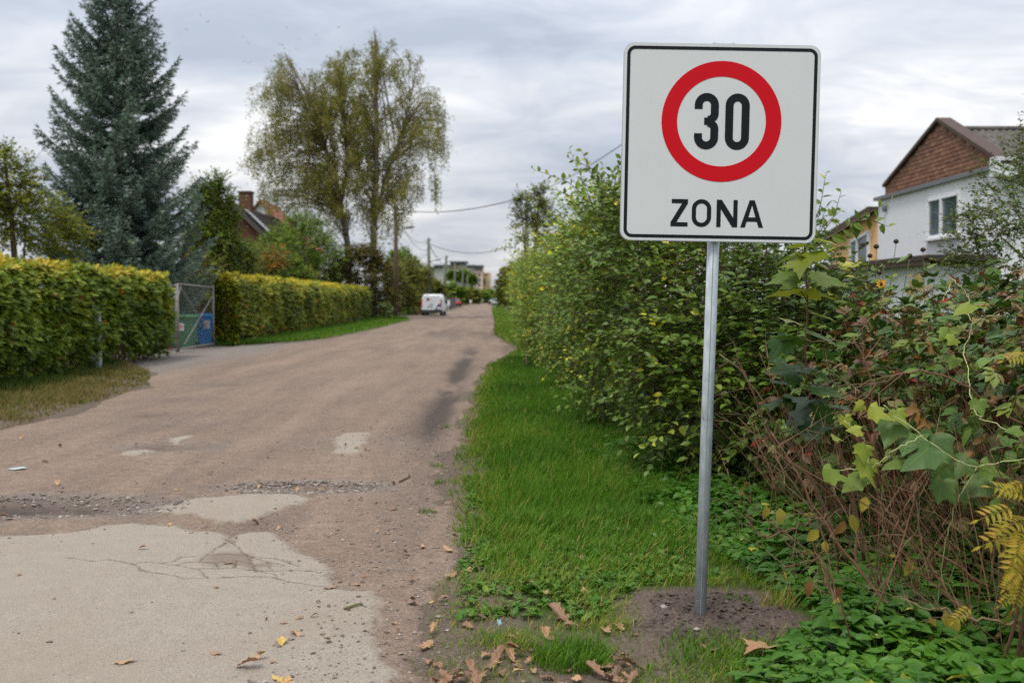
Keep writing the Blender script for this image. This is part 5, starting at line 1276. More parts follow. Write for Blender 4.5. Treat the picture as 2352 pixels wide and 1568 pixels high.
# the long trailing sprays at the right
for (a, b, l) in [(998, 400, 2.2), (990, 350, 2.0), (1015, 280, 2.0), (1020, 330, 1.8), (968, 420, 1.6), (940, 450, 1.6), (600, 420, 1.5), (585, 350, 1.6), (575, 310, 1.2), (915, 480, 1.8), (925, 470, 1.8), (890, 500, 1.8), (610, 470, 1.2), (1000, 420, 1.7)]:
    for _ in range(10):
        p0 = at(a + rng.normal() * 6, b + rng.normal() * 10, DB + rng.normal() * .6); m_l = int(l / .07); t_ = np.linspace(0, 1, m_l)[:, None]
        Pl.append(p0 - A(0, 0, 1) * t_ * l * rng.uniform(.6, 1.1) + rng.normal(size=(m_l, 3)) * .06)
for (a, b) in [(858, 75), (862, 95), (875, 90), (850, 110), (655, 125), (665, 135), (640, 140), (940, 140), (775, 150)]:
    for _ in range(5):
        p0 = at(a + rng.normal() * 5, b + rng.normal() * 8, DB); m_l = 9; t_ = np.linspace(0, 1, m_l)[:, None]; Pl.append(p0 - A(0, 0, 1) * t_ * .8 + rng.normal(size=(m_l, 3)) * .07)
nstr = np.concatenate([np.full(len(q), rng.random() * .5) for q in Pl]); Pl = np.vstack(Pl); n = len(Pl); print('birch leaves', n)
mb = MB(); mb.leaves(DIAMOND, Pl, unit(A(0, 0, -.8) + rng.normal(size=(n, 3)) * .6), rvec(rng, n), rng.uniform(.10, .17, n), np.clip(nstr + .5 * rng.random(n), 0, 1)); part('crown', mb, m_birch, bt, kind='stuff')
part('branches', wd, plain('birch_twig', (.20, .16, .125), .85, 0, .2), bt, kind='stuff')

# ------------------------------------------------------------------ garden trees and bushes behind the hedges
G1 = [(0, (.040, .085, .014)), (.45, (.080, .145, .022)), (.8, (.130, .205, .03)), (1, (.25, .26, .035))]
G2 = [(0, (.05, .08, .018)), (.45, (.105, .14, .034)), (.8, (.17, .20, .05)), (1, (.26, .23, .06))]
GY_ = [(0, (.045, .075, .012)), (.4, (.10, .14, .018)), (.75, (.18, .21, .024)), (1, (.32, .28, .035))]
GB = [(0, (.040, .050, .018)), (.45, (.080, .088, .028)), (.8, (.120, .098, .038)), (1, (.17, .09, .045))]
GO = [(0, (.08, .08, .02)), (.4, (.25, .12, .03)), (1, (.45, .15, .04))]
GO2 = [(0, (.06, .085, .02)), (.45, (.10, .135, .03)), (.8, (.145, .138, .033)), (1, (.22, .135, .04))]
MG = {k: leafy('garden_leaf', v, .28, .48, .3, b) for k, v, b in (('g1', G1, .5), ('g2', G2, .5), ('gy', GY_, .5), ('gb', GB, .4), ('go', GO, .8), ('go2', GO2, .3))}
def tree_at(name, label, base, lobes, mat, n, size, seed, k=9, L=(.3, .6), cat='tree', group='garden trees behind the hedges', trunk=.1, rlo=.6, up=.3, tpl=DIAMOND, lower=.6):
    rng = np.random.default_rng(seed); base = A(np.mean([l[0][0] for l in lobes]), np.mean([l[0][1] for l in lobes]), 0); t = thing(name, label, cat, base, group); wd = MB()
    mb = foliage(rng, lobes, n, L, k, size, tpl, up, .9, rlo, lower, .2, None, None, wd, .012 * L[1]); part('crown', mb, MG[mat], t, kind='stuff')
    b = np.asarray(base, float); b = A(np.mean([l[0][0] for l in lobes]), np.mean([l[0][1] for l in lobes]), 0); tops = [A(*l[0]) for l in lobes]; top = max(tops, key=lambda q: q[2])
    st = MB(); st.tube(bez([b - A(0, 0, .1), b + (top - b) * A(.2, .2, .5), top], 10), np.linspace(trunk, trunk * .25, 10), 7); part('trunk', st, m_bark, t, True)
    for q in tops:
        wd.tube(bez([b + (top - b) * .35, (b + q) / 2 + A(0, 0, .3), q], 8), np.linspace(trunk * .5, trunk * .12, 8), 5, cap=False)
    part('branches', wd, m_bark, t, kind='stuff'); return t
def XZ(px, py, d): q = at(px, py, d); return q
def lob(px, py, d, rx, rz_, ry=None):
    """ellipsoid lobe given in photo pixels at depth d"""
    if px < 856: d = max(d, min(9.9 / max((1176 - px - rx * .8) / F - .022, .01), 69))
    q = at(px, py, d); return (tuple(q), (rx * d / F, (ry or rx * d / F), rz_ * d / F))
tree_at('leafy_tree', 'yellow-green loose tree at the left edge, in front of the spruce', A(-10.9, 22.5, 0), [lob(20, 420, 22, 75, 85), lob(60, 500, 22.5, 110, 80), lob(150, 550, 23, 65, 70), lob(10, 355, 22, 30, 35), lob(-60, 480, 22, 100, 120)], 'gy', 1700, (.09, .15), 91, 8, (.3, .6), rlo=.45)
tree_at('leafy_tree', 'fresh green tree with feathery top right behind the spruce', A(at(490, 600, 38)[0], 38, 0), [lob(480, 470, 38, 46, 40), lob(515, 505, 38, 40, 40), lob(470, 545, 38, 60, 50), lob(500, 425, 38, 24, 26), lob(462, 440, 38, 22, 28), lob(525, 455, 38, 20, 22), lob(545, 595, 39, 45, 45), lob(510, 580, 38, 50, 50)], 'g1', 1900, (.12, .19), 92, 9, (.5, 1.1), rlo=.5, up=.6)
tree_at('leafy_shrub', 'grey-green bush behind the gate and far hedge', A(at(540, 620, 36)[0], 36, 0), [lob(530, 600, 36, 60, 50), lob(600, 600, 36.5, 70, 45), lob(480, 620, 35, 40, 45), lob(570, 660, 36, 110, 50)], 'g2', 1700, (.10, .16), 93, 9, (.3, .6), 'shrub', 'garden bushes behind the hedges', .06)
tree_at('leafy_shrub', 'bright green rounded bush in front of the birch trunks', A(at(690, 620, 46)[0], 46, 0), [lob(690, 560, 46, 85, 65), lob(740, 600, 46, 60, 60), lob(640, 580, 46, 55, 55), lob(700, 515, 46, 45, 30)], 'g1', 1800, (.14, .22), 94, 9, (.4, .7), 'shrub', 'garden bushes behind the hedges', .08)
tree_at('leafy_shrub', 'shady green bush behind the bins and gate', A(-11, 38, 0), [lob(440, 690, 37, 55, 55), lob(480, 670, 37, 45, 50), lob(400, 680, 36, 50, 60)], 'g2', 1100, (.10, .17), 104, 8, (.3, .6), 'shrub', 'garden bushes behind the hedges', .05)
tree_at('orange_shrub', 'orange-leaved shrub glowing among green bushes left of the birch', A(at(640, 620, 41)[0], 41, 0), [lob(640, 583, 41, 28, 18), lob(622, 600, 41, 34, 20)], 'go', 210, (.10, .16), 95, 8, (.25, .45), 'shrub', None, .04, rlo=.3)
tree_at('leafy_shrub', 'olive bush below the orange shrub behind the far hedge', A(at(670, 640, 43)[0], 43, 0), [lob(660, 640, 42, 70, 40), lob(740, 640, 44, 60, 45), lob(600, 650, 41, 60, 40)], 'g2', 1300, (.12, .18), 96, 8, (.3, .6), 'shrub', 'garden bushes behind the hedges', .05)
tree_at('dark_shrub', 'dark brownish bush under the birch, at the far hedge end', A(at(825, 700, 68)[0], 68.5, 0), [lob(820, 625, 68, 62, 65, 1.8), lob(865, 650, 69, 45, 70, 1.8), lob(790, 650, 68, 45, 60, 1.8), lob(840, 590, 69, 40, 30, 1.5), lob(880, 690, 69, 40, 40, 1.5)], 'gb', 2000, (.18, .28), 97, 9, (.5, .9), 'shrub', 'roadside bushes on the left', .1)
tree_at('brown_shrub', 'rusty olive bush between the brown pole and the white van', A(at(935, 700, 92)[0], 93, 0), [lob(935, 640, 92, 40, 50, 2.5), lob(965, 645, 96, 28, 45, 2.5), lob(905, 650, 88, 32, 48, 2.2), lob(930, 690, 90, 45, 38, 2.2), lob(960, 690, 97, 18, 30, 2)], 'go2', 1700, (.24, .36), 98, 9, (.6, 1.1), 'shrub', 'roadside bushes on the left', .12)
tree_at('leafy_tree', 'slim green tree peeking out behind the brown pole', A(at(925, 640, 105)[0], 105, 0), [lob(925, 590, 105, 22, 24, 2), lob(905, 600, 105, 18, 22, 2), lob(945, 605, 105, 14, 14, 1.5)], 'g1', 320, (.3, .45), 99, 8, (.6, 1.1), trunk=.12, group='far trees')
tree_at('thin_tree', 'thin brownish tree rising behind the right-hand shrub row', A(.9, 36, 0), [lob(1200, 520, 36, 28, 50), lob(1230, 480, 36, 32, 45), lob(1195, 460, 36, 18, 25), lob(1250, 520, 37, 40, 60), lob(1240, 440, 36, 22, 22)], 'g2', 620, (.10, .17), 100, 8, (.3, .7), group=None, rlo=.4)
# far trees along the road: two crowns that are copied
far = [(1035, 672, 190, 36, 26, 'g1', 'green tree right of the white van, behind the wooden fence'), (1000, 668, 170, 26, 28, 'go2', 'rusty tree directly behind the white van roof'),
       (1062, 676, 235, 22, 18, 'go2', 'orange-brown bush behind the red car'), (1082, 677, 270, 22, 18, 'g2', 'far olive tree in front of the apartment block'), (1105, 680, 320, 20, 14, 'g1', 'dark far tree where the road ends'),
       (1122, 680, 360, 18, 14, 'g1', 'far tree closing the road, right of the last pole'), (1168, 650, 120, 32, 48, 'go2', 'tall yellowing tree over the far right roadside'), (1160, 668, 165, 20, 34, 'g2', 'smaller olive tree at the far right roadside'),
       (1158, 675, 240, 14, 22, 'g2', 'last roadside tree on the right before the road end'), (1195, 640, 85, 45, 55, 'g2', 'broad olive tree behind the last right-hand shrub'),
       (1040, 632, 385, 10, 10, 'g1', 'round dark pine in front of the white apartment facade, left one'), (1066, 632, 385, 11, 10, 'g1', 'round dark pine in front of the white apartment facade, middle one'), (1084, 640, 385, 8, 8, 'g1', 'round dark pine in front of the apartment facade, right one'),
       (960, 655, 140, 35, 45, 'go2', 'rusty tree behind the left roadside bushes'), (1090, 690, 380, 60, 12, 'g1', 'low green scrub at the end of the road')]
for i, (px, py, d, rx, rz_, mk, lab) in enumerate(far):
    tree_at('far_tree', lab, A(at(px, 690, d)[0], d, 0), [lob(px, py, d, rx * .8, rz_ * .85, rx * d / F * .8), lob(px - rx * .4, py + rz_ * .3, d, rx * .6, rz_ * .7, rx * d / F * .6), lob(px + rx * .45, py + rz_ * .25, d + 1, rx * .55, rz_ * .65, rx * d / F * .6)], mk, 400, (.0032 * d, .0050 * d), 200 + i, 8, (.0025 * d, .0055 * d), 'tree', 'far trees along the road', .0012 * d)
# masses of garden greenery off behind the thicket and behind the hedges keep the plots from looking empty
for i, (cx_, cy_, r_, h_, mk, lab) in enumerate([(-15.5, 40, 3.2, 4.2, 'g1', 'dense green garden tree far left behind the spruce'), (-14.5, 24, 2.4, 3.4, 'g2', 'olive garden tree left of the spruce, behind the hedge'), (-13.5, 55, 3.0, 4.5, 'g1', 'green garden tree beside the dark-roofed house'), (7.5, 17, 2.2, 1.2, 'g2', 'low bushes in the garden of the white house')]):
    tree_at('garden_tree', lab, A(cx_, cy_, 0), [((cx_, cy_, h_ * .62), (r_ * .7, r_ * .7, h_ * .4)), ((cx_ + r_ * .4, cy_ - r_ * .3, h_ * .45), (r_ * .6, r_ * .6, h_ * .38)), ((cx_ - r_ * .4, cy_, h_ * .42), (r_ * .6, r_ * .6, h_ * .36))], mk, 900, (.0035 * cy_ + .03, .006 * cy_ + .03), 240 + i, 9, (.35, .7), 'tree', 'garden trees behind the hedges', .1)
# ------------------------------------------------------------------ houses
m_plaster = plain('white_plaster', (.70, .71, .72), .85, 0, .06, 2.5, .25, .15)
m_peach = plain('orange_plaster', (.74, .44, .20), .85, 0, .07, 3, .25, .15)
m_glass, nt, bs, out = material('window_glass')
bs.inputs['Base Color'].default_value = (.05, .085, .095, 1); bs.inputs['Roughness'].default_value = .04; bs.inputs['Specular IOR Level'].default_value = .8
m_frame = plain('white_window_frame', (.74, .75, .76), .45, 0, .04)
m_trim = plain('grey_metal_trim', (.17, .175, .19), .5, .3, .15)
m_rust = plain('rust_brown_flashing', (.075, .045, .033), .7, .1, .35, 6)
m_dark = plain('dark_timber_and_opening_shade', (.045, .033, .028), .8, 0, .3, 10)
m_tile, nt, bs, out = material('clay_tile')
oi = nd(nt, 'ShaderNodeObjectInfo').outputs['Random']
c = ramp(nt, oi, [(0, (.15, .066, .038)), (.5, (.205, .092, .052)), (1, (.26, .125, .07))])
nt.links.new(mixc(nt, 1.0, c, ramp(nt, noise(nt, 14, 5, .7), [(.3, (.6, .62, .6)), (.7, (1.2, 1.2, 1.2))]), 'MULTIPLY'), bs.inputs['Base Color']); bs.inputs['Roughness'].default_value = .85
m_corr, nt, bs, out = material('weathered_corrugated_sheet')
nt.links.new(ramp(nt, noise(nt, 3.5, 6, .75), [(.3, (.05, .045, .04)), (.5, (.10, .09, .08)), (.72, (.17, .155, .135))]), bs.inputs['Base Color']); bs.inputs['Roughness'].default_value = .95

XW = 11.0
wh = thing('white_house', 'white two-storey house with brown tiled gable behind the garden on the right', 'house', A(13.5, 26.3, 0))
D0, D1 = 22.75, 30.05           # near and far end of the street wall
q = MB(); q.box((XW + 3.2, (D0 + D1) / 2, 2.15), (6.4, D1 - D0, 4.5)); part('wall', q, m_plaster, wh)
q = MB(); q.bar((XW - .06, D0 - .15, 4.44), (XW - .06, D1 + .1, 4.44), .12, .10); part('ledge', q, m_trim, wh)
zr, zl_, zapex = 4.72, 4.80, 6.02; ya, yb_ = D0 - .02, D1 - .55; yap = 25.85
gable = [(ya, 4.49), (yb_, 4.49), (yb_, zl_), (yap, zapex), (ya, zr - .05)]
q = MB(); q.prism([(a, b) for a, b in gable], .02, .30, (A(XW, 0, 0), A(0, 1, 0), A(0, 0, 1), A(1, 0, 0))); gb = part('gable', q, m_rust, wh)
# hung tiles, row by row, each its own piece
tl = MB(); tl.add([(0, -.138, -.064), (0, .138, -.064), (0, .138, .064), (0, -.138, .064), (-.026, -.138, -.064), (-.026, .138, -.064), (-.010, .138, .064), (-.010, -.138, .064)],
                 [[0,1,2],[0,2,3],[4,6,5],[4,7,6],[0,4,5],[0,5,1],[1,5,6],[1,6,2],[2,6,7],[2,7,3],[3,7,4],[3,4,0]])
tme = tl.mesh('tile', m_tile); rng = np.random.default_rng(121)
row = 0; zt_ = 4.53
def y_lim(z):
    lo = ya if z < zr - .05 else ya + (z - zr + .05) / (zapex - zr + .05) * (yap - ya)
    hi = yb_ if z < zl_ else yb_ - (z - zl_) / (zapex - zl_) * (yb_ - yap)
    return lo, hi
while zt_ < zapex - .08:
    lo, hi = y_lim(zt_ + .05); y = lo + .14 + (.14 if row % 2 else 0)
    while y < hi - .10:
        o = bpy.data.objects.new('tile', tme); COL.objects.link(o); o.parent = wh
        o.location = Vector(A(XW + .018 + rng.normal() * .002, y, zt_) - ORG[wh.name]); o.rotation_euler = (rng.normal() * .012, 0, 0); y += .283
    zt_ += .108; row += 1
for (a, b, c_, d_) in ((yb_ + .05, zl_ - .02, yap, zapex + .05), (yap, zapex + .05, ya - .35, zr - .22)):
    q = MB(); q.bar((XW + .1, a, b), (XW + .1, c_, d_), .36, .09); part('rake_board', q, m_rust, wh)
q = MB(); q.bar((XW + .1, yb_ + .03, 4.46), (XW + .1, yb_ + .03, zl_ + .04), .3, .07); part('rake_board', q, m_rust, wh)
# corrugated roof behind the gable
q = MB(); n_c = 200; xs_ = np.linspace(XW + .3, XW + 6.6, n_c); wv = .03 * np.sin(xs_ * 2 * math.pi / .177)
for (y0, z0, y1, z1) in ((yap, 5.80, D0 - .45, 4.28), (yap, 5.80, D1 + .2, 4.10)):
    V = np.vstack([np.c_[xs_, np.full(n_c, y0), z0 + wv], np.c_[xs_, np.full(n_c, y1), z1 + wv]]); i = np.arange(n_c - 1)
    q.add(V, np.vstack([np.c_[i, i + 1, i + n_c + 1], np.c_[i, i + n_c + 1, i + n_c]]))
part('roof', q, m_corr, wh)
q = MB(); q.tube([(XW + .3, yap, 5.83), (XW + 6.6, yap, 5.83)], .07, 8); part('ridge', q, m_corr, wh)
q = MB(); q.box((XW + .05, D0 - .22, 4.42), (.5, .28, .42)); part('gutter_box', q, m_frame, wh)
def window(parent, X, y0, y1, z0, z1, split=.5, slope=0.0):
    """street-facing window: frame with two panes set into the wall"""
    q = MB()
    P = lambda y, z: A(X - .02, y, z + (slope * (y1 - y) if z > (z0 + z1) / 2 else 0))
    for a, b in ((P(y0, z0), P(y1, z0)), (P(y0, z1), P(y1, z1)), (P(y0, z0), P(y0, z1)), (P(y1, z0), P(y1, z1))): q.bar(a, b, .09, .09)
    w = part('window', q, m_frame, parent)
    ym_ = y0 + (y1 - y0) * split; q = MB(); q.bar(P(ym_, z0 + .046), P(ym_, z1 - .046), .085, .10); part('mullion', q, m_frame, w)
    for a, b in ((y0, ym_), (ym_, y1)):
        q = MB(); q.add([P(a + .04, z0 + .04) + A(.005, 0, 0), P(b - .04, z0 + .04) + A(.005, 0, 0), P(b - .04, z1 - .04) + A(.005, 0, 0), P(a + .04, z1 - .04) + A(.005, 0, 0)], [[0, 1, 2], [0, 2, 3]]); part('pane', q, m_glass, w)
    q = MB(); q.box((X - .09, (y0 + y1) / 2, z0 - .07), (.2, y1 - y0 + .2, .05)); part('sill', q, m_frame, w)
window(wh, XW, 24.55, 26.35, 3.06, 4.05, .56)
q = MB(); q.tube([(XW - .1, 29.4, 4.1), (XW, 29.4, 4.1)], .09, 10); part('vent', q, m_trim, wh)
# flat-roofed lean-to in front
lt = thing('lean_to', 'flat-roofed white lean-to with dark fascia below the white house', 'lean-to', A(10.2, 27.5, 0))
q = MB(); q.box((10.35, 26.9, 1.12), (1.24, 7.6, 2.24)); part('wall', q, m_plaster, lt)
q = MB(); q.box((10.2, 26.9, 2.40), (1.58, 8.6, .12)); part('roof', q, m_dark, lt)
q = MB(); q.box((9.46, 26.9, 2.31), (.06, 8.5, .16)); part('fascia', q, m_rust, lt)
q = MB(); q.box((9.70, 27.4, 1.2), (.08, 2.2, 1.5)); part('shaded_opening', q, m_dark, lt)  # dark slab paints the shade inside an opening in the wall
q = MB(); q.bar((9.66, 29.3, 1.0), (9.66, 29.3, 2.2), .08, .9); part('pillar', q, m_plaster, lt)
# orange annex beyond
oh = thing('orange_annex', 'orange plastered annex with sloping dark roof edge left of the white house', 'house', A(12, 32.5, 0))
E0, E1 = 30.08, 34.6
q = MB(); q.prism([(E0, 0), (E1, 0), (E1, 3.52), (E0, 4.10)], .02, 4.0, (A(XW, 0, 0), A(0, 1, 0), A(0, 0, 1), A(1, 0, 0))); part('wall', q, m_peach, oh)
q = MB(); q.bar((XW + 1.7, E0, 4.17), (XW + 1.7, E1 + .5, 3.52), 3.9, .12); part('roof', q, m_dark, oh)
q = MB(); q.bar((XW - .26, E0, 4.14), (XW - .26, E1 + .5, 3.49), .05, .20); part('fascia', q, m_rust, oh)
window(oh, XW, 30.75, 32.35, 2.55, 3.30, .62, .13)

m_brick = plain('brick', (.12, .058, .040), .9, 0, .35, 4, .2, .5)
m_roofd, nt, bs, out = material('dark_roof_tile')
tcn = nd(nt, 'ShaderNodeTexCoord').outputs['Object']
nt.links.new(mixc(nt, noise(nt, 4, 5, .7, 0, tcn), (.055, .042, .038), (.12, .09, .08)), bs.inputs['Base Color']); bs.inputs['Roughness'].default_value = .85
m_roofr = plain('red_roof_tile', (.30, .09, .06), .8, 0, .2, 3)
hs = thing('dark_roofed_house', 'old house with dark tiled roof and brick chimney among the garden trees on the left', 'house', A(-16.5, 64, 0))
rx0, rz0 = -16.45, 6.95; ex, ez = -13.2, 3.85
q = MB(); q.prism([(-19.4, 0), (-13.5, 0), (-13.5, 4.05), (rx0, 6.75), (-19.4, 4.05)], 58.4, 70, (A(0, 0, 0), A(1, 0, 0), A(0, 0, 1), A(0, 1, 0))); part('wall', q, m_brick, hs)
rf = None
for s_ in (1, -1):
    q = MB(); e2 = rx0 + s_ * (ex - rx0)
    q.prism([(rx0, rz0), (e2, ez), (e2, ez + .10), (rx0, rz0 + .12)], 58, 70.5, (A(0, 0, 0), A(1, 0, 0), A(0, 0, 1), A(0, 1, 0))); r_ = part('roof', q, m_roofd, hs); rf = rf or r_
q = MB()
for k in range(22):
    t_ = (k + .5) / 22; p0 = A(rx0 + (ex - rx0) * t_, 0, rz0 + .12 + (ez - rz0 - .02) * t_); q.bar(p0 + A(0, 58, .02), p0 + A(0, 70.5, .02), .05, .05)
part('tile_courses', q, m_roofd, rf, kind='stuff')
q = MB(); q.prism([(rx0 + .55, rz0 - .32), (rx0 + 1.9, rz0 - 1.60), (rx0 + 1.9, rz0 - 1.54), (rx0 + .55, rz0 - .26)], 59.6, 60.3, (A(0, 0, .12), A(1, 0, 0), A(0, 0, 1), A(0, 1, 0))); part('metal_flashing', q, plain('bright_sheet_metal', (.62, .65, .68), .35, .5, .05), rf)
q = MB(); q.box((rx0 + .35, 60.6, 7.0), (.72, .72, 1.7)); ch = part('chimney', q, m_brick, hs)
q = MB(); q.box((rx0 + .35, 60.6, 7.89), (.84, .84, .08)); part('chimney_cap', q, m_rust, ch)
h2 = thing('red_roofed_house', 'distant house with red tiled roof behind the dark-roofed one', 'house', A(-21, 92, 0))
q = MB(); q.prism([(-25, 0), (-18.6, 0), (-18.6, 6.2), (-22, 8.9), (-25, 6.2)], 86.3, 97, (A(0, 0, 0), A(1, 0, 0), A(0, 0, 1), A(0, 1, 0))); part('wall', q, m_plaster, h2)
for s_ in (1, -1):
    q = MB(); q.prism([(-22, 9.0), (-22 + s_ * 3.8, 5.9), (-22 + s_ * 3.8, 6.05), (-22, 9.15)], 86, 97.5, (A(0, 0, 0), A(1, 0, 0), A(0, 0, 1), A(0, 1, 0))); part('roof', q, m_roofr, h2)
h3 = thing('red_gabled_house', 'small far red gable peeking between bushes left of the birch', 'house', A(-20, 84, 0))
q = MB(); q.prism([(-22.2, 0), (-18, 0), (-18, 6.6), (-20.1, 9.2), (-22.2, 6.6)], 80, 86, (A(0, 0, 0), A(1, 0, 0), A(0, 0, 1), A(0, 1, 0))); part('wall', q, m_plaster, h3)
for s_ in (1, -1):
    q = MB(); q.prism([(-20.1, 9.25), (-20.1 + s_ * 2.4, 6.3), (-20.1 + s_ * 2.4, 6.45), (-20.1, 9.4)], 79.7, 86.2, (A(0, 0, 0), A(1, 0, 0), A(0, 0, 1), A(0, 1, 0))); part('roof', q, m_roofr, h3)

# apartment block at the end of the street
ap = thing('apartment_block', 'pale stepped apartment block with dark penthouses at the end of the street', 'building', A(at(1050, 690, 420)[0], 428, 0))
m_cream = plain('cream_render', (.74, .69, .63), .85, 0, .05, .3); m_pk = plain('pink_render', (.62, .46, .37), .85, 0, .05, .3); m_yw = plain('ochre_render', (.62, .43, .23), .85, 0, .05, .3); m_dg = plain('dark_glazing', (.10, .115, .14), .3, 0, .2, .5, .6); m_gr = plain('grey_cladding', (.24, .25, .27), .7, 0, .1, .4)
def blk(x0, x1, y0, d, mat, name='wall', y1=700, dep=14):
    a = at(x0, y0, d); b = at(x1, y0, d); q = MB(); q.box(((a[0] + b[0]) / 2, d + dep / 2, a[2] / 2), (b[0] - a[0], dep, a[2])); return part(name, q, mat, ap)
def pnl(x0, x1, y0, y1, d, mat, name, parent):
    a = at(x0, y0, d); b = at(x1, y1, d); q = MB(); q.box(((a[0] + b[0]) / 2, d - .1, (a[2] + b[2]) / 2), (b[0] - a[0], .25, a[2] - b[2])); return part(name, q, mat, parent)
w1 = blk(968, 998, 614, 424, m_cream); w2 = blk(998, 1034, 610, 422, m_cream); w3 = blk(1034, 1071, 602, 423, m_cream); w4 = blk(1071, 1089, 610, 422, m_cream); w5 = blk(1088.5, 1109, 611, 420, m_pk); w6 = blk(1109, 1126, 626, 424, m_yw)
for w, x0, x1, y in ((w2, 996, 1035, 608.6), (w3, 1032, 1073, 600.5), (w4, 1071, 1090, 609), (w5, 1087, 1110, 609.6), (w1, 968, 998, 612.8)):
    a = at(x0, y, 419); b = at(x1, y, 419); q = MB(); q.box(((a[0] + b[0]) / 2, 427, a[2]), (b[0] - a[0], 17, .5)); part('roof', q, m_gr, ap)
for (w, x0, x1, y0, y1, d) in ((w3, 1035, 1042, 603, 609, 423), (w3, 1044, 1056, 603, 609, 423), (w3, 1058, 1070, 603, 608, 423), (w5, 1089.5, 1108, 611.5, 621, 420), (w2, 1000, 1006, 611, 616, 422), (w2, 1008, 1015, 611, 616, 422), (w4, 1073, 1086, 611, 614, 422),
                            (w5, 1091, 1094, 627, 632, 420), (w5, 1098, 1103, 627, 634, 420), (w5, 1091, 1094, 640, 645, 420), (w5, 1098, 1104, 639, 646, 420), (w6, 1113, 1121, 629, 631, 424), (w6, 1110, 1115, 640, 655, 424), (w5, 1098, 1103, 650, 656, 420)):
    pnl(x0, x1, y0, y1, d, m_dg if (x1 - x0) > 5.5 else m_glass, 'window', w)
pnl(1035, 1055, 611, 616, 422.4, m_yw, 'balcony', w3)
g2 = thing('grey_apartment_wing', 'low grey wing in front of the apartment block at the street end', 'building', A(at(1068, 690, 400)[0], 404, 0))
a = at(1046, 641, 400); b = at(1092, 641, 400); q = MB(); q.box(((a[0] + b[0]) / 2, 404, a[2] / 2), (b[0] - a[0], 8, a[2])); w = part('wall', q, m_gr, g2)
for k in range(8):
    c_ = at(1049 + k * 5.5, 646, 399.9); q = MB(); q.box(c_, (.5, .2, 1.2)); part('window', q, m_glass, w)

# ------------------------------------------------------------------ poles, lamps and cables
m_wood = plain('brown_pole_timber', (.15, .105, .08), .9, 0, .3, 3, .2, .4)
m_wood2 = plain('grey_green_pole_timber', (.125, .135, .105), .9, 0, .3, 3, .2, .4)
m_iron = plain('dark_iron', (.05, .052, .055), .6, .4, .2)
TOPS = []
def pole(label, px, d, ztop, mat, lamp=None, lean=0.0, r_=.15, ins=True):
    X = (px - 1176) / F * d; t = thing('utility_pole', label, 'pole', A(X, d, 0), 'utility poles along the road')
    q = MB(); q.tube([(X + lean, d, -.2), (X, d, ztop)], [r_ * 1.15, r_ * .8], 12); part('shaft', q, mat, t, True)
    if ins:
        for k in range(4):
            z = ztop - .25 - .45 * k; s_ = -1 if k % 2 else 1
            q = MB(); q.tube([(X, d, z), (X + s_ * .28, d, z)], .02, 6); q.tube([(X + s_ * .28, d, z - .02), (X + s_ * .28, d, z + .14)], .045, 7); part('insulator', q, m_iron, t)
    if lamp:
        q = MB(); q.tube([(X, d - .1, lamp), (X + .5, d - .3, lamp + .22), (X + .85, d - .4, lamp + .30)], .04, 6); am = part('lamp_arm', q, m_iron, t, True)
        q = MB(); q.bar((X + .8, d - .4, lamp + .28), (X + 1.55, d - .55, lamp + .38), .26, .10); part('lamp_head', q, m_iron, am)
    TOPS.append(A(X, d, ztop)); return t
pole('brown wooden pole with a street lamp beside the birch, nearest on the left', 910, 81, 8.9, m_wood, 6.85, 0, .19)
pole('grey-green pole with a street lamp behind the white van', 985, 126, 9.1, m_wood2, 6.0, .1, .21)
pole('leaning grey pole behind the wooden fence, third along the left side', 1026, 177, 9.1, m_wood2, None, -.75, .24)
pole('grey pole by the red car, fourth along the left side', 1045, 215, 9.1, m_wood2, None, 0, .22)
pole('far pole right of the red car, fifth along the left side', 1063, 265, 9.0, m_wood2, None, 0, .2, False)
pole('far thin pole, sixth along the left side', 1074, 310, 9.0, m_wood2, None, 0, .2, False)
pole('far thin pole before the apartment block, seventh along the left side', 1098, 350, 9.0, m_wood2, None, 0, .2, False)
pole('last far pole at the end of the road', 1122, 330, 8.0, m_wood2, None, 0, .18, False)
pole('pole rising out of the right-hand shrub row', 1210, 61, 7.9, m_wood2, None, 0, .15)
def cable(label, p, q, sag, r_=.022):
    t_ = np.linspace(0, 1, 25)[:, None]; C = p * (1 - t_) + q * t_ - A(0, 0, 1) * sag * 4 * t_ * (1 - t_); mb = MB(); mb.tube(C, r_, 5); single('overhead_cable', mb, m_iron, label, 'cable', 'overhead cables', loc=p)
for k, nm in enumerate(('top', 'middle', 'lowest')):
    o_ = A(.28 * (1 if k % 2 else -1), 0, -.3 - .85 * k)
    cable(f'{nm} cable between the brown pole and the pole behind the van', TOPS[0] + o_, TOPS[1] + o_, 1.15, .02)
    cable(f'{nm} cable between the pole behind the van and the leaning pole', TOPS[1] + o_, TOPS[2] + o_, 1.0, .026)
cable('high cable crossing the road from the brown pole to the pole on the right', TOPS[0] + A(.2, 0, -.25), TOPS[8] + A(0, 0, -.2), .5, .03)
cable('far cable crossing the road from the pole behind the van to the right', TOPS[1] + A(.2, 0, -.8), A(-.2, 128, 8.2), 1.0, .035)
cable('high cable leaving the right-hand pole toward the sign', TOPS[8] + A(0, 0, -.2), A(5.5, 40, 8.4), .3, .02)

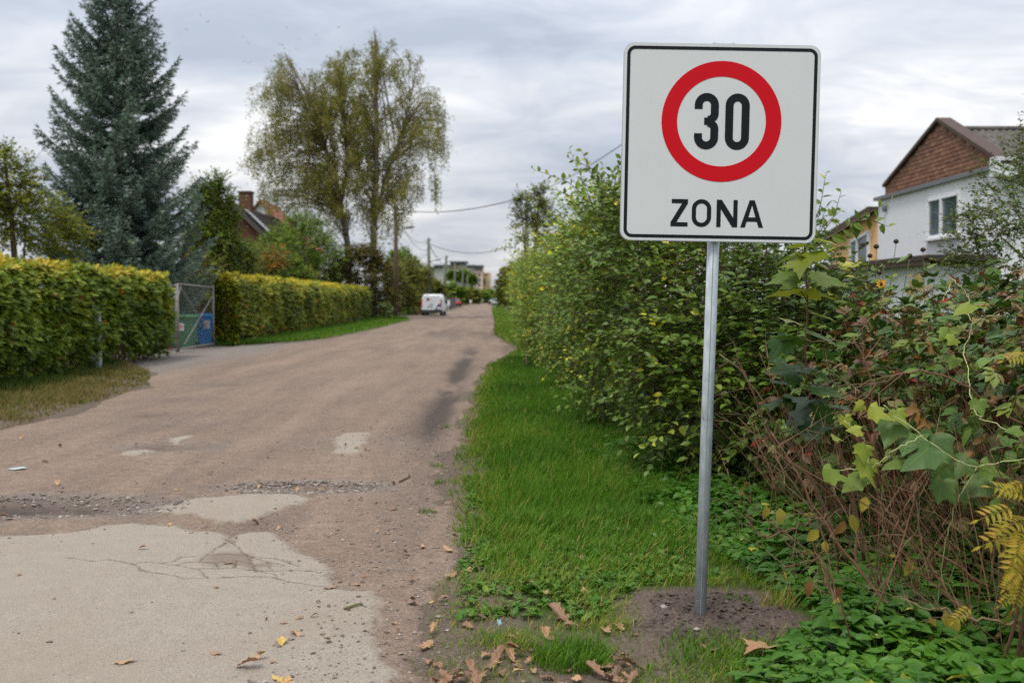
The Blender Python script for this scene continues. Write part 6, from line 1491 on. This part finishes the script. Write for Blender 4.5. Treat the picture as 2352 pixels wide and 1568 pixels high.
# ------------------------------------------------------------------ vehicles
m_tyre = plain('tyre_rubber', (.02, .02, .021), .85, 0, .2); m_plastic = plain('dark_bumper_plastic', (.035, .037, .042), .6, 0, .15)
m_rim = plain('wheel_rim', (.4, .41, .42), .4, .7, .1); m_tail = plain('tail_lamp_red', (.42, .02, .03), .3, 0, .1); m_navy = plain('navy_graphic', (.012, .035, .16), .4, 0, .05)
def paint(name, col): 
    m = plain(name, col, .28, 0, .03, 3, .5); return m
def hull(sections, mb):
    """closed skin through cross-sections; each = (y, [(x, z) ...]) with equal counts"""
    m = len(sections[0][1]); V = []
    for y, s_ in sections: V += [(x, y, z) for x, z in s_]
    T = []
    for i in range(len(sections) - 1):
        for j in range(m):
            k = (j + 1) % m; T += [(i*m+j, i*m+k, (i+1)*m+k), (i*m+j, (i+1)*m+k, (i+1)*m+j)]
    for i, s_ in ((0, 0), (len(sections) - 1, 1)):
        c = len(V); pts = np.array(V[i*m:(i+1)*m]); V.append(tuple(pts.mean(0)))
        for j in range(m):
            k = (j + 1) % m; T.append((c, i*m+k, i*m+j) if s_ == 0 else (c, i*m+j, i*m+k))
    mb.add(V, T)
def wheel(parent, x, y, r_, w):
    q = MB(); q.tube([(x - w / 2, y, r_), (x + w / 2, y, r_)], r_, 18); wl = part('wheel', q, m_tyre, parent, True)
    s_ = math.copysign(1, x); q = MB(); q.tube([(x + s_ * w * .3, y, r_), (x + s_ * (w / 2 + .01), y, r_)], r_ * .6, 12); part('rim', q, m_rim, wl)
def ring(hw, z0, z1, top, inset=.08, tuck=.10):
    """body cross-section: sill, side, roof with rounded shoulders"""
    zt = z1; return [(-hw + tuck, z0), (hw - tuck, z0), (hw, z0 + .18), (hw + .01, z0 + .55), (hw - .02, zt - .55), (hw - inset, zt - .14), (hw - inset - .14, zt), (-hw + inset + .14, zt), (-hw + inset, zt - .14), (-hw + .02, zt - .55), (-hw - .01, z0 + .55), (-hw, z0 + .18)]
VX, VD = (991 - 1176) / F * 85, 85.0
van = thing('delivery_van', 'white delivery van with blue and red markings parked at the left road edge', 'van', A(VX, VD, 0), rot=(0, 0, math.radians(-2)))
q = MB(); hull([(0, ring(.78, .34, 1.72, 0)), (.05, ring(.86, .30, 1.80, 0)), (.5, ring(.89, .28, 1.84, 0)), (2.4, ring(.90, .28, 1.86, 0)), (2.9, ring(.90, .28, 1.78, 0, .12)), (3.5, ring(.89, .28, 1.30, 0, .12)), (4.2, ring(.84, .30, 1.05, 0)), (4.4, ring(.75, .34, .9, 0))], q); body = part('body', q, paint('white_van_paint', (.72, .74, .76)), van, True)
for s_ in (-1, 1):
    q = MB(); q.prism([(.03, 1.72), (s_ * .70 if s_ > 0 else .03, 1.72)] if False else [(s_ * .012, .50), (s_ * .76, .50), (s_ * .78, 1.2), (s_ * .68, 1.70), (s_ * .012, 1.70)], 0, .035, (A(0, .0, 0), A(1, 0, 0), A(0, 0, 1), A(0, -1, 0))); dr_ = part('rear_door', q, paint('white_door_paint', (.70, .72, .74)), van)
    q = MB(); q.box((s_ * .09, -.05, .98), (.04, .03, .16)); part('handle', q, m_plastic, dr_)
    q = MB(); q.box((s_ * .835, .02, 1.12), (.10, .10, .62)); part('tail_light', q, m_tail, van)
    q = MB(); q.box((s_ * 1.0, 3.0, 1.15), (.18, .10, .26)); part('mirror', q, m_plastic, van)
    q = MB(); q.box((s_ * .885, 2.95, 1.32), (.02, .85, .36)); part('side_window', q, m_glass, van)
q = MB(); q.box((0, .02, .40), (1.72, .22, .24)); part('bumper', q, m_plastic, van)
q = MB(); q.box((-.12, -.045, .80), (.52, .012, .12)); pl = part('number_plate', q, plain('plate_white', (.7, .7, .68), .4, 0, .03), van)
for k in range(5):
    q = MB(); q.box((-.30 + k * .085, -.054, .80), (.05, .006, .075)); part('plate_mark', q, m_black, pl)
q = MB(); q.box((-.28, -.042, 1.46), (.26, .010, .10)); part('logo', q, m_navy, van)
q = MB(); q.box((-.28, -.042, 1.33), (.26, .010, .09)); part('logo', q, m_red, van)
q = MB(); q.prism([(.28, .52), (.74, .52), (.755, 1.10), (.62, 1.02)], 0, .006, (A(0, -.036, 0), A(1, 0, 0), A(0, 0, 1), A(0, -1, 0))); gph = part('blue_graphic', q, m_navy, van)
q = MB(); q.prism([(.46, .66), (.60, .53), (.74, .66), (.62, .80)], 0, .006, (A(0, -.043, 0), A(1, 0, 0), A(0, 0, 1), A(0, -1, 0))); part('white_graphic', q, m_frame, gph)
q = MB(); q.prism([(.62, .545), (.70, .55), (.75, .63), (.70, .62)], 0, .006, (A(0, -.050, 0), A(1, 0, 0), A(0, 0, 1), A(0, -1, 0))); part('red_graphic', q, m_red, gph)
for x in (-.78, .78):
    for y in (.75, 3.45): wheel(van, x, y, .32, .22)
def car(label, px, d, col, rz_):
    X = (px - 1176) / F * d; t = thing('parked_car', label, 'car', A(X, d, 0), 'cars parked far along the road', rot=(0, 0, rz_))
    def low(y, hw, z0, z1): return (y, [(-hw + .08, z0), (hw - .08, z0), (hw, z0 + .2), (hw, z1 - .12), (hw - .12, z1), (-hw + .12, z1), (-hw, z1 - .12), (-hw, z0 + .2)])
    q = MB(); hull([low(0, .76, .4, .85), low(.1, .84, .28, .95), low(1, .88, .25, .97), low(3.2, .88, .25, .92), low(4.1, .82, .28, .78), low(4.25, .7, .4, .68)], q); part('body', q, paint('car_paint', col), t, True)
    q = MB(); hull([low(.15, .66, .9, 1.0), low(.7, .68, .9, 1.42), low(2.0, .68, .9, 1.46), low(3.0, .70, .88, .98)], q); cb = part('cabin', q, m_glass, t, True)
    q = MB(); hull([low(.75, .60, 1.40, 1.48), low(1.3, .62, 1.42, 1.52), low(2.0, .60, 1.42, 1.50)], q); part('roof', q, paint('car_paint', col), cb, True)
    for x in (-.74, .74):
        for y in (.75, 3.4): wheel(t, x, y, .31, .2)
        q = MB(); q.box((math.copysign(.66, x), .03, .76), (.28, .12, .14)); part('tail_light', q, m_tail, t)
        q = MB(); q.box((math.copysign(.60, x), 4.2, .62), (.28, .12, .12)); part('headlight', q, m_frame, t)
    q = MB(); q.box((0, -.0, .44), (1.5, .16, .2)); part('bumper', q, m_plastic, t)
car('small red car parked behind the wooden fence on the left', 1050, 178, (.50, .035, .04), .25)
car('dark grey car far away on the right side of the road', 1130, 235, (.05, .055, .065), 0)
car('white car half hidden by the far right roadside bushes', 1139, 215, (.70, .72, .74), 0)

# ------------------------------------------------------------------ fences, pillars, boxes by the far road
fn = thing('wooden_fence', 'dark weathered board fence beyond the white van on the left', 'fence', A(-9.2, 150, 0))
m_board = plain('weathered_board', (.115, .10, .098), .9, 0, .3, 2)
bm_ = MB(); bm_.box((0, 0, .75), (.05, .52, 1.5)); bme = bm_.mesh('board', m_board); rng = np.random.default_rng(131)
for k in range(70):
    y = 124 + k * .62; o = bpy.data.objects.new('board', bme); COL.objects.link(o); o.parent = fn
    o.location = Vector(A(-8.55 - .021 * (y - 124) + rng.normal() * .01, y, rng.normal() * .03) - ORG[fn.name]); o.scale = (1, 1, rng.uniform(.96, 1.06))
for z in (.4, 1.2):
    q = MB(); q.bar((-8.63, 124, z), (-8.63 - .021 * 43, 167, z), .06, .1); part('rail', q, m_board, fn)
for i, (px, d, lab) in enumerate([(957, 92, 'left one of the two orange brick gate pillars before the van'), (967, 96, 'right one of the two orange brick gate pillars, half hidden by the van')]):
    X = (px - 1176) / F * d; t = thing('gate_pillar', lab, 'pillar', A(X, d, 0), 'orange gate pillars')
    q = MB(); q.box((X, d, .75), (.36, .36, 1.5)); part('shaft', q, plain('orange_brick', (.42, .19, .10), .9, 0, .25, 5), t); q = MB(); q.box((X, d, 1.56), (.46, .46, .1)); part('cap', q, m_conc, t)
for i, (px, py, d, lab) in enumerate([(1030, 682, 122, 'white meter box on a post just right of the van'), (1081, 693, 200, 'small white roadside box right of the red car'), (1108, 690, 270, 'tiny far white roadside box near the road end')]):
    X = (px - 1176) / F * d; t = thing('utility_box', lab, 'utility box', A(X, d, 0), 'white utility boxes along the road')
    q = MB(); q.box((X, d, .95), (.34, .22, .62)); part('cabinet', q, m_frame, t); q = MB(); q.box((X, d, .32), (.14, .12, .64)); part('plinth', q, m_conc, t)

# birds high over the gardens
m_bird = plain('dark_feathers', (.06, .06, .065), .8)
bm_ = MB(); bm_.add([(0, -.12, 0), (0, .10, 0), (.03, 0, .0), (-.03, 0, 0), (.22, -.02, .07), (.42, -.10, .02), (-.22, -.02, .07), (-.42, -.10, .02), (0, 0, -.04), (.06, .16 - .3, 0), (-.06, .16 - .3, 0)],
  [[0, 2, 1], [0, 1, 3], [2, 5, 4], [2, 4, 1], [3, 6, 7], [3, 1, 6], [0, 8, 2], [0, 3, 8], [8, 1, 2], [8, 3, 1], [0, 9, 2], [0, 3, 10]])
bme = bm_.mesh('bird', m_bird); rng = np.random.default_rng(141)
for (a, b) in [(950,150),(1025,78),(1062,112),(865,225),(1242,192),(1265,218),(1425,225),(1442,230),(1515,250),(1525,203),(1615,178),(1730,142),(1245,318),(1270,325),(1285,317),(1467,142)]:
    p_ = at(a * .4492, b * .4492, 170 + rng.normal() * 12); o = bpy.data.objects.new('bird', bme); COL.objects.link(o); o.location = Vector(p_); o.rotation_euler = (rng.normal() * .3, rng.normal() * .4, rng.uniform(0, 6)); o.scale = (1.0,) * 3
    o['label'] = 'tiny dark bird of the flock flying high above the spruce and birch'; o['category'] = 'bird'; o['group'] = 'birds of the flock'

# ------------------------------------------------------------------ fallen leaves and litter
m_fall, nt, bs, out = material('fallen_leaf')
oi = attr(nt, 'rnd')
c = ramp(nt, oi, [(0, (.12, .062, .036)), (.3, (.24, .125, .065)), (.55, (.36, .20, .095)), (.8, (.46, .27, .115)), (1, (.55, .38, .09))])
c = mixc(nt, 1.0, c, ramp(nt, noise(nt, 25, 4, .6), [(.3, (.75, .72, .7)), (.7, (1.15, 1.15, 1.15))]), 'MULTIPLY')
nt.links.new(c, bs.inputs['Base Color']); bs.inputs['Roughness'].default_value = .6
rng = np.random.default_rng(151)
HUES = [('dark brown', .06), ('brown', .28), ('tan', .5), ('orange-tan', .72), ('yellow', .97)]
var = []
for h, (nm, r_) in enumerate(HUES):
    for cur in (0, 1, 2):
        v, t = OAK; v = v.copy(); y, x = v[:, 1] - .5, v[:, 0]
        v[:, 2] = [.5 * y * y + .3 * x * x, -.35 * y * y + 1.6 * x * x + .08 * np.sin(6 * y), .6 * np.abs(x) + .25 * np.sin(3.5 * y)][cur] + .03 * np.sin(17 * x + 9 * y); v[:, 1] -= .5; v[:, 2] -= v[:, 2].min(); v[:, 0] *= 1.25
        mb = MB(); mb.add(v, t, r_); var.append(mb.mesh('fallen_leaf', m_fall))
def ground_z(x, y):
    return max(float(gz(np.array(x), np.array(y))), float(rz(x, y)) if inside(np.array(x), np.array(y)) > -.3 else -9)
def fallen(px, py, sz, h, where, lift=.0):
    p_ = gr(px, py, .02); z_ = ground_z(p_[0], p_[1]); o = bpy.data.objects.new('fallen_leaf', var[h * 3 + rng.integers(0, 3)]); COL.objects.link(o)
    o.location = Vector((p_[0], p_[1], z_ + .003 + lift)); sz = sz * .8; o.scale = (sz,) * 3; o.rotation_euler = (rng.normal() * .13, rng.normal() * .13, rng.uniform(0, 6.28))
    big = 'large' if sz > .068 else 'small' if sz < .044 else 'mid-sized'
    o['label'] = f'{big} {HUES[h][0]} dry oak leaf {where}'; o['category'] = 'fallen leaf'; o['group'] = f'{big} {HUES[h][0]} leaves {where}'
ROADL = [(725,855,.07,3),(95,985,.05,2),(868,730,.085,3),(1305,722,.085,3),(1427,745,.07,3),(1170,927,.08,3),(1690,1052,.10,2),(1827,1028,.07,2),(1105,1050,.05,2),(640,1430,.11,3),(1260,1460,.13,3),(1320,1418,.08,3),(1105,1388,.07,2),(1440,1328,.10,4),(1505,1288,.09,3),(1450,1232,.05,2),(1530,1208,.05,2),(1605,1200,.05,2),(1670,1328,.07,2),(1435,1522,.10,4),(1465,1535,.12,3),(1395,1430,.04,2),(1365,1218,.03,1)]
for a, b, s_, h in ROADL: fallen(a * .4492, 872.8 + b * .4492, s_, h, 'on the grey asphalt patch' if b > 760 else 'where dirt meets asphalt')
DIRTL = [(1075,470,.07,1),(1217,515,.07,2),(1325,525,.06,3),(295,525,.09,3),(905,547,.06,3),(1520,530,.06,3),(1640,522,.08,3),(1000,272,.07,1),(110,292,.10,2),(305,332,.09,2),(230,407,.08,1),(750,415,.05,3),(1880,348,.09,3),(1765,325,.08,2),(1825,345,.1,3),(2255,230,.09,2),(2010,520,.07,2),(1845,600,.06,2),(1925,760,.07,2),(1800,820,.05,1),(2080,878,.06,1),(2160,840,.07,2),(2100,1015,.06,1),(2110,1120,.07,2),(2015,1225,.05,2),(2040,1270,.04,0),(1860,985,.04,2),(1370,385,.06,1),(40,690,.12,1),(2010,650,.08,1),(1895,240,.07,2)]
for a, b, s_, h in DIRTL: fallen(a * .4492, 872.8 + b * .4492, s_, h, 'on the brown dirt road')
# crop 1000..2000 x 1150..1707 of the photo
CV = lambda a, b: ((1000 + a / 2.352) * .91875, (1150 + b / 2.352) * .91875)
VERGEL = [(135,497,.06,3),(280,515,.10,3),(300,668,.11,2),(395,660,.12,2),(65,695,.07,1),(70,820,.09,2),(190,843,.05,4),(255,830,.07,1),(30,540,.05,1),(200,1010,.07,2),(150,1070,.12,2),(205,290,.08,2),(540,233,.07,2),(505,432,.09,2),(560,320,.06,1),(690,397,.06,1),(325,447,.07,1),(840,550,.06,2),(1070,590,.08,2),(745,600,.08,0),(985,540,.06,0),(1040,645,.06,1),(870,640,.07,0),(625,588,.07,1),(590,530,.06,1),(1080,790,.09,2),(850,800,.08,2),(755,770,.12,1),(430,875,.07,1),(480,935,.07,0),(930,945,.16,1),(1010,985,.10,1),(1210,1020,.10,2),(660,1055,.09,1),(690,1145,.12,1),(575,1190,.05,3),(540,1210,.08,1),(760,1185,.06,2),(695,1240,.06,3),(900,1060,.08,1),(1290,1200,.10,1),(1370,1240,.12,1),(1150,1260,.12,1),(1035,1285,.09,3),(1290,1295,.10,1),(460,1290,.14,1),(260,1275,.12,1),(330,1250,.08,0),(1270,1265,.08,0),(1820,1128,.11,1),(1560,540,.09,0),(1360,575,.05,1),(2210,1270,.07,1),(1610,370,.06,2),(1210,1220,.1,1),(1330,1160,.08,2),(230,1215,.07,1),(420,1225,.08,1)]
for a, b, s_, h in VERGEL: fallen(*CV(a, b), s_, h, 'in the verge grass', .012)
for k in range(46):
    fallen(rng.uniform(985, 1480), 1568 - 150 * rng.random() ** 1.6, rng.uniform(.035, .10), int(rng.choice([0, 1, 1, 1, 2, 2])), 'in the bottom leaf litter', .006)
same = {}
for o in list(COL.objects):
    if o.get('category') == 'fallen leaf': same.setdefault(o['label'], []).append(o)
ORD = ['lowest', 'second', 'third', 'fourth', 'fifth', 'sixth', 'seventh', 'eighth', 'ninth', 'tenth', 'eleventh', 'twelfth', 'thirteenth', 'fourteenth', 'fifteenth', 'sixteenth', 'seventeenth', 'eighteenth', 'nineteenth', 'twentieth', 'twenty-first', 'twenty-second', 'twenty-third', 'twenty-fourth', 'twenty-fifth', 'twenty-sixth', 'twenty-seventh', 'twenty-eighth']
for lab, os_ in same.items():
    if len(os_) > 1:
        for k, o in enumerate(sorted(os_, key=lambda o: o.location.y)): o['label'] = lab + (f', {ORD[min(k, 27)]} from the bottom' if k else ', lowest in the picture')
# one big maple leaf by the soil
mb = MB(); v, t = MAPLE; v = v.copy(); v[:, 2] += .35 * np.abs(v[:, 0]); mb.add(v, t, .45); o = bpy.data.objects.new('fallen_leaf', mb.mesh('fallen_leaf', m_fall)); COL.objects.link(o)
p_ = gr(1765, 1490, .06); o.location = Vector((p_[0], p_[1], p_[2] + .01)); o.scale = (.15,) * 3; o.rotation_euler = (.15, .1, 2.2); o['label'] = 'big pale brown maple leaf at the right rim of the bare soil'; o['category'] = 'fallen leaf'
# paper scrap, stick, twig
m_paper = plain('pale_paper', (.40, .46, .46), .7, 0, .06)
p_ = gr(40, 1078, .0); z_ = rz(p_[0], p_[1]) + .006; mb = MB(); mb.add([(p_[0]-.09, p_[1], z_), (p_[0], p_[1]-.07, z_+.004), (p_[0]+.09, p_[1], z_+.01), (p_[0], p_[1]+.08, z_+.004), (p_[0]-.09, p_[1], z_-.002), (p_[0], p_[1]-.07, z_+.002), (p_[0]+.09, p_[1], z_+.008), (p_[0], p_[1]+.08, z_+.002)], [[0,1,2],[0,2,3],[4,6,5],[4,7,6],[0,4,5],[0,5,1],[1,5,6],[1,6,2],[2,6,7],[2,7,3],[3,7,4],[3,4,0]])
single('paper_scrap', mb, m_paper, 'pale blue-green paper scrap lying on the dirt road at the left edge', 'litter')
def stick(px0, py0, px1, py1, r_, mat, label, kink=.02, name='stick', cat='stick'):
    a, b = gr(px0, py0, .0), gr(px1, py1, .0); m = (a + b) / 2 + A(kink, kink, 0); a[2] = ground_z(*a[:2]) + r_; b[2] = ground_z(*b[:2]) + r_; m[2] = ground_z(*m[:2]) + r_ * 1.6
    q = MB(); q.tube(bez([a, m, b], 10), np.linspace(r_, r_ * .6, 10), 6); single(name, q, mat, label, cat)
stick(917, 1108, 938, 1092, .007, m_bark, 'dark crooked stick on the road edge beside the verge', .05)
stick(790, 1405, 832, 1393, .0065, plain('green_bark', (.14, .135, .05), .8, 0, .2), 'straight olive-green twig lying on the grey asphalt')
stick(1750, 1470, 1860, 1540, .002, m_vstem, 'thin yellow straw lying across the front of the soil patch', .01, 'straw', 'straw')
for (a, b, c, lab) in [(1145, 1435, (.25, .48, .6), 'tiny blue paper scrap in the grass left of the soil patch'), (1503, 1233, (.6, .65, .68), 'tiny white scrap in the grass left of the post')]:
    p_ = gr(a, b, .03); mb = MB(); mb.leaves(OVATE, np.array([p_, p_ + A(.012, 0, .004)]), np.array([[.3, .2, 1.], [-.6, .3, .7]]), np.array([[0, -1., .3], [0, -1., .2]]), .028, .5); single('litter_scrap', mb, plain('scrap_print', c, .6, 0, .05), lab, 'litter')
